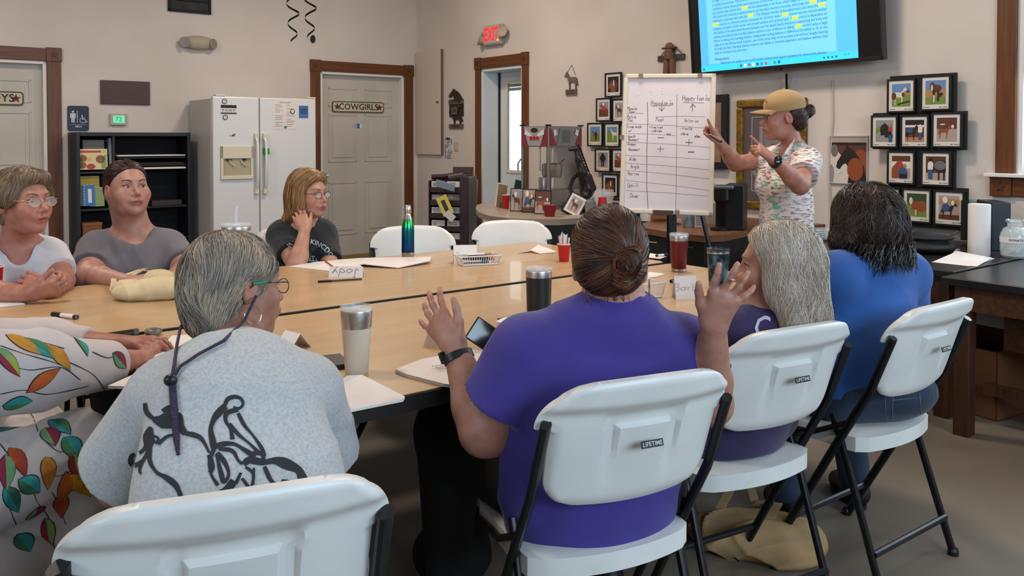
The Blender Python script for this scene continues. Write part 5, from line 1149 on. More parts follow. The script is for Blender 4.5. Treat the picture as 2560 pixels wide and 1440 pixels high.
class Person:
    def __init__(s, label, base, skin='#b07f6b', h=.0045):
        s.T = thing('person', label, 'person', base); s.h = h; s.parts = []; s.spots = []; s.skin = lin(skin) * np.array([.86, .90, .94])
    def head(s, px, py, Y, look, sc=1.0, tilt=0, up=(0, 0, 1), jaw=1.0, nose=1.0, gaze=None, brow='#5a3c2a', iris='#4a3527', mouth=0, eyes=True, lips='#9a5750', closed=False):
        s.hc = PY(px, py, Y); s.sc = sc; M = frameM(look, up)
        if tilt: M = M @ Matrix.Rotation(R(tilt), 3, 'Y')
        s.M = M; A = head_prims(s.hc, M, sc, jaw, nose, mouth); s.parts.append(A)
        g = lambda *p: s.hc + M @ (V(p) * sc); s.g = g
        red = s.skin * np.array([1.08, .80, .78])
        for x in (-1, 1): s.spots.append((g(x * .042, .07, -.035), .030 * sc, red, .6)); s.spots.append((g(x * .08, -.012, -.01), .03 * sc, red, .5))
        s.spots += [(g(0, .11, -.03), .016 * sc, red, .6)]
        s.lips = (g(0, .091, -.066), M, sc, lin(lips)); 
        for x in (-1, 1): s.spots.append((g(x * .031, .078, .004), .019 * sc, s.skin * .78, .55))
        if eyes:
            gz_ = nrm(M.inverted() @ V(gaze)) if gaze else V((0, 1, 0))
            for x in (-1, 1):
                ec = g(x * .031, .0705, .001); mb = MB().sphere((0, 0, 0), .0122 * sc, 26); gg = (M @ gz_)
                e_ = [tuple(V(v) + ec) for v in mb.v]; P_ = np.array(e_)
                def ecol(P, ec=ec, gg=gg):
                    d = (P - np.array(ec)) / (.0122 * sc); dt = d @ np.array(gg); c_ = np.tile(np.array([.40, .35, .32]), (len(P), 1)); c_[dt > .80] = lin(iris); c_[dt > .955] = .01; return c_
                me = bpy.data.meshes.new('eye'); b = MB(); b.v = e_; b.f = mb.f; b.m = mb.m
                o = build('eye', b, mat('eye', '#ffffff', .12, attr='Col'), s.T, smooth='all', world=True)
                ca = o.data.color_attributes.new('Col', 'FLOAT_COLOR', 'POINT'); cc_ = np.ones((len(P_), 4), np.float32); cc_[:, :3] = ecol(P_); ca.data.foreach_set('color', cc_.ravel())
                # lashes and brow
                ar = [g(x * (.031 + .0165 * math.cos(R(t))), .0815 + .004 * math.sin(R(t)) - .007 * abs(math.cos(R(t))) ** 2, .0045 + .0065 * math.sin(R(t))) for t in range(0, 181, 30)]
                build('eyelashes', MB().tube(ar, .0011 * sc, 5), mat('lash_dark', '#2a1a16', .6), s.T, world=True)
                br = [g(x * (.014 + .036 * u), .0915 - .019 * u ** 2.2, .0225 + .007 * math.sin(u * 2.6)) for u in (0, .25, .5, .75, 1)]
                build('eyebrow', MB().tube(br, [.0026 * sc, .0032 * sc, .003 * sc, .0022 * sc, .001 * sc], 6, flat=.55), mat('brow_' + brow, brow, .8), s.T, world=True)
        return s
    def neck(s, nb, r=.052, r2=.058):
        A = Prims(); a = s.g(0, -.022, -.045); A.cap(a, nb, r * s.sc, r2, .03); A.cap(nb, nb - V((0, 0, .03)), r2, r2 * .95, .03); s.parts.append(A); s.nb = nb
    def spot(s, c, r, col, k): s.spots.append((c, r, lin(col) if isinstance(col, str) else col, k))
    def finish(s, torso=None):
        if torso: B = Prims(); B.l = torso.l[1:]; s.parts.append(B)
        lo, hi = bounds(s.parts); S = SDF(lo, hi, s.h)
        for A in s.parts: A.emit(S)
        def colf(P):
            c = np.tile(s.skin, (len(P), 1))
            for ce, r, co, k in s.spots:
                d = np.linalg.norm(P - np.array(ce), axis=1) / r; w_ = (np.clip(1 - d, 0, 1) ** 1 * k)[:, None]; w_ = np.clip(w_ * 1.6, 0, k); c = c * (1 - w_) + co * w_
            if hasattr(s, 'lips'):
                ce, M, sc, co = s.lips; L = ((P - np.array(ce)) @ np.array(M)) / sc
                d = np.sqrt((L[:, 0] / .024) ** 2 + ((L[:, 2]) / .0115) ** 2 + (L[:, 1] / .022) ** 2); w_ = np.clip((1.05 - d) * 5, 0, 1)[:, None]; c = c * (1 - w_) + co * w_
            return c
        s.body = sdf_obj('body', S, skin_mat(), s.T, colf); return s
    def glasses(s, col='#2a2320', metal=.3, r=.0185, sq=.8, arm=True, thick=.0011, rim=True):
        g = s.g; m = mat('glasses_' + col, col, .3, metal=metal); mb = MB()
        for x in (-1, 1):
            mb.tube([g(x * .033 + r * 1.15 * math.cos(t * math.pi / 8), .100 - abs(r * math.cos(t * math.pi / 8) + x * x * .0) * .12, -.002 + r * sq * math.sin(t * math.pi / 8)) for t in range(17)], thick, 6)
            if arm: mb.tube([g(x * .055, .097, .004), g(x * .074, .080, .006), g(x * .083, .0, .006), g(x * .082, -.022, -.008)], thick * 1.4, 6)
        mb.tube([g(-.013, .100, .002), g(0, .104, .005), g(.013, .100, .002)], thick, 6)
        G = build('glasses', mb, m, s.T, smooth='all', world=True)
        for x in (-1, 1):
            pts = [g(x * .033 + r * 1.1 * math.cos(t * math.pi / 8), .099 - abs(r * math.cos(t * math.pi / 8)) * .12, -.002 + r * sq * .96 * math.sin(t * math.pi / 8)) for t in range(16)]
            b = MB(); b.add(pts, [tuple(range(16))]); build('lens', b, acrylic, s.T, world=True)
        return G
def relax(p, q, it=3):
    a = q.ravel(); b = np.roll(q, -1, 1).ravel()
    for _ in range(it):
        acc = np.zeros_like(p); cnt = np.zeros(len(p)); 
        for i in range(3): acc[:, i] = np.bincount(a, p[b, i], len(p)) + np.bincount(b, p[a, i], len(p))
        cnt = np.bincount(a, minlength=len(p)) + np.bincount(b, minlength=len(p)); p = p * .4 + .6 * acc / cnt[:, None]
    return p
def cloth(s, name, prims, m, h=.006, inf=.010, holes=(), cuts=(), amp=.0018, dirs=((1, .4, .6, 30), (-.5, .8, 1.2, 24)), seed=0, sleeves=(), label=None, col=None):
    """garment around the given body prims; sleeves: (prims, end point, direction); holes: prims cut out"""
    ls = list(prims) + [a for a, _, _ in sleeves]; lo, hi = bounds(ls, .05); S = SDF(lo, hi, h)
    for A in prims: A.emit(S, inf)
    for (p, n_) in cuts: S.plane(p, nrm(n_))
    for A, e, d in sleeves:
        d = nrm(d)
        for pr in A.l:
            S.cap(pr[1], pr[2], pr[3], pr[4], pr[5], clip=[(e, d)])
    S.folds(amp, dirs, seed)
    for A in holes:
        for pr in A.l:
            if pr[0] == 'c': S.cap(pr[1], pr[2], pr[3], pr[4], .004, op='s')
            else: S.ell(pr[1], pr[2], pr[3], .004, op='s')
    p, q = S.mesh(); p = relax(p, q); o = np_obj(name, p, q, m, s.T, col, label); s.cl = getattr(s, 'cl', {}); s.cl[name] = bvh_of(p, q); return o
def sleeve(sh, el, fr, r0, r1):
    e = sh.lerp(el, fr); d = nrm(el - sh); A = Prims(); A.cap(sh, sh.lerp(el, fr + .25), r0, r1, .03); return (A, e, d)
def forearm_sleeve(sh, el, wr, fr, r0, r1, r2):
    e = el.lerp(wr, fr); d = nrm(wr - el); A = Prims(); A.cap(sh, el, r0, r1, .03); B = Prims(); B.cap(el, el.lerp(wr, fr + .2), r1, r2, .03); return A, (B, e, d)
def legs(s, pel, fw, sd, m, hipw=.11, r=(.095, .07, .045), knee=.44, foot=.0, shoes='#161516', spread=1.0, shoe=True, floor=.0, shin_out=.06, pel_r=None, kz=-.02):
    A = Prims(); fw = nrm(V((fw.x, fw.y, 0))); sd = nrm(V((sd.x, sd.y, 0)))
    A.ell(pel, pel_r or (.19, .15, .12), Matrix((sd, fw, V((0, 0, 1)))).transposed(), 0)
    ank = []
    for x in (-1, 1):
        hp = pel + sd * x * hipw * .8; kn = pel + sd * x * hipw * spread + fw * knee + V((0, 0, kz)); an = kn + fw * shin_out; an.z = .09
        A.cap(hp, kn, r[0], r[1], .05); A.cap(kn, an, r[1], r[2], .03); ank.append(an)
    lo, hi = bounds([A]); S = SDF(lo, hi, .008); A.emit(S); S.folds(.0018, ((1, 1, .3, 26), (.2, -.6, 1, 30)), 3)
    p, q = S.mesh(); np_obj('trousers', p, q, m, s.T); s.cl = getattr(s, 'cl', {}); s.cl['trousers'] = bvh_of(p, q)
    if shoe:
        for an in ank:
            B = Prims(); B.cap(an + V((0, 0, -.045)) - fw * .03, an + fw * .13 + V((0, 0, -.055)), .042, .034, .02); B.cap(an, an + V((0, 0, -.05)), .045, .045, .02)
            lo, hi = bounds([B]); S = SDF(lo, hi, .006); B.emit(S); S.plane((0, 0, .012), (0, 0, -1)); sdf_obj('shoe', S, mat('shoe_' + shoes, shoes, .5), s.T)
            build('sole', MB().prism([tuple((an + fw * (.05 + .125 * math.cos(t * math.pi / 8)) + sd * .045 * math.sin(t * math.pi / 8)).xy) for t in range(16)], .0, .016), black_pl, s.T, world=True)
def project(bv, pts, dirn, off=.0016, far=.6):
    out = []
    for p in pts:
        hit = bv.ray_cast(V(p) - V(dirn) * far, V(dirn))
        out.append((hit[0] + hit[1] * off) if hit[0] is not None else None)
    return out
def decal_strokes(s, bv, name, strokes, org, ux, uy, dirn, m, off=.0018):
    """painted strokes [(points, width)] in metres on the plane (org, ux, uy), laid onto the cloth surface"""
    vs = []; fs = []
    for pts, wd in strokes:
        P = []
        for (a, b), (c, d) in zip(pts, pts[1:]):
            n = max(1, int(math.hypot(c - a, d - b) / .006)); P += [(a + (c - a) * i / n, b + (d - b) * i / n) for i in range(n)]
        P.append(pts[-1]); prev = None; W = wd if isinstance(wd, (list, tuple)) else (wd, wd)
        for i, (a, b) in enumerate(P):
            a2, b2 = P[min(i + 1, len(P) - 1)]; a1, b1 = P[max(i - 1, 0)]; dx, dy = a2 - a1, b2 - b1; l = math.hypot(dx, dy) or 1; nx, ny = -dy / l, dx / l
            t = i / max(1, len(P) - 1); w_ = (W[0] + (W[1] - W[0]) * t) / 2
            q = project(bv, [org + ux * (a + nx * w_ * e) + uy * (b + ny * w_ * e) for e in (-1, 0, 1)], dirn, off)
            if None in q: prev = None; continue
            b0 = len(vs); vs += q
            if prev is not None: fs += [(prev, prev + 1, b0 + 1, b0), (prev + 1, prev + 2, b0 + 2, b0 + 1)]
            prev = b0
    mb = MB().add(vs, fs); return build(name, mb, m, s.T, world=True)
def decal_poly(bv, mb, pts, org, ux, uy, off=.0016, dirn=None):
    """one flat shape snapped onto a surface, as a fan with two rings"""
    n = len(pts); cx = sum(p[0] for p in pts) / n; cy = sum(p[1] for p in pts) / n
    P = [(cx, cy)] + [(cx + (x - cx) * .5, cy + (y - cy) * .5) for x, y in pts] + list(pts)
    W3 = [org + ux * a + uy * b for a, b in P]; out = []
    for p in W3:
        if dirn is not None: h = bv.ray_cast(p - dirn * .5, dirn)
        else: h = bv.find_nearest(p)
        if h[0] is None or (h[0] - p).length > .12: return False
        nn = h[1]
        out.append(h[0] + nn * off)
    f = [(0, 1 + i, 1 + (i + 1) % n) for i in range(n)] + [(1 + i, 1 + n + i, 1 + n + (i + 1) % n, 1 + (i + 1) % n) for i in range(n)]
    mb.add(out, f); return True
# ================================================================ THINGS ON THE DESKS
def lathe_thing(name, label, cat, c, prof, m, n=28, group=None, tilt=None, part='body'):
    T = thing(name, label, cat, c, 0, group, rot=tilt); build(part, MB().lathe(prof, n), m, T, smooth=True); return T
solo = mat('red_cup', '#b3161a', .35); solo_w = mat('cup_white', '#dcd6d2', .4)
def red_cup(label, c, h=.12, up=False, group=None, rad=.045):
    T = thing('red_cup', label, 'cup', c, 0, group)
    pr = [(rad * .68, 0), (rad * .72, .005), (rad * .95, h - .004), (rad, h)] if not up else [(rad, 0), (rad * .95, .004), (rad * .72, h - .006), (rad * .66, h)]
    build('cup_wall', MB().lathe(pr, 26), solo, T, smooth=True)
    if not up: build('rim', MB().tube([(rad * math.cos(t * .3142), rad * math.sin(t * .3142), h) for t in range(21)], .002, 6), solo_w, T, smooth=True)
    return T
def on_desk(px, py, z=DZ): return PZ(px, py, z)
# statue
p = on_desk(1455, 531); hs_ = 2138 / p.y
ST = thing('horse_statue', 'black statue of a rearing horse in front of the popcorn machine', 'statue', p)
def sp(px, py, dy=0): return PY(px, py, p.y + dy)
A = Prims()
A.cap(sp(1467, 468), sp(1455, 430, -.02), .046, .040, .02); A.cap(sp(1455, 430, -.02), sp(1447, 398, -.03), .040, .027, .02); A.cap(sp(1447, 398, -.03), sp(1441, 374, -.03), .027, .018, .02)
A.cap(sp(1441, 371, -.03), sp(1424, 374, -.04), .022, .013, .012); A.cap(sp(1443, 366, -.03), sp(1447, 358, -.03), .006, .003, .004)
A.ell(sp(1466, 480), (.052, .045, .062), None, .03)
for dy, kx in ((-.03, 0), (.03, 5)):
    A.cap(sp(1444 + kx, 430, dy), sp(1430 + kx, 446, dy), .020, .011, .012); A.cap(sp(1430 + kx, 446, dy), sp(1422 + kx, 470, dy), .009, .007, .004); A.cap(sp(1422 + kx, 470, dy), sp(1428 + kx, 482, dy - .01), .008, .009, .003)
    A.cap(sp(1462 + kx, 490, dy), sp(1450 + kx, 508, dy), .030, .02, .02); A.cap(sp(1448 + kx, 508, dy), sp(1462 + kx, 522, dy), .016, .012, .01); A.cap(sp(1462 + kx, 522, dy), sp(1455 + kx, 531, dy), .012, .016, .01)
A.cap(sp(1474, 440, 0), sp(1484, 470, .01), .02, .022, .02); A.cap(sp(1484, 470, .01), sp(1478, 484, .01), .02, .016, .01)
lo, hi = bounds([A]); S = SDF(lo, hi, .004); A.emit(S); sdf_obj('horse', S, mat('statue_black', '#181514', .3, col2='#2a221e', scale=12), ST)
mb = MB()
for i in range(9): t = i / 8; a = sp(1446 + 22 * t, 362 + 60 * t, 0); mb.tube([a, a + V((.02, -.01, -.035))], [.010, .003], 5)
build('mane', mb, black, ST, world=True)
build('base', MB().prism(rrect(-.1, .1, -.06, .06, .03), 0, .02), mat('statue_black', '#181514', .3), ST)
# standing horse photos and picture strip
def stand_photo(label, px0, px1, py0, py1, pic, tilt=12, fw=.006, matw=.0, rz=0, frm=None, dz=0, name='framed_photo', lean=0):
    c = on_desk((px0 + px1) / 2, py1 + dz); k = c.y / 2138; W_ = (px1 - px0) * k / max(.4, math.cos(rz)); H_ = (py1 - py0) * k
    T = photo_frame(label, c + V((0, 0, H_ / 2 * math.cos(R(tilt)))), W_, H_, pic, rz, tilt, fw, matw, cap=False, frm=frm, name=name, depth=.012)
    return T
stand_photo('three-part framed horse picture, left panel, standing on the curved desk', 1276, 1308, 470, 528, 'beach', rz=-.25)
stand_photo('three-part framed horse picture, middle panel, standing on the curved desk', 1306, 1341, 472, 531, 'rider', rz=-.25)
stand_photo('three-part framed horse picture, right panel, behind the small red pot', 1337, 1378, 475, 535, 'run', rz=-.25)
c = on_desk(1250, 520); k = c.y / 2138
T = thing('leaning_picture', 'brown photograph leaning at the left end of the curved desk', 'picture', c, 0, rot=(R(-8), R(12), R(30)))
mb, ms = pic_faces(.09, .20, PIC['map']); build('photo', mb, ms, T, M=Matrix.Translation((0, -.008, .1))); build('frame', boxm(-.05, .05, -.007, 0, 0, .21), mat('cream_lite_frame', '#d9d4bb', .5), T)
T = thing('book', 'dark green book standing behind the brown photograph', 'book', on_desk(1288, 487 + 20), 0, rot=(R(-5), R(14), R(20))); build('cover', boxm(-.035, .035, 0, .02, .06, .21), mat('book_dark_green', '#1d4a38', .5), T, bevel=.002); build('pages', boxm(-.033, .033, .003, .017, .062, .212), paper, T)
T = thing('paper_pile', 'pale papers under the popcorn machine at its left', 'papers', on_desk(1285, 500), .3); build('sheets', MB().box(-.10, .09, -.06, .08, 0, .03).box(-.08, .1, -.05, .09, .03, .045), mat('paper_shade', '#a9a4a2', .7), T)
red_cup('tall red tumbler beside the standing photographs', on_desk(1265, 522), .115, rad=.034)
T = lathe_thing('red_pot', 'small dark red folding pot in front of the horse photographs', 'pot', on_desk(1374, 541), [(.038, 0), (.04, .03), (.05, .05), (.055, .085), (.052, .085), (.03, .06)], mat('pot_red', '#7c1518', .4), part='pot_wall')
T = thing('tilted_photo', 'white bordered horse photo in a black frame leaning back on the curved desk', 'photograph', on_desk(1424, 537), 0, rot=(R(-35), R(28), R(-8)))
mb, ms = pic_faces(.09, .135, PIC['whitehorse']); build('frame', boxm(-.075, .075, 0, .014, 0, .20), black, T, bevel=.002); build('mat_board', boxm(-.062, .062, -.002, 0, .014, .186), paper, T); mb, ms = pic_faces(.09, .135, PIC['beach']); build('photo', mb, ms, T, M=Matrix.Translation((0, -.0028, .1)))
red_cup('red cup standing upside down beside the whiteboard edge', on_desk(1506, 527), .11, True, rad=.045)
T = lathe_thing('grey_cup', 'grey cup full of small things between the statue and the red cup', 'cup', on_desk(1476, 537), [(.04, 0), (.044, .1), (.04, .1), (.03, .02)], mat('grey_cup', '#7a7577', .5), part='cup_wall')
build('contents', MB().sphere((0, 0, .10), (.036, .036, .022), 6).sphere((.02, -.01, .12), (.012, .012, .018), 5), mat('trinkets', '#8d8584', .5, col2='#3f5f5c', scale=40), T)
T = thing('glass_bowl', 'clear glass bowl behind the upside-down red cup', 'bowl', on_desk(1500, 520) + V((.03, .12, 0))); build('bowl', MB().lathe([(.05, 0), (.09, .03), (.105, .10), (.10, .15), (.097, .15), (.1, .1), (.085, .035), (.045, .006)], 28), acrylic, T, smooth=True)
T = thing('trinket_heap', 'heap of small silver trinkets behind the tilted photo', 'trinkets', on_desk(1402, 522)); mb = MB(); r_ = random.Random(2)
for _ in range(16): mb.sphere((r_.uniform(-.06, .06), r_.uniform(-.03, .03), r_.uniform(.012, .045)), r_.uniform(.01, .02), 4)
build('pieces', mb, mat('trinket_silver', '#77716c', .35, metal=.5), T, kind='stuff')

# brochure rack
z0 = 0; c = PN(1100, 560, 8.05); c.z = 0
rk_m = mat('rack_maroon', '#2e1a22', .45)
a_, b_ = PS(1072, 500, 4.75), PS(1172, 500, 4.75)
RB = thing('brochure_rack', 'dark maroon brochure rack stuffed with leaflets in the corner', 'rack', PY(1117, 500, 8.2).xy.to_3d(), R(-10))
kk_ = 8.2 / 2138; rw = 46 * kk_; rt = PY(1117, 442, 8.2).z
build('side_panel', boxm(rw * .75, rw * 1.25, -.02, .34, 0, rt), rk_m, RB, bevel=.004); build('side_panel', boxm(-rw - .012, -rw, .02, .34, 0, rt - .04), rk_m, RB, bevel=.003)
build('back_panel', boxm(-rw, rw, .3, .33, 0, rt), rk_m, RB); build('top_roll', MB().tube([(-rw, .12, rt - .01), (-rw * .1, .10, rt)], .026, 12).tube([(0, .06, rt - .02), (rw * .8, .1, rt)], [.05, .055], 12), rk_m, RB, smooth=True)
lcol = [mat(*a) for a in (('leaf_white', '#c9c6c6', .6), ('leaf_grey', '#6b6867', .6), ('leaf_dark', '#37332f', .6), ('leaf_beige', '#9b938a', .6), ('leaf_blue', '#9fb3c4', .6))]
r_ = random.Random(11)
for row in range(9):
    zz = rt - .10 - row * .125
    for cc_ in (0, 1):
        x0 = -rw + .01 + cc_ * (rw * .88)
        build('pocket', MB().box(x0, x0 + rw * .84, .0 + .0 * row, .012, zz - .05, zz + .0).box(x0, x0 + rw * .84, .012, .1, zz - .05, zz - .04), rk_m, RB, bevel=.001)
        m_ = lcol[0] if row == 0 else lcol[r_.randrange(5)]
        lf = MB().box(x0 + .01, x0 + rw * .8, .02, .03, zz - .04, zz + .055, Matrix.Rotation(R(-12), 4, 'X') if False else None)
        build('leaflet', lf, m_, RB, M=Matrix.Translation((0, 0, 0)))
        pr_ = MB()
        for i in range(3): pr_.box(x0 + .02, x0 + rw * r_.uniform(.3, .7), .0185, .0195, zz + .012 + .012 * i, zz + .017 + .012 * i)
        build('leaflet_print', pr_, lcol[(row + cc_) % 3 + 1] if m_ is not lcol[1] else lcol[0], RB)
T = thing('leaflet', 'yellow leaflet hanging askew out of the brochure rack', 'leaflet', PY(1113, 515, 8.1), R(-12), rot=(0, R(-25), R(-12))); build('sheet', boxm(-.055, .055, -.004, 0, -.09, .10), mat('leaflet_yellow', '#c9bc62', .6), T); build('photo_strip', boxm(-.02, .02, -.006, -.004, -.05, .06), lcol[2], T)
T = thing('leaflet', 'pale folded leaflet poking out below the yellow leaflet', 'leaflet', PY(1125, 540, 8.08), R(-12), rot=(0, R(40), R(-12))); build('sheet', boxm(-.05, .05, -.004, 0, -.035, .035), lcol[0], T)
T = thing('leaflet', 'bluish white leaflet flopping off the top of the brochure rack', 'leaflet', PY(1115, 462, 8.1), R(-12), rot=(R(30), R(15), R(-12))); build('sheet', boxm(-.10, .09, -.004, 0, -.05, .03), lcol[4], T)
# frames leaning by the door
for px0, px1, pt, Y_, m1, l, lean in ((1128, 1180, 417, 8.75, mat('frame_dark_brown', '#3a2218', .5), 'dark brown picture frame leaning on the wall behind the brochure rack', 6), (1155, 1183, 448, 8.55, mat('frame_taupe', '#a08a7c', .6), 'flat taupe framed board leaning between the rack and the door', 8)):
    c = PY((px0 + px1) / 2, 600, Y_); H_ = PY(1150, pt, Y_).z; W_ = (px1 - px0) * Y_ / 2138
    T = thing('leaning_picture', l, 'picture frame', (c.x, c.y, 0), TH - R(90) + (R(50) if px0 == 1128 else R(30)), rot=(R(-lean), 0, (R(-8) if px0 == 1128 else R(-25))))
    build('frame', ringf(W_ / 2, H_ / 2, .07 if px0 == 1128 else .02, -.03, 0), m1, T, M=Matrix.Translation((0, 0, H_ / 2)), bevel=.004)
    build('panel', boxm(-W_ / 2 + .02, W_ / 2 - .02, -.012, -.006, .02, H_ - .02), mat('frame_inner_%d' % px0, '#8d8179' if px0 == 1128 else '#8f7d72', .6), T)

# desk under the whiteboard, with coffee maker
WZ = .75
ptsd = [PZ(x, y, WZ) for x, y in ((1585, 562), (1612, 570), (1690, 583), (1760, 590), (1810, 588), (1868, 576))]
nn_ = [room(p_).y for p_ in ptsd]
ptsd = ptsd + [RC(SRW - .02, 3.32), RC(SRW - .02, nn_[0] + .4)]
deskw = wood('desk_wood', '#7a5034', '#684128', .4, 'x')
WD, P2, wc = poly_top('corner_desk', 'wood topped desk with black drawers behind the whiteboard easel', 'desk', ptsd, WZ, .04, deskw, deskw)
def inn(p, f=.96): return ((p.x - wc.x) * f, (p.y - wc.y) * f)
build('drawer_unit', MB().prism([inn(q_) for q_ in ptsd], .03, WZ - .045), black, WD)
for (x0, y0, x1, y1) in ((1622, 605, 1643, 607), (1720, 619, 1732, 620)):
    a_, b_ = PY(x0, y0, 5.02 if x0 > 1700 else 5.35), PY(x1, y1, 5.0 if x0 > 1700 else 5.3)
    T = build('drawer_handle', MB().tube([a_, b_], .005, 6), chrome, WD, world=True)
c = PZ(1826, 574, WZ); kc = c.y / 2138
KM = thing('coffee_maker', 'black pod coffee maker with a silver lid on the desk', 'coffee maker', c, R(-20))
build('body', MB().box(-.03, .095, -.06, .15, 0, .30).box(-.10, -.02, .02, .13, 0, .28), mat('coffee_black', '#0f0f11', .35), KM, bevel=.012)
build('head', MB().box(-.10, .0, -.09, .06, .18, .285), mat('coffee_black', '#0f0f11', .35), KM, bevel=.02)
build('lid', MB().box(-.098, .03, -.095, .06, .265, .292), mat('coffee_silver', '#74787b', .3, metal=.8), KM, bevel=.01)
build('drip_tray', MB().lathe([(.06, 0), (.062, .02), (.058, .022), (0, .02)], 20, Matrix.Translation((-.06, -.07, 0))), black_pl, KM, smooth=True)
T = lathe_thing('white_bowl', 'small white tub on the desk under the whiteboard', 'tub', PZ(1618, 552, WZ), [(.045, 0), (.055, .05), (.05, .05), (.04, .01)], solo_w, part='tub_wall')
T = lathe_thing('drink_can', 'blue and silver can standing behind the easel post', 'can', PZ(1720, 568, WZ), [(.028, 0), (.033, .008), (.033, .11), (.027, .12), (0, .118)], mat('can_blue', '#5a7688', .3, metal=.5, col2='#a8b3ba', scale=12), part='can_body')
T = thing('paper_box', 'white printed carton beside the easel leg on the desk', 'carton', PZ(1745, 567, WZ), R(10)); build('carton_body', boxm(-.035, .035, -.03, .03, 0, .10), mat('carton_white', '#aaa39c', .6), T, bevel=.001); mb = MB(); [mb.box(-.028, .028, -.0315, -.03, .015 + .014 * i, .02 + .014 * i) for i in range(6)]; build('carton_print', mb, inkg, T)
T = lathe_thing('snack_bag', 'crumpled patterned wrapper on the desk beside the easel post', 'wrapper', PZ(1690, 560, WZ), [(.0, 0), (.05, .012), (.045, .03), (0, .04)], mat('wrapper', '#6d4a42', .4, col2='#a99c92', scale=30), n=9, part='wrapper')
T = thing('cardboard_tray', 'low cardboard tray beside the white tub', 'box', PZ(1650, 553, WZ), .2); build('tray_body', MB().box(-.07, .07, -.05, .05, 0, .05), mat('cardboard', '#7a4f2c', .8), T); build('tray_flap', MB().box(-.07, .07, -.06, -.05, .02, .055), mat('cardboard2', '#845733', .8), T)
T = thing('binder', 'grey upright binder standing just left of the coffee maker', 'binder', PZ(1788, 566, WZ) + V((.0, .10, 0)), 0); build('cover', boxm(-.02, .045, 0, .2, 0, .28), mat('binder_grey', '#8f8578', .5), T, bevel=.002); build('label', boxm(0, .02, -.002, 0, .15, .2), paper, T)

# lab tables along the right wall
LZ = .72
labtop = mat('lab_top', '#1b1b1d', .28, col2='#242426', scale=4); labw = wood('lab_oak', '#5a3219', '#40220f', .5, 'x'); labl = wood('lab_leg', '#4a2a17', '#321a0d', .5)
def lab_table(label, s0, s1, n0, n1, split_=False):
    T = thing('lab_table', label, 'table', RC(s0, n0), TH, 'black topped lab tables along the right wall'); L, W = s1 - s0, n1 - n0
    build('tabletop', boxm(0, L, 0, W, LZ - .035, LZ), labtop, T, bevel=.004)
    build('apron', MB().box(.05, .07, .05, W - .05, LZ - .15, LZ - .035).box(L - .07, L - .05, .05, W - .05, LZ - .15, LZ - .035), labw, T)
    build('apron', MB().box(.05, L - .05, .05, .07, LZ - .15, LZ - .035).box(.05, L - .05, W - .07, W - .05, LZ - .15, LZ - .035), labw, T)
    for x in (.04, L - .11):
        for y in (.04, W - .11): build('leg', MB().box(x, x + .07, y, y + .07, 0, LZ - .035), labl, T, bevel=.004)
    build('stretcher', MB().box(.3, .34, .06, W - .06, .14, .19), labl, T)
    return T
lab_table('near black topped wooden lab table at the right edge of the frame', 3.93, 5.39, .35, 1.84)
lab_table('farther black topped wooden lab table behind the woman in blue', 4.12, 5.39, 1.87, 3.0)
# modesty panel / knee drawer under the near one
T = thing('drawer_box', 'slanting brown wooden drawer front under the near lab table', 'drawer', RC(4.25, .75, .33), TH); build('drawer_front', boxm(0, .02, 0, .95, .03, .24), labw, T, bevel=.003); build('drawer_tray', boxm(.02, .4, .02, .93, .04, .2), labw, T)
T = thing('cardboard_box', 'open brown cardboard box on the floor under the near lab table', 'box', PZ(2500, 1052, 0), TH + R(-8))
bxm = mat('box_brown', '#6e4323', .85, col2='#623a1d', scale=5)
build('wall_panel', MB().box(-.03, -.024, 0, .5, 0, .33).box(-.03, .5, 0, .006, 0, .33).box(.494, .5, 0, .5, 0, .33).box(-.03, .5, .494, .5, 0, .33).box(-.03, .5, 0, .5, 0, .006), bxm, T)
build('flap', MB().add([(-.03, 0, .33), (-.03, .5, .33), (.06, .5, .28), (.06, 0, .28)], [(0, 1, 2, 3)]), bxm, T)
# towel roll, binders, jar, sheets, black case, adapter
c = PZ(2447, 638, LZ); T = thing('paper_towel_roll', 'white paper towel roll standing on the lab table', 'paper towel', c)
build('roll', MB().lathe([(.022, .002), (.053, .0), (.055, .006), (.055, .272), (.053, .276), (.022, .275)], 32), mat('towel_white', '#d6d0cc', .85, bump=.1, bscale=120), T, smooth=True); build('core', MB().lathe([(.021, .0), (.021, .274), (.019, .274), (.019, .0)], 20), mat('core_card', '#a8896a', .8), T, smooth=True)
def binder(label, px, py, w_, h_, d_, m_, lbl=None):
    T = thing('binder', label, 'binder', PZ(px, py, LZ) + V((0, .02, 0)), R(-12), 'binders standing on the lab table'); build('cover', boxm(0, w_, 0, d_, 0, h_), m_, T, bevel=.004)
    build('spine_label', boxm(w_ * .15, w_ * .85, -.0015, 0, .015, .055) if lbl else boxm(w_ * .2, w_ * .8, -.001, 0, .2, .24), paper if lbl else m_, T); return T
binder('slim grey binder with a white spine label right of the towel roll', 2466, 628, .032, .25, .25, mat('binder_slate', '#5a5f66', .4), True)
binder('thick black binder behind the donation jar', 2482, 628, .10, .27, .26, mat('binder_blue_black', '#1b232c', .4))
c = PZ(2537, 644, LZ); T = thing('donation_jar', 'clear glass jar with a white DONATIONS label', 'jar', c)
jp = [(.0, .003), (.05, .0), (.066, .012), (.07, .04), (.07, .125), (.055, .155), (.036, .165), (.036, .185), (.042, .19), (.042, .2)]
build('glass_wall', MB().lathe(jp + [(r_ - .003, z_) for r_, z_ in jp[::-1][:-1]], 28), mat('jar_glass', '#dfe8e8', .05, alpha=.28, spec=.8), T, smooth=True)
mb = MB(); vs = []; n = 20
for i in range(n + 1): a = R(150 + 240 * i / n); vs += [(.0715 * math.cos(a), .0715 * math.sin(a), .082), (.0715 * math.cos(a), .0715 * math.sin(a), .112)]
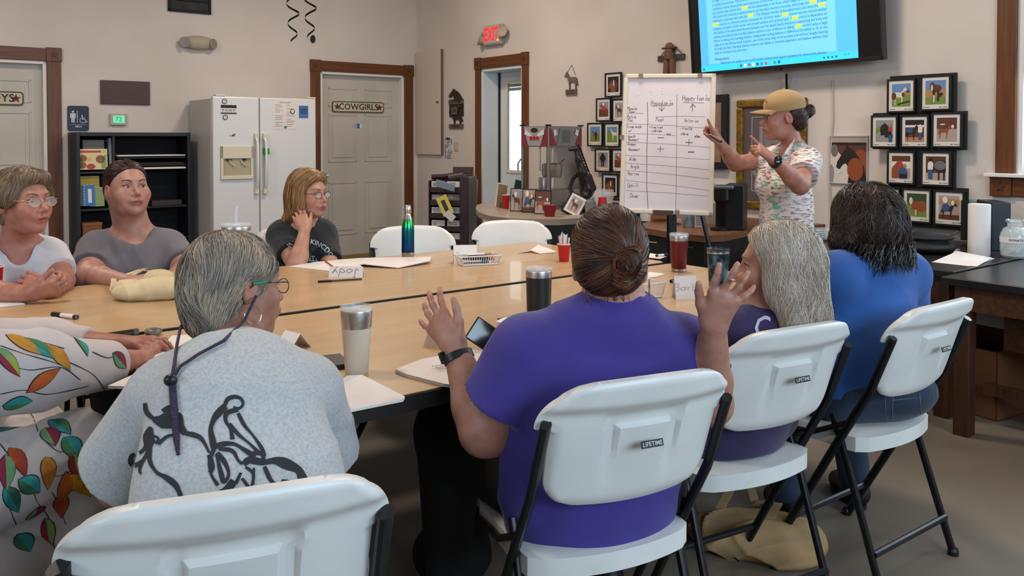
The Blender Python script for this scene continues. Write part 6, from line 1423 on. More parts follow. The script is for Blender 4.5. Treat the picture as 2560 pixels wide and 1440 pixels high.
mb.add(vs, [(2 * i, 2 * i + 2, 2 * i + 3, 2 * i + 1) for i in range(n)]); build('label_strip', mb, paper, T)
tmp = MB(); text(tmp, 'DONATIONS', Matrix.Identity(4), .0165, .012); mb = MB(); mb.add([(.0722 * math.sin(v[0] / .0722 - .25), -.0722 * math.cos(v[0] / .0722 - .25), .097 + v[1]) for v in tmp.v], tmp.f); build('lettering', mb, ink, T)
build('wire_clasp', MB().tube([(-.04, 0, .19), (-.05, -.02, .17), (-.02, -.045, .14), (.01, -.045, .17)], .0025, 6).sphere((-.04, 0, .195), .012, 6).sphere((.045, 0, .195), .012, 6), steel, T, smooth=True)
mb = MB()
for i in range(9): a = r_.random() * 6; x, y = .035 * math.cos(a), .035 * math.sin(a); mb.add([(x, y, .01 + .003 * i), (x + .04, y + .01, .05), (x + .02, y + .05, .06 + .003 * i), (x - .02, y + .03, .015)], [(0, 1, 2, 3)])
build('banknotes', mb, mat('banknote', '#8f9a86', .7), T)
T = thing('loose_sheets', 'two white sheets lying in front of the towel roll', 'papers', PZ(2410, 655, LZ))
def sheet_from(T, name, pxs, z, m, lift=None, zoff=0):
    P = [PZ(x, y, z) for x, y in pxs]; c = T.location; mb = MB(); vs = [(p_.x - c.x, p_.y - c.y, (lift[i] if lift else 0) + .001 + zoff) for i, p_ in enumerate(P)]
    mb.add(vs + [(x, y, z_ + .0012) for x, y, z_ in vs], [tuple(range(len(P))), tuple(range(len(P), 2 * len(P)))] + [(i, (i + 1) % len(P), len(P) + (i + 1) % len(P), len(P) + i) for i in range(len(P))]); return build(name, mb, m, T)
sheet_from(T, 'sheet', [(2330, 656), (2378, 645), (2390, 640), (2480, 648), (2442, 667)], LZ, paper, [0, .02, .026, .006, 0]); sheet_from(T, 'sheet', [(2340, 657), (2400, 642), (2487, 647), (2440, 664), (2420, 666)], LZ, paper, [0, 0, 0, 0, 0])
c = PZ(2318, 632, LZ); T = thing('black_case', 'soft black case with a cord loop on the lab table behind the blue shirt', 'case', c)
A = Prims(); A.ell((c.x, c.y, LZ + .035), (.15, .12, .035), None, 0); A.ell((c.x + .02, c.y, LZ + .085), (.12, .10, .018), None, .02); A.ell((c.x - .02, c.y + .01, LZ + .105), (.06, .05, .015), None, .01)
lo, hi = bounds([A]); S = SDF(lo, hi, .005); A.emit(S); S.plane((0, 0, LZ + .001), (0, 0, -1)); S.folds(.0015, ((1, .5, .5, 40),), 3); sdf_obj('case_body', S, mat('case_black', '#121214', .7, bump=.2, bscale=60), T)
build('cord_loop', MB().tube([c + V((.1, 0, .09)), c + V((.14, -.02, .105)), c + V((.155, -.02, .12))], .004, 6), black_pl, T, world=True)
c = PZ(2365, 631, LZ); T = thing('black_remote', 'black gadget with a silver end beside the soft case', 'gadget', c, R(-5)); build('gadget_body', boxm(-.07, .03, -.02, .02, 0, .025), black_pl, T, bevel=.006); build('silver_end', boxm(.03, .07, -.018, .018, 0, .022), steel, T, bevel=.006)
c = PZ(2035, 598, .74); T = thing('power_adapter', 'black power adapter with loose cables on the far lab table', 'power adapter', PZ(2038, 600, LZ), R(35))
build('adapter_body', boxm(-.07, .07, -.025, .025, .0, .035), black_pl, T, bevel=.006)
build('cable', MB().tube([(.07, 0, .02), (.13, .03, .06), (.2, .05, .02), (.3, .1, .02)], .005, 6).tube([(-.07, 0, .02), (-.12, -.02, .01), (0, -.1, .006), (.2, -.12, .006), (.3, -.05, .006)], .005, 6), black_pl, T, smooth='all')
T = thing('clear_box', 'clear plastic box of cables beside the power adapter', 'box', PZ(2052, 606, LZ) + V((.05, .15, 0)), .2); build('box_shell', boxm(-.09, .09, -.05, .05, 0, .07), acrylic, T, bevel=.004); build('coiled_cable', MB().tube([(.05 * math.cos(i * .5), .03 * math.sin(i * .5), .01 + i * .001) for i in range(50)], .004, 5), mat('cable_white', '#b5ada2', .6), T, smooth='all')

# ================================================================ THINGS ON THE TABLES
def ttop(px, py): return PZ(px, py, TZ)
# blue-green bottle
c = ttop(1020, 642); T = thing('water_bottle', 'green to blue metallic water bottle with a steel cap', 'water bottle', c)
prof = [(.028, 0), (.0325, .006), (.033, .02), (.033, .02 + .115), (.031, .16), (.024, .195), (.0165, .215), (.0155, .225)]
bm_ = bpy.data.materials.new('gradient_bottle'); bm_.use_nodes = True; nt = bm_.node_tree; b = nt.nodes['Principled BSDF']; tc = nt.nodes.new('ShaderNodeTexCoord'); sx_ = nt.nodes.new('ShaderNodeSeparateXYZ'); mr = nt.nodes.new('ShaderNodeMapRange'); rp = nt.nodes.new('ShaderNodeValToRGB')
nt.links.new(tc.outputs['Object'], sx_.inputs[0]); nt.links.new(sx_.outputs[2], mr.inputs[0]); mr.inputs[1].default_value = 0; mr.inputs[2].default_value = .22; nt.links.new(mr.outputs[0], rp.inputs[0]); nt.links.new(rp.outputs[0], b.inputs['Base Color'])
el = rp.color_ramp.elements; el[0].position = .10; el[0].color = hexc('#b4ada6'); el[1].position = .12; el[1].color = hexc('#0f3563')
for q_, h_ in ((.45, '#14527a'), (.62, '#15757a'), (.8, '#2b9a3f'), (.87, '#5aa05a'), (.9, '#b4ada6')): e_ = el.new(q_); e_.color = hexc(h_)
b.inputs['Metallic'].default_value = .85; b.inputs['Roughness'].default_value = .22
build('bottle_body', MB().lathe([(r_, z_) for r_, z_ in prof], 32), bm_, T, smooth=True); build('cap', MB().lathe([(.016, .222), (.0185, .226), (.0185, .250), (.0165, .256), (.0168, .262), (.014, .266), (0, .266)], 28), steel, T, smooth=True)
def tumbler(label, c, h, rt, rb, m, lid=True, band=.035, bandm=None, lidm=None, straw=False, name='tumbler', group='insulated tumblers on the tables', botband=0):
    T = thing(name, label, 'tumbler', c, 0, group)
    q_ = lambda z: rb + (rt - rb) * z / h
    build('cup_body', MB().lathe([(rb * .9, 0), (rb, .004), (q_(h - band), h - band)], 36), m, T, smooth=True)
    if botband: build('base_band', MB().lathe([(rb * .92, -.0), (rb + .0006, .003), (q_(botband) + .0006, botband)], 36), steel, T, smooth=True)
    build('steel_band', MB().lathe([(q_(h - band) + .0004, h - band), (rt, h - .004), (rt - .001, h), (rt - .004, h)], 36), bandm or steel, T, smooth=True)
    if lid:
        build('lid', MB().lathe([(rt - .003, h - .01), (rt + .002, h), (rt + .001, h + .009), (rt - .004, h + .010), (rt - .006, h + .002), (0, h + .001)], 36), lidm or acrylic, T, smooth=True)
        build('lid_slider', MB().box(-.010, .010, -rt * .5, rt * .35, h + .002, h + .008), lidm or acrylic, T, bevel=.002)
    if straw: build('straw', MB().tube([(0, 0, h), (0, 0, h + .055), (.003, 0, h + .075)], .0045, 8), acrylic, T, smooth=True); 
    return T
cream_t = mat('tumbler_cream', '#c3b8a6', .45)
tumbler('cream tumbler with clear lid nearest the camera beside the grey-haired woman', ttop(892, 932), .166, .0415, .030, cream_t, band=.046)
tumbler('black tumbler with clear lid just left of the woman in purple', ttop(1347, 797), .165, .044, .040, mat('tumbler_black', '#141617', .45), band=.022)
tumbler('dark red tumbler with steel rim on the right end of the table', ttop(1697, 678), .165, .043, .033, mat('tumbler_red', '#5e0f14', .4), band=.024, botband=.014)
tumbler('blue patterned tumbler behind the raised right hand', ttop(1795, 722), .155, .045, .036, mat('tumbler_blue', '#4b7183', .3, metal=.4, col2='#1c2a33', scale=25, lo=.45, hi=.55), band=.01, lidm=mat('lid_smoke', '#3a4144', .2, alpha=.6))
c = ttop(592, 745); tumbler('white tumbler with clear straw lid in front of the refrigerator', c, .275, .054, .037, mat('tumbler_white', '#c8c4c2', .4), band=.018, straw=True)
# cups
c = ttop(1410, 653); T = red_cup('red cup of folded napkins on the far table', c, .085, rad=.034)
mb = MB()
for i in range(7): a = i * .9; mb.add([(.018 * math.cos(a), .018 * math.sin(a), .03), (.03 * math.cos(a), .03 * math.sin(a), .122 + .012 * (i % 3)), (.03 * math.cos(a + .6), .03 * math.sin(a + .6), .112 + .01 * (i % 2)), (.014 * math.cos(a + .8), .014 * math.sin(a + .8), .03)], [(0, 1, 2, 3)])
build('napkins', mb, paper, T); 
T = red_cup('red cup cut off by the left edge of the frame', ttop(-22, 745), .12, rad=.045)
# baskets of markers
def basket(label, px, py, L, W, H, rz):
    T = thing('marker_basket', label, 'basket', ttop(px, py), rz, 'white slotted baskets of markers'); m = mat('basket_white', '#d8cfcb', .45)
    def P(u, v, z): t = 1 + .22 * z / H; return (u * L / 2 * t, v * W / 2 * t, z)
    build('base', MB().add([P(-1, -1, .002), P(1, -1, .002), P(1, 1, .002), P(-1, 1, .002)], [(0, 1, 2, 3)]), m, T)
    mb = MB()
    for z in (.004, H): mb.tube([P(-1, -1, z), P(1, -1, z), P(1, 1, z), P(-1, 1, z), P(-1, -1, z)], .0035, 5)
    build('rim', mb, m, T); n = int(L / .0095)
    sl = MB()
    for i in range(n + 1):
        u = -1 + 2 * i / n
        for v in (-1, 1): sl.tube([P(u, v, .003), P(u, v, H)], .0017, 4)
    for i in range(int(W / .0095) + 1):
        v = -1 + 2 * i / int(W / .0095)
        for u in (-1, 1): sl.tube([P(u, v, .003), P(u, v, H)], .0017, 4)
    build('slats', sl, m, T); return T
BK1 = basket('white basket of markers in front of a white name tent on the far table', 1194, 661, .17, .075, .045, .35)
r_ = random.Random(4)
for i in range(8):
    T = thing('marker', 'marker lying in the white basket on the far table', 'marker', BK1.location + V((r_.uniform(-.02, .02), r_.uniform(-.015, .02), .012 + .005 * i)), .35 + r_.uniform(-.15, .15), 'markers in the far basket')
    build('barrel', MB().tube([(-.06, 0, 0), (.03, 0, 0)], .0055, 8), paper if i % 2 else black_pl, T, smooth=True); build('cap', MB().tube([(.03, 0, 0), (.066, 0, 0)], .0062, 8), [black_pl, cbl, crd, cgr][i % 4], T, smooth=True)
basket('white slotted basket beside the neck of the woman in purple', 1612, 742, .10, .08, .058, .5)
# name tents
def tent(label, px, py, w_, h_, d_, rz, name=None, mirror=False, wd=.0016, hh=.03, m=None):
    T = thing('name_tent', label, 'name card', ttop(px, py), rz, 'folded paper name tents'); m = m or paper
    build('front_leaf', MB().add([(-w_ / 2, -d_ / 2, 0), (w_ / 2, -d_ / 2, 0), (w_ / 2, 0, h_), (-w_ / 2, 0, h_), (-w_ / 2, -d_ / 2 + .0012, 0), (w_ / 2, -d_ / 2 + .0012, 0), (w_ / 2, .0012, h_), (-w_ / 2, .0012, h_)], [(0, 1, 2, 3), (4, 5, 6, 7), (0, 1, 5, 4), (2, 3, 7, 6), (0, 3, 7, 4), (1, 2, 6, 5)]), m, T)
    build('back_leaf', MB().add([(-w_ / 2, d_ / 2, 0), (w_ / 2, d_ / 2, 0), (w_ / 2, 0, h_), (-w_ / 2, 0, h_), (-w_ / 2, d_ / 2 - .0012, 0), (w_ / 2, d_ / 2 - .0012, 0), (w_ / 2, -.0012, h_), (-w_ / 2, -.0012, h_)], [(0, 1, 2, 3), (4, 5, 6, 7), (0, 1, 5, 4), (2, 3, 7, 6), (0, 3, 7, 4), (1, 2, 6, 5)]), m, T)
    if name:
        mb = MB(); M = plane_M((0, -d_ / 4 - .0014, h_ * .5), (1, 0, 0), (0, d_ / 2, h_)) 
        if mirror: M = M @ Matrix.Rotation(math.pi, 4, 'Z')
        handwrite(mb, name, -len(name) * hh * .42, -hh * .4, hh, M, wd, .3, .1); build('handwriting', mb, mat('pen_faint', '#9a8f98', .6) if hh < .03 else mat('pen_blue', '#565f86', .6), T)
    return T
tent('white name tent behind the marker basket on the far table', 1163, 657, .115, .088, .075, .12, 'Theresa', hh=.016)
tent('white name tent with upside-down handwriting near the notebook', 866, 692, .15, .045, .03, -.06, 'Jody', True, .0018, .035)
tent('white name tent left of the raised right hand', 1712, 745, .085, .085, .06, .08, 'Barb', hh=.026)
tent('small white name tent just left of the cream tumbler', 732, 868, .075, .045, .075, -.7)
tent('shaded name tent behind the black wristband', 1092, 866, .06, .045, .05, -.5, m=mat('paper_shaded', '#a98f7c', .7))  # shade on this tent is put into its darker paper colour
# notebooks and sheets
def sheets(label, px, py, outline, m=None, lift=None, name='notebook', cat='papers', text_lines=0, thick=.004, pages=1, rz=0, title=None):
    T = thing(name, label, cat, ttop(px, py)); c = T.location; P = [ttop(x, y) for x, y in outline]
    for k in range(pages):
        vs = [(p_.x - c.x, p_.y - c.y, (lift[i] if lift else 0) + .0008 + k * .003) for i, p_ in enumerate(P)]; n = len(vs)
        mb = MB().add(vs + [(x, y, z_ + thick) for x, y, z_ in vs], [tuple(range(n))[::-1], tuple(range(n, 2 * n))] + [(i, (i + 1) % n, n + (i + 1) % n, n + i) for i in range(n)]); build('sheet', mb, m or paper, T)
    return T, P
T, _ = sheets('open notebook with curling pages on the far table, left half', 830, 668, [(725, 668), (790, 657), (880, 650), (905, 672), (830, 680)], lift=[0, .0, .0, .006, 0])
T, _ = sheets('open notebook with curling pages on the far table, right half', 960, 660, [(835, 652), (905, 648), (1078, 650), (1075, 660), (995, 672), (908, 668), (880, 668)], lift=[0, .002, .012, .012, .002, .012, .002])
c = ttop(823, 664) + V((0, 0, .008)); T = thing('pencil', 'red-brown pencil on the open notebook', 'pencil', c); a_, b_ = ttop(812, 656) + V((0, 0, .009)), ttop(833, 671) + V((0, 0, .008)); build('shaft', MB().tube([a_, b_], .0035, 6), mat('pencil_red', '#a34e35', .5), T, world=True); build('tip', MB().tube([b_, b_ + (b_ - a_) * .12], [.0033, .0005], 6), mat('pencil_wood', '#c79a68', .6), T, world=True)
c = ttop(845, 704); T = thing('pen', 'dark pen under the upside-down name tent', 'pen', c); a_, b_ = ttop(795, 707) + V((0, 0, .005)), ttop(905, 700) + V((0, 0, .005)); build('barrel', MB().tube([a_, b_], .0045, 8), mat('pen_bronze', '#4a3a2c', .4), T, world=True); build('cap', MB().tube([a_, a_ + (b_ - a_) * .3], .0055, 8), black_pl, T, world=True)
T, _ = sheets('folded flyer lying behind the red napkin cup', 1340, 630, [(1290, 634), (1325, 628), (1345, 622), (1392, 632), (1350, 636), (1328, 631)], lift=[0, .0, .018, .002, 0, .006], name='flyer')
T, _ = sheets('white packet titled Adaptive Riding under the raised left forearm', 1105, 930, [(988, 931), (1055, 905), (1180, 882), (1222, 884), (1180, 975), (1110, 968), (1015, 943)], name='packet', pages=3, thick=.002)
pk = T; mb = MB(); c0 = ttop(1085, 921); xd_ = (ttop(1120, 930) - ttop(1060, 922)).normalized(); xd_ = (ttop(1130, 913) - ttop(1060, 925)).normalized(); yd_ = V((-xd_.y, xd_.x, 0))
for i, s_ in enumerate(('Adaptive/Therapeutic', 'Riding Volunteer', 'Development')): text(mb, s_, plane_M(c0 + V((.05, -.02 * i, .0145)) , xd_, yd_), .0145, .012)
build('title_print', mb, ink, pk, world=True)
T, _ = sheets('white paper packet in front of the cream tumbler, nearest table edge', 925, 985, [(840, 1030), (820, 975), (870, 945), (905, 943), (1012, 998), (1008, 1005), (860, 1035)], name='packet', thick=.003, pages=2)
mb = MB(); M = plane_M(ttop(865, 985) + V((0, 0, .0085)), (ttop(930, 1000) - ttop(860, 1010)), (ttop(860, 960) - ttop(862, 1010)))
handwrite(mb, 'notes on lesson plans', -.03, .035, .008, M, .0008); 
for i in range(7): handwrite(mb, 'warm up mount walk on halt turn'[i:i + 22], -.035, .024 - i * .011, .0065, M, .0007)
build('handwriting', mb, inkg, T)
T, _ = sheets('open white workbook under the folded arms beside the grey-haired woman', 430, 900, [(375, 905), (430, 845), (560, 838), (600, 850), (470, 925), (350, 975), (270, 972), (330, 945)], name='workbook', pages=2, thick=.004)
mb = MB(); M = plane_M(ttop(440, 880) + V((0, 0, .0115)), (ttop(500, 868) - ttop(420, 880)), (ttop(450, 850) - ttop(432, 890)))
text(mb, 'MODULES', M @ Matrix.Translation((.03, .06, 0)), .012); text(mb, 'A', M @ Matrix.Translation((-.05, -.02, 0)), .03); 
for i in range(8): mb.box(-.03 + .01 * i, -.025 + .01 * i, -.024, -.021, 0, .0004, M)
build('print', mb, ink, T)
T, _ = sheets('small white slips behind the white basket', 1640, 690, [(1600, 690), (1625, 682), (1662, 687), (1640, 694), (1610, 697)], name='slip')
T, _ = sheets('white paper at the far right end of the far table', 1640, 642, [(1622, 645), (1625, 634), (1668, 641), (1650, 648)], name='slip', thick=.002)
T, _ = sheets('white paper corner at the left edge of the far table', 30, 760, [(-40, 752), (40, 753), (62, 762), (0, 770), (-40, 772)], name='slip')
def pen2(name, label, cat, p0, p1, r, m1, m2, fr=.35, z=.006):
    T = thing(name, label, cat, ttop(*p0)); a_, b_ = ttop(*p0) + V((0, 0, z)), ttop(*p1) + V((0, 0, z)); build('barrel', MB().tube([a_, b_], r, 10), m1, T, world=True, smooth=True); build('cap', MB().tube([a_, a_.lerp(b_, fr)], r * 1.15, 10), m2, T, world=True, smooth=True); build('end_plug', MB().tube([b_.lerp(a_, .12), b_], r * 1.05, 10), m2, T, world=True, smooth=True); return T
pen2('marker', 'black capped marker lying on the left of the far table', 'marker', (132, 791), (193, 799), .0075, paper, black_pl, z=.008)
pen2('marker', 'black capped marker on the white paper at the far right', 'marker', (1669, 641), (1640, 644), .006, paper, black_pl, z=.01)
pen2('marker', 'black marker tip beside the right-hand name tent', 'marker', (1677, 708), (1700, 702), .006, black_pl, black_pl, z=.008)
# black phone / case on the near table behind grey shirt shoulder
T = thing('black_folder', 'black folder edge behind the shoulder of the grey-haired woman', 'folder', ttop(825, 915), R(25)); build('cover', boxm(-.09, .045, -.05, .07, .001, .014), black_pl, T, bevel=.003); build('pages', boxm(-.085, .04, -.045, .065, .004, .010), paper, T)
# wallet phone case standing
c = ttop(1208, 880); T = thing('phone', 'black phone propped up on a stand beside the wristband', 'phone', c)
M = plane_M(PY(1208, 836, c.y), nrm(PY(1245, 858, c.y - .0) - PY(1178, 812, c.y + .0)), nrm(V((.28, .35, .9))))
build('case_body', MB().box(-.04, .04, -.036, .036, -.008, 0, M), black_pl, T, world=True, bevel=.004); build('screen', MB().box(-.036, .036, -.032, .032, 0, .0008, M), mat('phone_glass', '#1c1d1f', .08), T, world=True)
build('stand', MB().tube([M @ V((0, 0, -.008)), V((c.x + .02, c.y + .05, TZ + .003))], .004, 6), black_pl, T, world=True)
T = thing('wallet', 'black and yellow printed pouch beside the phone', 'pouch', ttop(1262, 850), .5); build('pouch_body', boxm(-.05, .05, -.03, .03, .0, .022), mat('pouch_black', '#1b1a1a', .5, col2='#b9a94a', scale=60, lo=.6, hi=.66), T, bevel=.006); build('yellow_edge', boxm(-.05, .05, .022, .031, .022, .027), cyl_, T, bevel=.002)
T, _ = sheets('white slip on the pouch beside the phone', 1290, 822, [(1240, 822), (1262, 812), (1320, 812), (1320, 822), (1262, 828)], name='slip', lift=[.02] * 5)
T = thing('phone', 'dark oval glasses case behind the white slip', 'case', ttop(1275, 806), .1); build('case_body', MB().sphere((0, 0, .009), (.042, .018, .009), 10), mat('case_slate', '#3c4146', .4), T, smooth=True); build('hinge', boxm(-.04, .04, .014, .018, .006, .011), black_pl, T)
T.name = 'glasses_case'
# loose marker bundle
for i in range(5):
    T = thing('marker', ['nearest', 'second nearest', 'middle', 'second farthest', 'farthest'][i] + ' pale highlighter in the row beside the black tumbler', 'marker', ttop(1398 + i * 8, 762 - i * 1.2) + V((0, 0, .007)), R(62), 'row of pale highlighters beside the black tumbler')
    build('barrel', MB().tube([(-.05, 0, 0), (.05, 0, 0)], .007, 8), mat('highlighter_%d' % i, ('#b99b86', '#c07a62', '#c9b27a', '#a8605a', '#c7aaa0')[i], .5), T, smooth=True); build('cap', MB().tube([(-.06, 0, 0), (-.03, 0, 0)], .0078, 8), paper, T, smooth=True)
# canvas bag on the far table
c = ttop(370, 745); T = thing('canvas_bag', 'cream canvas bag lying on the far table between the women', 'bag', c); A = Prims()
A.ell(ttop(345, 748) + V((0, 0, .03)), (.095, .07, .035), None, 0); A.ell(ttop(405, 745) + V((0, 0, .035)), (.10, .075, .045), None, .03); A.ell(ttop(320, 738) + V((0, 0, .03)), (.06, .05, .03), None, .03); A.ell(ttop(398, 728) + V((0, 0, .055)), (.06, .05, .03), None, .03)
lo, hi = bounds([A]); S = SDF(lo, hi, .004); A.emit(S); S.plane((0, 0, TZ + .001), (0, 0, -1)); S.folds(.0035, ((1, .6, .4, 34), (.3, -1, .8, 28), (.5, .5, 1.2, 22)), 4); canvas = mat('canvas_cream', '#c9b896', .85, col2='#bda985', scale=9, bump=.15, bscale=220); sdf_obj('bag_body', S, canvas, T)
def strap(T, pts, w_, m, name='strap', world=True):
    mb = MB(); vs = []; P = [V(p_) for p_ in pts]
    for i, p_ in enumerate(P):
        d = (P[min(i + 1, len(P) - 1)] - P[max(i - 1, 0)]); s_ = d.cross(V((0, 0, 1))); s_ = s_.normalized() if s_.length > 1e-6 else V((1, 0, 0)); vs += [p_ + s_ * w_ / 2, p_ - s_ * w_ / 2, p_ - s_ * w_ / 2 + V((0, 0, .003)), p_ + s_ * w_ / 2 + V((0, 0, .003))]
    fs = []
    for i in range(len(P) - 1):
        for j in range(4): fs.append((4 * i + j, 4 * i + (j + 1) % 4, 4 * i + 4 + (j + 1) % 4, 4 * i + 4 + j))
    mb.add(vs, fs); return build(name, mb, m, T, world=True, smooth=True)
strap(T, [ttop(415, 700) + V((0, 0, .03)), ttop(350, 705) + V((0, 0, .05)), ttop(285, 716) + V((0, 0, .03)), ttop(282, 735) + V((0, 0, .012)), ttop(320, 745) + V((0, 0, .02))], .022, canvas)
strap(T, [ttop(310, 712) + V((0, 0, .02)), ttop(360, 690) + V((0, 0, .03)), ttop(420, 682) + V((0, 0, .05))], .02, canvas)
# black tube / clip behind the folded arms
pen2('glasses_case', 'long dark metal case on the table in front of the folded arms', 'case', (238, 858), (345, 842), .012, mat('case_brown', '#2e2620', .35, metal=.4), mat('case_grey', '#57534e', .4, metal=.5), .12, .014)
T = thing('dark_scrunchie', 'small dark speckled object beside the folded hands', 'scrunchie', ttop(383, 838)); build('ring', MB().tube([(.018 * math.cos(t * .42), .018 * math.sin(t * .42), .012) for t in range(16)], .009, 8), mat('speckle', '#4a4641', .7, col2='#8a857c', scale=80), T, smooth=True)
build('bead', MB().sphere((0, 0, .01), .008, 6), black_pl, T)
# tote bag on the floor under the second chair
c = PZ(1905, 1385, 0); T = thing('tote_bag', 'cream canvas tote bag on the floor under the chairs', 'bag', c); A = Prims()
for px, py, r_, z_ in ((1830, 1365, (.13, .10, .05), .04), (1905, 1375, (.17, .12, .06), .045), (1965, 1385, (.13, .12, .055), .04), (1800, 1345, (.1, .09, .04), .035)): A.ell(PZ(px, py, 0) + V((0, 0, z_)), r_, None, .04)
lo, hi = bounds([A]); S = SDF(lo, hi, .006); A.emit(S); S.plane((0, 0, .001), (0, 0, -1)); S.folds(.011, ((1, .6, .4, 20), (.3, -1, .8, 16), (-.6, .8, 1, 26)), 8); p_, q_ = S.mesh(); np_obj('bag_body', p_, q_, mat('tote_canvas', '#b08f66', .85, col2='#9c7c55', scale=7, bump=.12, bscale=200), T); bvt = bvh_of(p_, q_)
tm = mat('tote_canvas', '#b08f66', .85); tote = T
strap(T, [PZ(1790, 1350, 0) + V((0, 0, .08)), PZ(1830, 1330, 0) + V((0, 0, .16)), PZ(1850, 1290, 0) + V((0, 0, .2)), PZ(1872, 1290, 0) + V((0, 0, .12)), PZ(1890, 1330, 0) + V((0, 0, .09))], .03, tm)
strap(T, [PZ(1890, 1330, 0) + V((0, 0, .105)), PZ(1945, 1345, 0) + V((0, 0, .115)), PZ(1925, 1375, 0) + V((0, 0, .11)), PZ(1870, 1395, 0) + V((0, 0, .10))], .03, tm)
# dark backpack on the floor under the table
c = V((.12, 2.75, 0)); c = PY(1130, 1110, 2.55); c.z = 0; T = thing('black_bag', 'black bag on the floor under the near table', 'bag', c); A = Prims(); A.ell(c + V((0, 0, .10)), (.12, .10, .10), None, 0); A.ell(c + V((.02, 0, .19)), (.08, .07, .06), None, .05); lo, hi = bounds([A]); S = SDF(lo, hi, .007); A.emit(S); S.plane((0, 0, .001), (0, 0, -1)); S.folds(.003, ((1, .6, .4, 24),), 2); sdf_obj('bag_body', S, mat('bag_black', '#0d0d0f', .8), T)
build('handle', MB().tube([c + V((-.04, 0, .22)), c + V((-.03, 0, .28)), c + V((.06, 0, .28)), c + V((.07, 0, .22))], .008, 6), black_pl, T, world=True)
# ================================================================ THE CAST
def cl(name, c, c2=None, sc=14, rough=.85, bump=.18, **k): return mat(name, c, rough, col2=c2, scale=sc, bump=bump, bscale=260, sheen=.15, **k)
def nearest_fw(a, b): v = b - a; v.z = 0; return v.normalized()
def strands_up(): pass
cap_ = lambda A, g, a, b, ra, rb, k, **kw: A.cap(g(*a), g(*b), ra, rb, k, **kw)
def hairS(P, fn, h=.005):
    A = Prims(); fn(A); lo, hi = bounds([A]); S = SDF(lo, hi, h); A.emit(S); return S
def E_(A, P, p, r, k=.02, rot=None, **kw): A.ell(P.g(*p), V(r) * P.sc, P.M if rot is None else P.M @ rot, k, **kw)
def C_(A, P, a, b, ra, rb, k=.02, **kw): A.cap(P.g(*a), P.g(*b), ra * P.sc, rb * P.sc, k, **kw)
def facecut(P, y0=.035, z0=.03, slope=.5):   # clips the hair away from the face
    n = (P.M @ V((0, 1, -slope))).normalized(); return [(P.g(0, y0, z0), n)]
down = (0, 0, -1)

# ---- 1: woman in the grey shirt with a horse drawing, back to us
P = Person('seated woman with short grey hair seen from behind, grey shirt with an ink horse', PY(560, 1440, 1.55).xy.to_3d(), '#a97862', .004)
P.head(594, 716, 1.94, (.66, .72, -.10), 1.0, up=(.0, .22, 1), eyes=True, iris='#3a2a20', brow='#8a8078')
nb = PY(590, 893, 1.86); pel = V((-.47, 1.50, .53)); che = PY(590, 1010, 1.70); sL, sR = PY(418, 1005, 1.74), PY(768, 985, 1.84)
A, sd, fw, up = torso_prims(pel, che, nb, sL, sR, .18, .165, .155, .115)
P.neck(nb, .050, .056); eL, eR = PY(300, 1215, 1.80), PY(815, 1195, 1.95); wL, wR = PY(430, 1150, 2.15), PY(720, 1120, 2.2)
aL, aR = arm_prims(sL, eL, wL), arm_prims(sR, eR, wR); P.parts += [aL, aR]
for w_, f_, t_ in ((wL, nrm(wL - eL), (1, 0, 0)), (wR, nrm(wR - eR), (-1, 0, 0))): B = Prims(); add_hand(B, w_, f_, (0, 0, -1), t_, .95, curl=(.4, .4, .4, .4)); P.parts.append(B)
P.finish(A); P.glasses('#1f1a1c', r=.021)
g = P.g
build('temple_sleeve', MB().tube([g(.0835, .02, .0065), g(.0835, -.012, .004)], .0042, 8), mat('green_temple', '#1c7f5c', .4), P.T, world=True, smooth=True)
hole = Prims(); hole.cap(nb + V((0, .01, .11)), nb + V((0, .01, .062)), .060, .066, 0)
s1, s2 = sleeve(sL, eL, .80, .088, .112), sleeve(sR, eR, .72, .078, .092)
shirt1 = cl('heather_grey', '#b4b5b7', '#a2a4a6', 170, lo=.4, hi=.65)
cloth(P, 'shirt', [A], shirt1, .0055, .012, [hole], [(V((0, 0, .47)), (0, 0, -1))], .0028, ((.6, .9, 1.0, 22), (-.8, .5, .9, 18)), 2, [s1, s2])
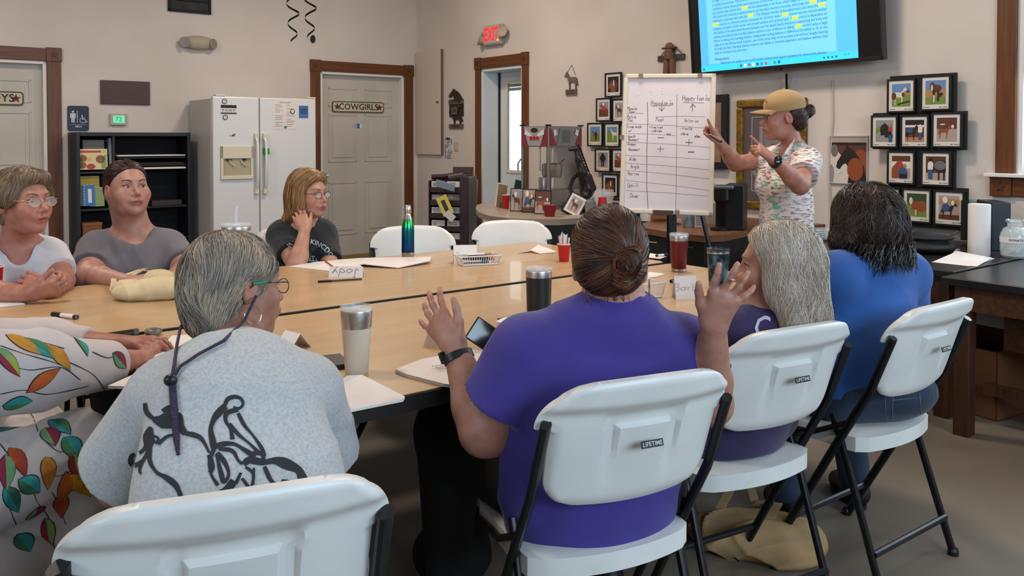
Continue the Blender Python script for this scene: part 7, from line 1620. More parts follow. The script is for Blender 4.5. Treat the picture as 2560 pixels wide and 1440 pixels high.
def paint_px(P, bv, name, strokes, m, off=.0018, conv=lambda x, y: (x, y), ws=1):
    vs = []; fs = []
    for pts, wd in strokes:
        pts = [conv(*p_) for p_ in pts]; Q_ = []
        for i in range(len(pts) - 1):
            p0, p1, p2, p3 = pts[max(i - 1, 0)], pts[i], pts[i + 1], pts[min(i + 2, len(pts) - 1)]; n = max(2, int(math.hypot(p2[0] - p1[0], p2[1] - p1[1]) / 5))
            for j in range(n):
                t = j / n; Q_.append(tuple(.5 * (2 * b_ + (c_ - a_) * t + (2 * a_ - 5 * b_ + 4 * c_ - d_) * t * t + (3 * b_ - a_ - 3 * c_ + d_) * t ** 3) for a_, b_, c_, d_ in zip(p0, p1, p2, p3)))
        Q_.append(pts[-1]); prev = None; W = [x * ws for x in (wd if isinstance(wd, tuple) else (wd, wd))]
        for i, (a, b) in enumerate(Q_):
            a2, b2 = Q_[min(i + 1, len(Q_) - 1)]; a1, b1 = Q_[max(i - 1, 0)]; dx, dy = a2 - a1, b2 - b1; l = math.hypot(dx, dy) or 1; t = i / max(1, len(Q_) - 1)
            w_ = (W[0] + (W[1] - W[0]) * t) / 2 * (.9 + .22 * math.sin(i * .4)); nx, ny = -dy / l * w_, dx / l * w_; q = []
            for e in (-1, 0, 1):
                r_ = ray(a + nx * e, b + ny * e).normalized(); h = bv.ray_cast(O0, r_); q.append(h[0] + h[1] * off if h[0] is not None else None)
            if None in q or (q[0] - q[2]).length > .08: prev = None; continue
            b0 = len(vs); vs += q
            if prev is not None and (vs[prev] - q[0]).length < .05: fs += [(prev, prev + 1, b0 + 1, b0), (prev + 1, prev + 2, b0 + 2, b0 + 1)]
            prev = b0
    return build(name, MB().add(vs, fs), m, P.T, world=True)
cv = lambda x, y: (x * .472, y * .472 + 760)
paint_px(P, P.cl['shirt'], 'ink_drawing', [([(1190, 545), (1205, 508), (1240, 493), (1275, 503), (1288, 530), (1268, 555), (1235, 552)], 8), ([(1195, 542), (1142, 600), (1118, 660), (1126, 720), (1136, 770)], (14, 12)), ([(1136, 770), (1112, 830), (1118, 900), (1155, 962)], (8, 7)),
 ([(1262, 562), (1205, 578), (1196, 620), (1222, 665), (1232, 720)], 9), ([(1262, 580), (1292, 640), (1345, 705), (1385, 765), (1402, 808)], 7), ([(1215, 635), (1262, 692), (1322, 742), (1372, 790)], 7), ([(1128, 765), (1182, 744), (1242, 745), (1300, 778), (1352, 812)], 10), ([(1150, 790), (1192, 842), (1212, 905), (1186, 945), (1172, 900), (1148, 800)], 9),
 ([(1160, 770), (1230, 780), (1262, 830), (1285, 850)], 8), ([(772, 525), (780, 572), (822, 608), (880, 585), (935, 560), (905, 548), (862, 568)], (8, 11)), ([(820, 606), (870, 642), (930, 650), (972, 682), (1030, 696), (1072, 720), (1110, 790)], (14, 7)), ([(835, 628), (900, 600), (955, 590), (965, 650), (985, 690)], (16, 10)), ([(850, 640), (900, 630), (945, 640)], 18),
 ([(805, 655), (778, 700), (776, 755), (742, 790), (702, 800), (694, 838), (718, 855), (758, 832), (782, 790), (803, 742), (806, 690), (800, 655)], (11, 8)), ([(818, 700), (842, 712), (832, 738), (815, 722)], 5), ([(842, 745), (880, 708), (930, 690)], 6), ([(800, 760), (796, 830), (832, 892), (885, 922), (935, 965), (965, 1034)], (7, 14)), ([(765, 820), (742, 880), (752, 900)], 5),
 ([(1290, 852), (1322, 828), (1392, 840), (1460, 832), (1522, 852), (1580, 882), (1602, 928)], (12, 24)), ([(1330, 800), (1352, 790), (1392, 800), (1392, 832)], 8), ([(1400, 862), (1432, 932), (1462, 958)], 8), ([(1300, 865), (1342, 902), (1332, 972)], 6), ([(1240, 938), (1205, 982), (1158, 1006)], (16, 12)), ([(1276, 895), (1250, 952)], 6), ([(1282, 925), (1322, 978)], 6), ([(1345, 870), (1340, 960)], 5), ([(1490, 935), (1560, 945)], 5), ([(1110, 800), (1125, 870), (1110, 895)], 10)], mat('ink_charcoal', '#24272c', .8), conv=cv, ws=1.25)
build('neck_label', boxm(0, 0, 0, 0, 0, 0) if False else MB().box(-.011, .011, -.001, .001, -.008, .008, plane_M(PY(562, 872, 1.77), (1, .1, 0), (0, .3, 1)) @ Matrix.Rotation(R(90), 4, 'X')), mat('label_mint', '#b9cfc4', .7), P.T, world=True)
S = hairS(P, lambda A: [E_(A, P, (0, -.022, .036), (.090, .108, .090), 0, clip=facecut(P, .052, .03, .55)), E_(A, P, (0, -.070, -.020), (.074, .062, .085), .03), E_(A, P, (.0, -.055, -.075), (.058, .048, .04), .03), E_(A, P, (-.082, .0, .0), (.016, .045, .055), .02), E_(A, P, (.080, .012, .04), (.014, .04, .025), .02), E_(A, P, (.092, -.006, -.035), (.022, .034, .055), .008, op='s')])
def flow_short(p):
    w_ = V((.0, -.02, .14)); d = V(p) - w_; d.normalize(); return d + V((.35 if p[0] > 0 else -.2, -.15 - 1.2 * max(0, .09 - p[2]) , -.9 if p[2] < .09 else -.1))
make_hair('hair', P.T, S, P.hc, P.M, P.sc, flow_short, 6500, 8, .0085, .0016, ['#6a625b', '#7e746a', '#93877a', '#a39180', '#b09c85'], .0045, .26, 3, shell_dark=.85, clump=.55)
T_ = P.T
ear = g(.086, -.012, -.045); build('hoop_earring', MB().tube([ear + P.M @ V((.0, .020 * math.cos(t * .3142), .020 * math.sin(t * .3142) - .020)) for t in range(21)], .0014, 6), mat('silver', '#c9c5bf', .2, metal=1), T_, world=True, smooth=True)
cordm = mat('cord_navy_red', '#191d33', .7, col2='#4d2c46', scale=330, lo=.52, hi=.6)
c1, c2 = [PY(x, y, d) for x, y, d in ((452, 815, 1.86), (446, 870, 1.80), (440, 915, 1.72), (434, 950, 1.655))], [PY(x, y, d) for x, y, d in ((640, 740, 1.86), (612, 800, 1.82), (560, 858, 1.78), (500, 890, 1.745), (455, 920, 1.69), (436, 952, 1.655))]
bv = P.cl['shirt']
def snap(pts, off=.006):
    o_ = []
    for p_ in pts:
        h = bv.ray_cast(O0, (p_ - O0).normalized()); o_.append(h[0] + h[1] * off if h[0] is not None and (h[0] - O0).length < (p_ - O0).length + .12 else p_)
    return o_
tail = snap([PY(434, y, 1.62) for y in (955, 1000, 1050, 1100, 1140)])
build('glasses_cord', MB().tube(snap(c1), .0032, 8).tube(snap(c2[2:]), .0032, 8).tube([c2[0], c2[1], snap([c2[2]])[0]], .0032, 8), cordm, T_, world=True, smooth=True)
t2 = [p_ + V((.0 + .011 * i / 4, 0, 0)) for i, p_ in enumerate(tail)]
build('cord_tail', MB().tube(t2, [.0065, .007, .0068, .006, .003], 8), cordm, T_, world=True, smooth=True); build('cord_toggle', MB().sphere(tuple(tail[0] + V((0, -.006, .002))), (.013, .010, .012), 8), black_pl, T_, world=True, smooth=True)
legs(P, V((-.46, 1.56, .54)), nearest_fw(V((0, 0, 0)), V((-.35, .94, 0))), V((.94, .35, 0)), cl('trousers_grey', '#55555a'), pel_r=(.18, .14, .10))

# ---- 2: woman in purple, both hands raised
P = Person('seated woman in a purple shirt with an auburn bun, both hands raised beside her', PY(1500, 1440, 1.75).xy.to_3d(), '#b27f6c', .004)
P.head(1524, 655, 1.98, (.10, .99, .02), 1.03, iris='#3a2a20')
nb = PY(1545, 775, 1.96); pel = V((.19, 2.0, .50)); che = PY(1495, 960, 1.99); sL, sR = PY(1312, 885, 1.93), PY(1708, 868, 2.06)
A, sd, fw, up = torso_prims(pel, che, nb, sL, sR, .205, .19, .18, .125)
P.neck(nb, .055, .056); eL, eR = PY(1213, 1075, 1.95), PY(1778, 1010, 2.06); wL, wR = PY(1138, 872, 2.04), PY(1784, 815, 1.94)
aL, aR = arm_prims(sL, eL, wL, (.066, .058, .054, .029)), arm_prims(sR, eR, wR, (.062, .050, .046, .029)); P.parts += [aL, aR]
B = Prims(); tips, _ = add_hand(B, wL, PY(1086, 790, 2.08) - wL, (.1, 1, .3), (1, 0, .1), .97, curl=(.20, .22, .25, .25), spread=(.22, .0, -.14, -.50), thumb=(.70, -.05), tc=.45); P.parts.append(B)
B = Prims(); tips2, _ = add_hand(B, wR, PY(1834, 680, 1.88) - wR, (.1, 1, .2), (-1, 0, .2), .97, curl=(.12, .15, .2, .25), spread=(.04, -.22, -.42, -.80), thumb=(.62, -.02), tc=.5); P.parts.append(B)
for t_, d_, r_ in tips + tips2: P.spot(t_, .016, '#c08b7a', .5)
P.finish(A)
hole = Prims(); hole.cap(nb + V((0, .01, .11)), nb + V((0, .01, .062)), .060, .066, 0)
s1, s2 = sleeve(sL, eL, .64, .084, .092), sleeve(sR, eR, .56, .078, .080)
purple = cl('purple_jersey', '#3b2f80', '#332a74', 5, bump=.08)
cloth(P, 'shirt', [A], purple, .006, .013, [hole], [(V((0, 0, .44)), (0, 0, -1))], .0052, ((.7, .9, 1.0, 15), (-.9, .5, 1.2, 12), (.1, .2, 1, 20)), 5, [s1, s2])
legs(P, V((.205, 2.05, .515)), V((-.36, .93, 0)), V((.95, .30, 0)), mat('black_trousers', '#0b0b0d', .8), .14, (.118, .098, .055), .38, spread=1.75, pel_r=(.205, .125, .085), kz=.03, shoes='#19181a')
wd_ = nrm(wL - eL); bp_ = wL - wd_ * .022
build('wristband', MB().lathe([(.034, -.010), (.0365, -.009), (.0365, .009), (.034, .010)], 28, Matrix.Translation(bp_) @ wd_.to_track_quat('Z', 'Y').to_matrix().to_4x4() @ Matrix.Diagonal((1.08, .92, 1, 1))), black_pl, P.T, world=True, smooth=True, label='black fitness wristband')
build('tracker', MB().box(-.010, .010, -.006, .006, -.014, .014, Matrix.Translation(bp_ + V((-.034, -.012, .002))) @ wd_.to_track_quat('Z', 'Y').to_matrix().to_4x4()), mat('tracker_face', '#101214', .1), P.T, world=True, bevel=.003)
r4 = tips2; rp_ = wR.lerp(PY(1838, 700, 1.90), .75)
build('ring', MB().lathe([(.0098, -.002), (.0108, 0), (.0098, .002)], 16, Matrix.Translation(PY(1827, 698, 1.875)) @ Matrix.Rotation(R(28), 4, 'Y')), mat('silver', '#c9c5bf', .2, metal=1), P.T, world=True, smooth=True)
S = hairS(P, lambda A: [E_(A, P, (0, -.016, .040), (.084, .104, .090), 0, clip=facecut(P, .03, .03, .4)), E_(A, P, (0, -.056, -.008), (.074, .058, .058), .03), E_(A, P, (.092, -.0, -.028), (.022, .034, .045), .006, op='s'), E_(A, P, (-.092, -.0, -.028), (.022, .034, .045), .006, op='s')])
bun = V((.034, -.108, .018))
def flow_bun(p): d = bun - V(p); return d.normalized() * 1.0
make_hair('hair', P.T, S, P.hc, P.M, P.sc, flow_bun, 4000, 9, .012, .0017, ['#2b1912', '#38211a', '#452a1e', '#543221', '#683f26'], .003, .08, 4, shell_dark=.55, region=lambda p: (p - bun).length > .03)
S = hairS(P, lambda A: [E_(A, P, (.034, -.120, .018), (.028, .022, .027), 0), E_(A, P, (.026, -.112, -.018), (.024, .016, .026), .012), E_(A, P, (.05, -.108, .036), (.014, .014, .014), .012)], .004)
make_hair('hair_bun', P.T, S, P.hc, P.M, P.sc, lambda p: V((-(p[2] - .018), .0, p[0] - .034)).normalized() + V((.1, 0, -.2)), 700, 7, .009, .0022, ['#4a2a1c', '#5c3320', '#2c1a14', '#7a4a2a'], .004, .3, 8)
build('hair_tie', MB().tube([P.g(.034 + .015 * math.cos(t * .42), -.128, .022 + .012 * math.sin(t * .42)) for t in range(16)], .007 * P.sc, 8), black, P.T, world=True, smooth=True)
mb = MB(); r_ = random.Random(9)
for i in range(22):
    a = r_.uniform(-.05, .055); y0 = -.085 + .2 * a * a * 10; pts = [P.g(a, y0 + .004, -.040), P.g(a * 1.08 + r_.uniform(-.006, .006), y0 - .002, -.064), P.g(a * 1.15 + r_.uniform(-.010, .010), y0 + .002, -.074 - r_.random() * .014)]
    mb.tube(pts, [.0009, .0008, .0003], 4)
build('nape_wisps', mb, mat('wisp_brown', '#3a2118', .6), P.T, world=True, kind='stuff')
build('hoop_earring', MB().tube([P.g(.088, -.012 + .012 * math.sin(t * .3142), -.062 + .026 * math.cos(t * .3142)) for t in range(21)], .0016, 6), mat('silver', '#c9c5bf', .2, metal=1), P.T, world=True, smooth=True)

# ---- 3: woman with long grey hair
P = Person('seated laughing woman with long grey hair in a dark purple shirt, seen from the side', PY(1900, 1440, 2.25).xy.to_3d(), '#b5836c', .0045)
P.head(1942, 668, 2.40, (-.95, .30, .02), 1.03, iris='#3a2a20', brow='#8f8272', mouth=.5)
nb = PY(1948, 782, 2.42); pel = V((.66, 2.50, .50)); che = PY(1895, 940, 2.46); sL, sR = PY(1838, 815, 2.18), PY(1985, 825, 2.42)
sL = PY(1842, 835, 2.36); sR = PY(1992, 830, 2.56)
A, sd, fw, up = torso_prims(pel, che, nb, sL, sR, .165, .150, .135, .115)
P.neck(nb, .05, .056); eL, eR = PY(1812, 965, 2.46), PY(1985, 970, 2.75); wL, wR = PY(1860, 762, 2.42), PY(1900, 900, 2.8)
aL, aR = arm_prims(sL, eL, wL), arm_prims(sR, eR, wR); P.parts += [aL, aR]
B = Prims(); add_hand(B, wL, V((.0, .12, 1)), (.9, -.3, .2), (.3, 1, 0), .95, curl=(.9, 1.0, 1.1, 1.1), spread=(.05, 0, 0, -.05), thumb=(.4, .3)); P.parts.append(B)
B = Prims(); add_hand(B, wR, nrm(wR - eR), (0, 0, -1), (-1, 0, 0), .95, curl=(.3, .3, .3, .3)); P.parts.append(B)
P.finish(A)
hole = Prims(); hole.cap(nb + V((0, .01, .11)), nb + V((0, .01, .062)), .060, .066, 0)
cloth(P, 'shirt', [A], cl('dark_purple_jersey', '#30234c', '#291e44', 6, bump=.1), .006, .012, [hole], [(V((0, 0, .45)), (0, 0, -1))], .0030, ((.7, .9, 1.0, 22), (-.9, .5, 1.2, 18)), 7, [sleeve(sL, eL, .62, .070, .074), sleeve(sR, eR, .6, .070, .074)])
build('watch_band', MB().lathe([(.029, -.010), (.0325, -.009), (.0325, .009), (.029, .010)], 24, Matrix.Translation(wL - nrm(wL - eL) * .02) @ nrm(wL - eL).to_track_quat('Z', 'Y').to_matrix().to_4x4()), mat('band_white', '#cfc3a8', .5), P.T, world=True, smooth=True, label='white watch band')
mb = MB(); tmp = MB(); text(tmp, 'C', Matrix.Identity(4), .075, .012); M = plane_M(PY(1905, 822, 2.05), (1, .45, -.05), (.05, .05, 1)); 
vs = []
for v in tmp.v:
    w_ = M @ V(v); h = P.cl['shirt'].ray_cast(O0, (w_ - O0).normalized()); vs.append(h[0] + h[1] * .003 if h[0] is not None else w_)
mb.add(vs, tmp.f); build('letter_print', mb, mat('print_lilac', '#b9b2c4', .7), P.T, world=True)
legs(P, V((.68, 2.53, .53)), V((-.45, .89, 0)), V((.89, .45, 0)), cl('navy_jeans3', '#1c2536', '#161d2b'), .11, pel_r=(.17, .14, .10), shoes='#101113', shin_out=.02)
S = hairS(P, lambda A: [E_(A, P, (0, -.016, .042), (.088, .106, .090), 0, clip=facecut(P, .062, .055, .62)), E_(A, P, (.074, -.022, -.03), (.022, .050, .075), .02), E_(A, P, (-.078, -.01, -.03), (.016, .045, .075), .02), C_(A, P, (0, -.060, .0), (.01, -.080, -.15), .070, .066, .04), C_(A, P, (.05, -.05, -.03), (.055, -.065, -.16), .05, .048, .04), C_(A, P, (.01, -.075, -.14), (.02, -.060, -.165), .056, .040, .04), C_(A, P, (-.06, -.03, -.06), (-.065, -.05, -.2), .03, .028, .03), C_(A, P, (.085, -.035, -.08), (.090, -.03, -.15), .022, .02, .03)])
def flow_long(p):
    if p[2] > .05: s_ = 1 if p[0] > -.01 else -1; return V((s_ * (1.2 - abs(p[0]) * 6), -.5, -.5 - abs(p[0]) * 12))
    return V((0, -.25 if p[2] > -.05 else -.05, -1))
make_hair('hair', P.T, S, P.hc, P.M, P.sc, flow_long, 6500, 15, .013, .0015, ['#84776c', '#a09082', '#b9aca0', '#ad9880', '#d0c6bc'], .003, .05, 5, shell_dark=.75, twist=.12, clump=.12)

# ---- 4: woman in royal blue
P = Person('seated woman in a royal blue long sleeved shirt with dark curly shoulder length hair', PY(2200, 1300, 2.65).xy.to_3d(), '#a87560', .006)
P.head(2158, 562, 2.86, (-.25, .96, .0), 1.05, eyes=False)
nb = PY(2180, 632, 2.82); pel = V((1.13, 2.80, .52)); che = PY(2185, 790, 2.84); sL, sR = PY(2086, 690, 2.74), PY(2262, 682, 2.94)
A, sd, fw, up = torso_prims(pel, che, nb, sL, sR, .180, .182, .158, .118)
P.neck(nb, .052, .058); eL, eR = PY(2068, 810, 2.88), PY(2275, 860, 3.05); wL, wR = PY(2050, 760, 3.12), PY(2200, 800, 3.2)
aL, aR = arm_prims(sL, eL, wL), arm_prims(sR, eR, wR)
for w_, e_ in ((wL, eL), (wR, eR)): B = Prims(); B.cap(e_.lerp(w_, .8), w_, .03, .028, .01); add_hand(B, w_, nrm(w_ - e_), (0, 0, -1), (-1, 0, 0), .95, curl=(.4,) * 4); P.parts.append(B)
P.parts += [aL, aR]
P.finish(A)
hole = Prims(); hole.cap(nb + V((0, .01, .11)), nb + V((0, .01, .062)), .060, .066, 0)
f1, g1 = forearm_sleeve(sL, eL, wL, .95, .066, .056, .034); f2, g2 = forearm_sleeve(sR, eR, wR, .95, .066, .056, .034)
cloth(P, 'shirt', [A, f1, f2], cl('royal_blue_jersey', '#24569c', '#1f4c8e', 5, bump=.08), .006, .012, [hole], [(V((0, 0, .53)), (0, 0, -1))], .0050, ((.7, .9, 1.0, 15), (-.9, .5, 1.2, 13)), 11, [g1, g2])
jeans = cl('dark_jeans', '#1d2d42', '#16243a', 25, bump=.25)
legs(P, V((1.15, 2.80, .53)), V((-.10, .99, 0)), V((.9, .43, 0)), jeans, .125, (.105, .078, .055), .40, spread=1.3, pel_r=(.205, .165, .11), shoes='#0d0d0f', shin_out=-.13)
pk = P.cl['trousers']; st = mat('jean_stitch', '#55677c', .8)
paint_px(P, pk, 'pocket_stitching', [([(2232, 990), (2234, 1050), (2268, 1062), (2300, 1044), (2298, 984)], 1.6), ([(2212, 985), (2215, 1060)], 1.4), ([(2340, 968), (2342, 1010)], 1.4), ([(2232, 1000), (2298, 994)], 1.4)], st)
S = hairS(P, lambda A: [E_(A, P, (0, -.018, .040), (.094, .112, .096), 0, clip=facecut(P, .05, .03, .4)), C_(A, P, (0, -.055, -.0), (.0, -.06, -.015), .090, .092, .05), C_(A, P, (.07, -.03, -.0), (.095, -.035, -.045), .045, .042, .04), C_(A, P, (-.07, -.03, -.0), (-.095, -.035, -.045), .045, .042, .04)])
def flow_bob(p):
    if p[2] > .05: s_ = 1 if p[0] > 0 else -1; return V((s_ * (.9 - abs(p[0]) * 5), -.8, -.4 - abs(p[0]) * 10))
    return V((p[0] * 1.5, 0, -1))
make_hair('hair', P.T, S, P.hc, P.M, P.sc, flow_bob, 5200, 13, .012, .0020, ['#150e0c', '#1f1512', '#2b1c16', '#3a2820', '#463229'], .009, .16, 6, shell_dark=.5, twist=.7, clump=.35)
mb = MB(); r_ = random.Random(13)
for i in range(300):
    a = R(r_.uniform(185, 355)); rr_ = r_.uniform(.86, 1.04); l_ = r_.uniform(.012, .026); q_ = V((.112 * rr_ * math.cos(a), -.052 + .100 * rr_ * math.sin(a), -.045)); pts = [P.g(*(q_ + V((.010 * math.sin(j * .9 + i) + .003 * j * math.cos(a), .009 * math.cos(j * 1.1 + i), -l_ * j)))) for j in range(5)]; mb.tube(pts, [.0016, .0020, .0018, .0014, .0004], 4)
build('hair_ends', mb, mat('hair_dark_ends', '#1f1512', .45), P.T, world=True, kind='stuff')

# ---- 5: blond woman in the dark shirt, hand to her neck
P = Person('seated blond woman with glasses in a dark navy shirt, hand at her neck', PY(765, 700, 4.45).xy.to_3d(), '#b98a72', .004)
P.head(772, 484, 4.36, (.86, -.50, -.02), 1.0, nose=1.05, gaze=(.95, -.2, .02), brow='#7a5a40', iris='#3a2a1c')
nb = PY(762, 568, 4.40); pel = PY(765, 720, 4.50); pel.z = .52; che = PY(765, 635, 4.40); sL, sR = PY(808, 585, 4.46), PY(700, 588, 4.38)
A, sd, fw, up = torso_prims(pel, che, nb, sL, sR, .17, .16, .15, .12, .9)
P.neck(nb, .050, .056); eR, wR = PY(742, 668, 4.12), PY(762, 576, 4.20); eL, wL = PY(828, 680, 4.25), PY(790, 690, 4.02)
aR, aL = arm_prims(sR, eR, wR, (.05, .042, .042, .026)), arm_prims(sL, eL, wL); P.parts += [aL, aR]
B = Prims(); add_hand(B, wR, PY(742, 520, 4.27) - wR, (-.35, .9, .1), (.8, .2, .2), .92, curl=(.35, .35, .4, .45), spread=(.05, 0, -.05, -.1), thumb=(.5, .2)); P.parts.append(B)
B = Prims(); add_hand(B, wL, nrm(wL - eL), (0, 0, -1), (-1, 0, 0), .92, curl=(.3,) * 4); P.parts.append(B)
P.finish(A); P.glasses('#3b2c28', r=.020)
hole = Prims(); hole.cap(nb + V((0, -.02, .07)), nb + V((0, -.03, .015)), .060, .068, 0)
cloth(P, 'shirt', [A], cl('navy_black_shirt', '#15181f', '#11141a', 8), .006, .012, [hole], [(V((0, 0, .5)), (0, 0, -1))], .0025, seed=3, sleeves=[sleeve(sL, eL, .72, .064, .068), sleeve(sR, eR, .62, .064, .068)])
def shirt_text(P, s_, px, py, size, Y, m, arc=0, rot=0):
    tmp = MB(); text(tmp, s_, Matrix.Identity(4), size, .01); vs = []
    for v in tmp.v:
        a = v[0] / arc if arc else 0; x = (arc + v[1]) * math.sin(a) if arc else v[0]; y = (arc + v[1]) * math.cos(a) - arc if arc else v[1]
        c_, s2_ = math.cos(R(rot)), math.sin(R(rot)); k = 2138 / Y; r_ = ray(px + (x * c_ - y * s2_) * k, py - (x * s2_ + y * c_) * k).normalized(); h = P.cl['shirt'].ray_cast(O0, r_)
        vs.append(h[0] + h[1] * .002 if h[0] is not None else O0 + r_ * Y)
    return build('shirt_lettering', MB().add(vs, tmp.f), m, P.T, world=True)
shirt_text(P, 'IN THE KINGDOM', 787, 607, .034, 4.25, mat('print_pale', '#b4c0c2', .7), .15, -18)
teal = mat('print_teal', '#1c3b40', .8)
paint_px(P, P.cl['shirt'], 'shirt_emblem', [([(783, 640), (783, 662)], 2.4), ([(772, 652), (796, 652)], 2.4), ([(775, 645), (775, 650)], 2), ([(791, 645), (791, 650)], 2), ([(778, 641), (788, 641)], 2), ([(774, 657), (782, 663), (792, 657)], 1.6)], mat('print_pale', '#b4c0c2', .7))
paint_px(P, P.cl['shirt'], 'shirt_swirl', [([(780, 628), (792, 616), (806, 618), (814, 630), (808, 640)], 6), ([(806, 650), (812, 660), (822, 655)], 5)], teal)
legs(P, pel + V((0, 0, .0)), V((.1, -1, 0)), V((-1, -.1, 0)), cl('trousers_grey', '#55555a'), pel_r=(.17, .14, .10))
S = hairS(P, lambda A: [E_(A, P, (0, -.018, .040), (.090, .108, .094), 0, clip=facecut(P, .052, .04, .55)), E_(A, P, (.078, -.008, -.035), (.026, .052, .075), .02), E_(A, P, (-.078, -.008, -.035), (.026, .052, .075), .02), C_(A, P, (0, -.06, -.02), (0, -.07, -.10), .082, .070, .03), E_(A, P, (.0, .046, .086), (.06, .030, .022), .03), C_(A, P, (.05, -.06, -.1), (.07, -.09, -.13), .04, .02, .02)])
make_hair('hair', P.T, S, P.hc, P.M, P.sc, flow_bob, 2600, 11, .013, .0020, ['#6e4c2e', '#8a6440', '#96714a', '#a87f54', '#b8936a'], .003, .10, 7, shell_dark=.8, clump=.12)

# ---- 6: woman in the grey V-neck
P = Person('seated woman in a plain grey shirt with dark hair pulled back', PY(340, 760, 4.0).xy.to_3d(), '#b78878', .004)
P.head(318, 470, 3.84, (.70, -.70, .10), 1.06, jaw=1.22, gaze=(.95, -.3, .15), brow='#3f261c', iris='#2c2018', lips='#94524c')
nb = PY(330, 592, 3.92); pel = PY(335, 740, 4.02); pel.z = .53; che = PY(340, 668, 3.90); sL, sR = PY(425, 618, 3.96), PY(238, 622, 3.86)
A, sd, fw, up = torso_prims(pel, che, nb, sL, sR, .20, .19, .175, .14, 1.15)
P.neck(nb + V((.01, -.01, .02)), .071, .076); eR, wR = PY(222, 692, 3.66), PY(320, 706, 3.50); eL, wL = PY(470, 680, 3.80), PY(420, 698, 3.58)
aR, aL = arm_prims(sR, eR, wR, (.066, .056, .05, .03)), arm_prims(sL, eL, wL, (.066, .056, .05, .03)); P.parts += [aL, aR]
for w_, e_, t_ in ((wR, eR, (0, .2, 1)), (wL, eL, (0, .2, 1))): B = Prims(); add_hand(B, w_, nrm(w_ - e_), (0, .6, -.6), t_, .95, curl=(.35,) * 4); P.parts.append(B)
P.finish(A)
build('stud_earring', MB().sphere(tuple(P.g(-.088, -.008, -.042)), .005, 6), mat('silver', '#c9c5bf', .2, metal=1), P.T, world=True)
vn = Prims(); vn.cap(nb + V((0, 0, .09)), nb + V((0, -.02, .025)), .078, .088, 0); vn.cap(PY(332, 572, 3.85), PY(352, 600, 3.765), .085, .016, 0)
cloth(P, 'shirt', [A], cl('grey_cotton', '#67636a', '#5d5a60', 7), .006, .012, [vn], [(V((0, 0, .5)), (0, 0, -1))], .0030, seed=9, sleeves=[sleeve(sL, eL, .72, .076, .082), sleeve(sR, eR, .70, .076, .082)])
legs(P, pel, V((.4, -.9, 0)), V((-.9, -.4, 0)), cl('trousers_grey', '#55555a'), pel_r=(.20, .15, .10))
S = hairS(P, lambda A: [E_(A, P, (0, -.022, .035), (.083, .105, .088), 0, clip=facecut(P, .038, .045, .90)), E_(A, P, (0, -.07, -.02), (.066, .055, .06), .03), C_(A, P, (0, -.11, .0), (.0, -.115, -.13), .040, .024, .03)])
bun6 = V((0, -.12, .0))
make_hair('hair', P.T, S, P.hc, P.M, P.sc, lambda p: (bun6 - V(p)).normalized() if p[1] > -.09 else V((0, 0, -1)), 2200, 10, .013, .0019, ['#2b1915', '#3a211b', '#1e120f', '#4a2a20'], .002, .06, 8, shell_dark=.7)

# ---- 7: woman in the white tie-dye shirt at the left edge
P = Person('seated woman in a white tie dye shirt, hands clasped on the table', PY(60, 800, 3.6).xy.to_3d(), '#b57d6b', .0045)
P.head(60, 503, 3.36, (.92, -.38, .02), 1.07, nose=1.1, gaze=(.95, -.3, 0), brow='#6b5446', iris='#3a2a20', mouth=.3)
nb = PY(45, 612, 3.52); pel = PY(40, 780, 3.72); pel.z = .53; che = PY(55, 690, 3.50); sL, sR = PY(124, 640, 3.58), PY(-50, 645, 3.48)
A, sd, fw, up = torso_prims(pel, che, nb, sL, sR, .19, .17, .16, .13, 1.0)
P.neck(nb, .056, .066); eL, wL = PY(152, 702, 3.48), PY(130, 726, 3.24); eR, wR = PY(-60, 732, 3.20), PY(80, 734, 3.14)
aL, aR = arm_prims(sL, eL, wL, (.06, .05, .048, .028)), arm_prims(sR, eR, wR, (.06, .05, .048, .028)); P.parts += [aL, aR]
B = Prims(); add_hand(B, wR, (1, .05, .25), (.0, .75, .6), (-.2, .2, 1), 1.0, curl=(1.0, 1.05, 1.1, 1.15), spread=(.04, 0, -.03, -.06), thumb=(.5, .3)); P.parts.append(B)
B = Prims(); add_hand(B, wL, (-.75, -.30, .25), (-.3, .8, -.3), (.1, .2, 1), 1.0, curl=(1.2, 1.25, 1.3, 1.35), spread=(.04, 0, -.03, -.06), thumb=(.4, .4)); P.parts.append(B)
P.finish(A); P.glasses('#b9a27e', metal=.8, r=.021)
vn = Prims(); vn.cap(nb + V((0, 0, .09)), nb + V((0, -.02, .02)), .070, .082, 0); vn.cap(PY(45, 600, 3.46), PY(50, 660, 3.36), .09, .016, 0)
cloth(P, 'shirt', [A], cl('tie_dye', '#c4bfc2', '#9aa4bb', 9, lo=.45, hi=.8), .006, .012, [vn], [(V((0, 0, .5)), (0, 0, -1))], .0030, seed=19, sleeves=[sleeve(sL, eL, .66, .070, .078), sleeve(sR, eR, .66, .070, .078)])
legs(P, pel, V((.4, -.9, 0)), V((-.9, -.4, 0)), cl('trousers_grey', '#55555a'), pel_r=(.19, .15, .10))
S = hairS(P, lambda A: [E_(A, P, (0, -.020, .042), (.090, .106, .088), 0, clip=facecut(P, .058, .05, .55)), E_(A, P, (0, -.07, -.03), (.074, .055, .06), .03), E_(A, P, (.0, .058, .090), (.06, .032, .022), .03), E_(A, P, (-.080, .006, .02), (.016, .040, .04), .02), E_(A, P, (.080, .006, .02), (.016, .040, .04), .02)])
make_hair('hair', P.T, S, P.hc, P.M, P.sc, flow_short, 3400, 9, .010, .0017, ['#574536', '#6b5744', '#7d6955', '#8b7866'], .004, .14, 10, shell_dark=.8, clump=.15)

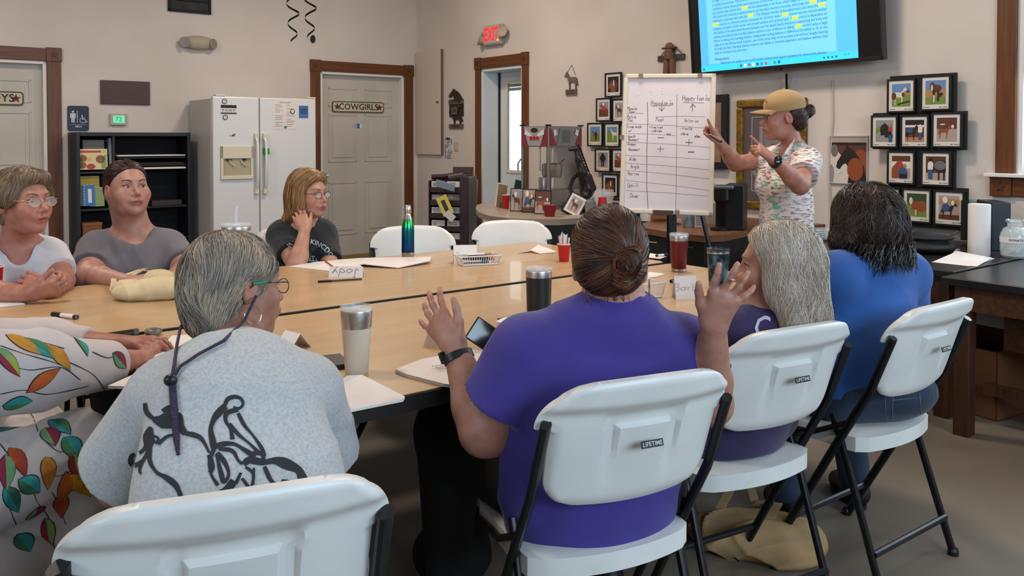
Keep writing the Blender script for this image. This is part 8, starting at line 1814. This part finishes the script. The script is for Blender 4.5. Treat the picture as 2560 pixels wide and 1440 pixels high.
# ---- 8: woman standing by the whiteboard
P = Person('standing woman in a tan cap and patterned shirt gesturing at the whiteboard', V((1.42, 4.42, 0)), '#b47c69', .004)
P.head(1957, 292, 4.38, (-.985, .10, -.06), 1.0, gaze=(-1, .2, 0), brow='#3a2418', iris='#2a1c14', mouth=.9, nose=1.05)
nb = PY(1985, 378, 4.42); pel = PY(1965, 600, 4.44); che = PY(1968, 455, 4.40); sL, sR = PY(2010, 402, 4.26), PY(1958, 398, 4.58)
sL = PY(2018, 405, 4.28); sR = PY(1940, 400, 4.54)
A, sd, fw, up = torso_prims(pel, che, nb, sL, sR, .165, .135, .135, .115, .85)
P.neck(nb, .046, .050); eL, wL = PY(2000, 462, 4.08), PY(1932, 398, 3.98); eR, wR = PY(1838, 408, 4.46), PY(1800, 358, 4.36)
aL, aR = arm_prims(sL, eL, wL, (.052, .044, .042, .024)), arm_prims(sR, eR, wR, (.05, .040, .038, .024)); P.parts += [aL, aR]
B = Prims(); add_hand(B, wL, (-.8, .0, .62), (-.35, .55, -.6), (.2, -.1, .9), .90, curl=(.0, 1.15, 1.25, 1.3), spread=(.25, 0, 0, -.05), thumb=(.5, .4)); P.parts.append(B)
B = Prims(); add_hand(B, wR, (-.45, -.05, .8), (-.5, .2, -.6), (.4, -.3, .6), .90, curl=(-.05, 1.2, 1.3, 1.35), spread=(.1, 0, 0, -.05), thumb=(.3, .6)); P.parts.append(B)
P.spot(P.g(-.035, .05, -.095), .004, '#3a201a', 1)
P.finish(A)
ik = cl('ikat_print', '#c4b6b0'); nt = ik.node_tree; N = nt.nodes; L = nt.links; bs = N['Principled BSDF']; tc = N.new('ShaderNodeTexCoord')
def ramp_noise(scale, stretch, lo_, hi_, seed_):
    mp = N.new('ShaderNodeMapping'); mp.inputs['Scale'].default_value = stretch; mp.inputs['Location'].default_value = (seed_, seed_, 0); nz = N.new('ShaderNodeTexNoise'); nz.inputs['Scale'].default_value = scale; nz.inputs['Detail'].default_value = 2; rp = N.new('ShaderNodeMapRange'); rp.inputs[1].default_value = lo_; rp.inputs[2].default_value = hi_
    L.new(tc.outputs['Object'], mp.inputs[0]); L.new(mp.outputs[0], nz.inputs['Vector']); L.new(nz.outputs[0], rp.inputs[0]); return rp.outputs[0]
st_ = ramp_noise(14, (2, 2, 10), .53, .60, 3); br_ = ramp_noise(5, (2.4, 2.4, 4), .46, .54, 7); tl_ = ramp_noise(4.2, (3, 3, 5), .56, .61, 13); fine = ramp_noise(18, (1.6, 1.6, 8), .42, .55, 5)
def mixc(fac, a, b):
    m_ = N.new('ShaderNodeMix'); m_.data_type = 'RGBA'; L.new(fac, m_.inputs[0])
    for i, x in ((6, a), (7, b)):
        if isinstance(x, str): m_.inputs[i].default_value = hexc(x)
        else: L.new(x, m_.inputs[i])
    return m_.outputs[2]
mul = N.new('ShaderNodeMath'); mul.operation = 'MULTIPLY'; L.new(st_, mul.inputs[0]); L.new(br_, mul.inputs[1]); mul2 = N.new('ShaderNodeMath'); mul2.operation = 'MULTIPLY'; L.new(tl_, mul2.inputs[0]); L.new(fine, mul2.inputs[1])
L.new(mixc(mul2.outputs[0], mixc(mul.outputs[0], mixc(st_, '#d6cbc6', '#a8929a'), '#86584c'), '#5fb094'), bs.inputs['Base Color'])
vn = Prims(); vn.cap(nb + V((.02, 0, .07)), nb + V((-.0, 0, .012)), .056, .062, 0); vn.cap(PY(1958, 372, 4.36), PY(1948, 412, 4.30), .040, .012, 0)
cloth(P, 'shirt', [A], ik, .0055, .011, [vn], [(PY(1960, 592, 4.42), (.12, 0, -1))], .0028, seed=23, sleeves=[sleeve(sL, eL, .60, .070, .076), sleeve(sR, eR, .55, .066, .070)])
col_ = MB()
for a_, b_, c_, d_ in (((1988, 345), (1968, 372), (1952, 400), (1966, 402)), ((2012, 348), (1992, 380), (1960, 402), (1990, 396))):
    q4 = [PY(*a_, 4.34), PY(*b_, 4.27), PY(*c_, 4.26), PY(*d_, 4.25)]; col_.add(q4 + [v + V((0, .004, 0)) for v in q4], [(0, 1, 2, 3), (4, 5, 6, 7), (0, 1, 5, 4), (1, 2, 6, 5), (2, 3, 7, 6), (3, 0, 4, 7)])
build('collar', col_, ik, P.T, world=True, smooth=True)
A = Prims(); A.ell(V((pel.x, pel.y, .84)), (.15, .165, .13), None, 0)
for y_ in (-.085, .085): A.cap(V((pel.x, pel.y + y_, .80)), V((pel.x + .02, pel.y + y_, .45)), .085, .058, .04); A.cap(V((pel.x + .02, pel.y + y_, .45)), V((pel.x + .04, pel.y + y_, .09)), .056, .045, .02)
lo, hi = bounds([A]); S = SDF(lo, hi, .007); A.emit(S); S.folds(.002, ((1, 1, .6, 30),), 4); sdf_obj('jeans', S, cl('light_jeans', '#4c6d8c', '#3f5f7e', 20), P.T)
for y_ in (-.085, .085):
    B = Prims(); B.cap(V((pel.x + .06, pel.y + y_, .05)), V((pel.x - .13, pel.y + y_, .04)), .042, .034, .01); B.cap(V((pel.x + .04, pel.y + y_, .1)), V((pel.x + .04, pel.y + y_, .05)), .045, .045, .02); lo, hi = bounds([B]); S = SDF(lo, hi, .006); B.emit(S); S.plane((0, 0, .003), (0, 0, -1)); sdf_obj('shoe', S, mat('shoe_brown', '#3b2a20', .5), P.T)
wd_ = nrm(wL - eL); M = Matrix.Translation(wL - wd_ * .02) @ wd_.to_track_quat('Z', 'Y').to_matrix().to_4x4()
build('watch_strap', MB().lathe([(.029, -.011), (.032, -.01), (.032, .01), (.029, .011)], 22, M), mat('watch_strap', '#2a2523', .5), P.T, world=True, smooth=True); build('watch_face', MB().lathe([(.019, 0), (.020, .008), (.017, .010), (0, .010)], 20, Matrix.Translation(wL - wd_ * .02 + V((.004, -.030, .006))) @ V((.1, -1, .3)).to_track_quat('Z', 'Y').to_matrix().to_4x4()), mat('watch_dark', '#1b1b1c', .15), P.T, world=True, smooth=True)
T = thing('marker', 'black dry erase marker held in the standing woman\'s far hand', 'marker', wR); a_, b_ = PY(1778, 340, 4.30), PY(1803, 354, 4.24); build('barrel', MB().tube([a_, b_], .0075, 8), black_pl, T, world=True, smooth=True); build('tip', MB().tube([a_, a_ + (a_ - b_) * .25], [.006, .002], 8), mat('marker_plum', '#43303d', .6), T, world=True)
capm = cl('cap_tan', '#a58558', '#997a50', 6); S = hairS(P, lambda A: [E_(A, P, (0, -.012, .056), (.089, .106, .084), 0, clip=[(P.g(0, 0, .026), (P.M @ V((0, -.12, -1))).normalized())])], .004)
CP = sdf_obj('baseball_cap', S, capm, P.T)
vs = []; nv = 14
for s_ in (0, 1):
    for i in range(nv + 1):
        a = R(-72 + 144 * i / nv); x = .078 * math.sin(a); y = .078 * math.cos(a) + .015
        for t in (0, .5, 1): vs.append(P.g(x * (1 - .12 * t), y + .072 * t * math.cos(a * .95), .034 - .010 * t * t - (x / .078) ** 2 * .016 * (.6 + t * .5) + s_ * .004 + .005))
mb = MB(); W3 = 3; off_ = (nv + 1) * 3
for i in range(nv):
    for t in (0, 1):
        a_ = i * 3 + t; mb.f += [(a_, a_ + 1, a_ + 4, a_ + 3), (off_ + a_, off_ + a_ + 1, off_ + a_ + 4, off_ + a_ + 3)]
    a_ = i * 3 + 2; mb.f.append((a_, a_ + 3, off_ + a_ + 3, off_ + a_))
mb.v = [tuple(v) for v in vs]; mb.m = [0] * len(mb.f); build('cap_brim', mb, capm, P.T, world=True, smooth='all')
build('cap_emblem', MB().box(-.014, .014, 0, .002, -.010, .006, Matrix.Translation(P.g(-.03, .085, .085)) @ Matrix.Rotation(R(70), 4, 'Z') @ Matrix.Rotation(R(-25), 4, 'X')), mat('emblem_brown', '#4a3826', .8), P.T, world=True)
build('cap_button', MB().sphere(tuple(P.g(0, -.012, .141)), .007, 6), capm, P.T, world=True)
S = hairS(P, lambda A: [E_(A, P, (0, -.042, .010), (.078, .080, .060), 0, clip=facecut(P, .02, .0, .1)), E_(A, P, (0, -.07, -.03), (.060, .045, .05), .03), E_(A, P, (0, -.128, .022), (.036, .034, .034), .012)])
b8 = V((0, -.12, .02)); make_hair('hair', P.T, S, P.hc, P.M, P.sc, lambda p: (b8 - V(p)).normalized() + V((.2, 0, .3)), 900, 8, .011, .0028, ['#2b1712', '#3f241b', '#4e2f22', '#1e110e'], .002, .12, 11, shell_dark=.6)

# ---- 9: woman in floral clothes cut off by the left edge
P = Person('person in white leaf-print clothes with folded arms, cut off by the left edge', PY(-120, 1440, 2.0).xy.to_3d(), '#a9705c', .0045)
P.head(-190, 745, 2.12, (.86, -.10, -.12), 1.03, eyes=False, mouth=.2)
nb = PY(-170, 830, 2.08); pel = PY(-150, 1215, 2.05); pel.z = .55; che = PY(-170, 960, 2.06); sR, sL = PY(-70, 935, 1.86), PY(-130, 880, 2.3)
A, sd, fw, up = torso_prims(pel, che, nb, sL, sR, .19, .18, .16, .14)
P.neck(nb, .054, .06); eR, wR = PY(95, 925, 1.98), PY(352, 905, 2.32); eL, wL = PY(120, 862, 2.50), PY(322, 866, 2.50)
aR, aL = arm_prims(sR, eR, wR, (.066, .056, .050, .032)), arm_prims(sL, eL, wL, (.056, .046, .046, .032)); P.parts += [aR, aL]
B = Prims(); add_hand(B, PY(305, 862, 2.44), PY(392, 852, 2.40) - PY(305, 862, 2.44), (-.1, .1, -1), (-.1, 1, 0), .98, curl=(.35, .4, .45, .5), spread=(.05, 0, -.05, -.12), thumb=(.5, .1)); P.parts.append(B)
B = Prims(); add_hand(B, wR, PY(372, 872, 2.44) - wR, (.3, .5, -.8), (-.3, .7, 0), .95, curl=(.7, .8, .9, .9)); P.parts.append(B)
P.finish()
flo = cl('floral_white', '#b9afae', '#aea4a4', 5)
f1, g1 = forearm_sleeve(sR, eR, wR, .68, .088, .078, .056); f2, g2 = forearm_sleeve(sL, eL, wL, .5, .075, .066, .05)
hole = Prims(); hole.cap(nb + V((0, 0, .06)), nb, .062, .075, 0)
cloth(P, 'blouse', [A, f1, f2], flo, .006, .012, [hole], [(V((0, 0, .42)), (0, 0, -1))], .0035, ((.3, .9, 1.4, 24), (1, .2, .5, 18)), 31, [g1, g2])
A = Prims(); A.ell(pel + V((0, 0, -.01)), (.20, .20, .13), None, 0); kn = PY(195, 1130, 2.05); kn2 = PY(60, 1085, 2.2)
for k_ in (kn, kn2): A.cap(V((-1.2, 2.0 if k_ is kn2 else 1.85, .56)), k_, .10, .085, .05); an = V((k_.x + .04, k_.y, .10)); A.cap(k_, an, .088, .075, .04)
A.cap(kn + V((-.1, -.02, -.04)), kn + V((-.16, -.06, -.33)), .09, .06, .05); A.cap(kn + V((-.22, -.04, -.04)), kn + V((-.3, -.08, -.30)), .09, .06, .05)
lo, hi = bounds([A]); S = SDF(lo, hi, .007); A.emit(S); S.folds(.008, ((.9, .3, .7, 20), (.2, -.6, 1, 26), (1, .1, -.8, 30)), 12); p_, q_ = S.mesh(); np_obj('trousers', p_, q_, flo, P.T); P.cl['trousers'] = bvh_of(p_, q_)
B = Prims(); B.cap(V((kn.x + .04, kn.y, .05)), V((kn.x + .18, kn.y + .02, .035)), .04, .032, .01); lo, hi = bounds([B]); S = SDF(lo, hi, .006); B.emit(S); S.plane((0, 0, .002), (0, 0, -1)); sdf_obj('shoe', S, mat('shoe_dark', '#1a1a1c', .5), P.T)
leafc = [mat('leaf_' + n_, h_, .8, col2=h2, scale=14) for n_, h_, h2 in (('teal', '#1d6a78', '#2f8f8a'), ('gold', '#b98a1e', '#a35a1e'), ('green', '#1d4f3c', '#3f7a4e'), ('red', '#8f2233', '#5c1c3c'), ('orange', '#b0561e', '#8a2a1e'), ('lime', '#8a9a3a', '#2f7a6a'))]
oc = mat('leaf_outline', '#201a1c', .8); mbs = [MB() for _ in leafc]; ob = MB(); r_ = random.Random(21)
def leafpoly(L_, W_, half=0):
    n = 7; u = [(-L_ / 2 + L_ * i / n, W_ * math.sin(math.pi * (i / n) ** .8)) for i in range(n + 1)]
    lo_ = [(x, -y * .8) for x, y in u[::-1][1:-1]]; ax_ = [(x, 0) for x, y in u[::-1][1:-1]]
    return u + lo_ if half == 0 else (u + ax_ if half == 1 else [u[0]] + [(x, -y * .8) for x, y in u[1:-1]] + [u[-1]] + ax_)
spots_ = [(205, 862), (150, 893), (100, 870), (300, 902), (110, 950), (20, 905), (45, 1010), (60, 860), (150, 1065), (125, 1090), (45, 1150), (190, 1165), (180, 1120), (120, 1180), (30, 1250), (85, 1285), (150, 1260), (15, 1180), (75, 1215), (200, 1215), (5, 1075), (240, 1180), (160, 1225), (120, 1330), (60, 1355)]
for k, (px, py) in enumerate(spots_):
    rr_ = ray(px, py).normalized(); best = None
    for bn in ('blouse', 'trousers'):
        h = P.cl[bn].ray_cast(O0, rr_)
        if h[0] is not None and (best is None or h[3] < best[0][3]): best = (h, bn)
    if best is None: continue
    h, bn = best; n_ = h[1]; a = r_.uniform(-.5, .9) if bn == 'blouse' else r_.uniform(-1.8, -.6); ux = V((math.cos(a), .1, -math.sin(a) if bn == 'blouse' else math.sin(a))); ux = (ux - n_ * ux.dot(n_)).normalized(); uy = n_.cross(ux)
    L_, W_ = (.085, .018) if k % 3 else (.065, .022)
    if decal_poly(P.cl[bn], ob, leafpoly(L_ * 1.05, W_ * 1.12), h[0], ux, uy, .0012):
        decal_poly(P.cl[bn], mbs[k % 6], leafpoly(L_, W_, 1), h[0], ux, uy, .0022); decal_poly(P.cl[bn], mbs[(k * 5 + 2) % 6], leafpoly(L_, W_, 2), h[0], ux, uy, .0020)
build('leaf_outlines', ob, oc, P.T, world=True)
for m_, mb in zip(leafc, mbs):
    if mb.v: build('leaf_print', mb, m_, P.T, world=True)
stems = [[(0, 865), (60, 885), (130, 905), (170, 920)], [(0, 905), (70, 925), (150, 918), (200, 950)], [(60, 850), (110, 858), (160, 872)], [(170, 905), (230, 935), (262, 975)], [(230, 880), (270, 895), (300, 880)], [(0, 985), (60, 975), (120, 985), (220, 965)], [(40, 1000), (80, 1040), (95, 1080)], [(0, 1110), (30, 1150), (60, 1190), (50, 1230)], [(110, 1100), (150, 1130), (200, 1110)], [(100, 1160), (140, 1190), (180, 1175)], [(80, 1200), (90, 1250), (120, 1290), (130, 1330)], [(130, 1230), (150, 1270), (165, 1310)], [(10, 1200), (20, 1260), (40, 1310)], [(190, 1185), (225, 1180), (250, 1200)]]
for bn in ('blouse', 'trousers'): paint_px(P, P.cl[bn], 'stem_print', [(s_, 2.4) for s_ in (stems[:6] if bn == 'blouse' else stems[6:])], oc, .0014)
S = hairS(P, lambda A: [E_(A, P, (0, -.018, .040), (.090, .108, .094), 0, clip=facecut(P, .052, .04, .55)), C_(A, P, (0, -.06, -.02), (0, -.07, -.10), .082, .070, .03)])
make_hair('hair', P.T, S, P.hc, P.M, P.sc, flow_bob, 500, 10, .013, .003, ['#5c4030', '#46301f'], .003, .12, 12)
paint_px(type('Q', (), {'T': tote}), bvt, 'printed_band', [([(1768, 1386), (1830, 1402), (1900, 1420), (1965, 1430)], 30)], mat('tote_band', '#8f9a86', .8), .003)
paint_px(type('Q', (), {'T': tote}), bvt, 'tote_drawing', [([(1765, 1384), (1776, 1374), (1784, 1386), (1772, 1396)], 7), ([(1782, 1388), (1800, 1402), (1812, 1396), (1822, 1410)], 4), ([(1838, 1392), (1850, 1404), (1842, 1412)], 3), ([(1905, 1428), (1925, 1416), (1945, 1428)], 4)], oc, .005)
paint_px(type('Q', (), {'T': tote}), bvt, 'printed_ladybird', [([(1908, 1424), (1942, 1426)], 15)], mat('tote_red', '#8d1a17', .7), .006)
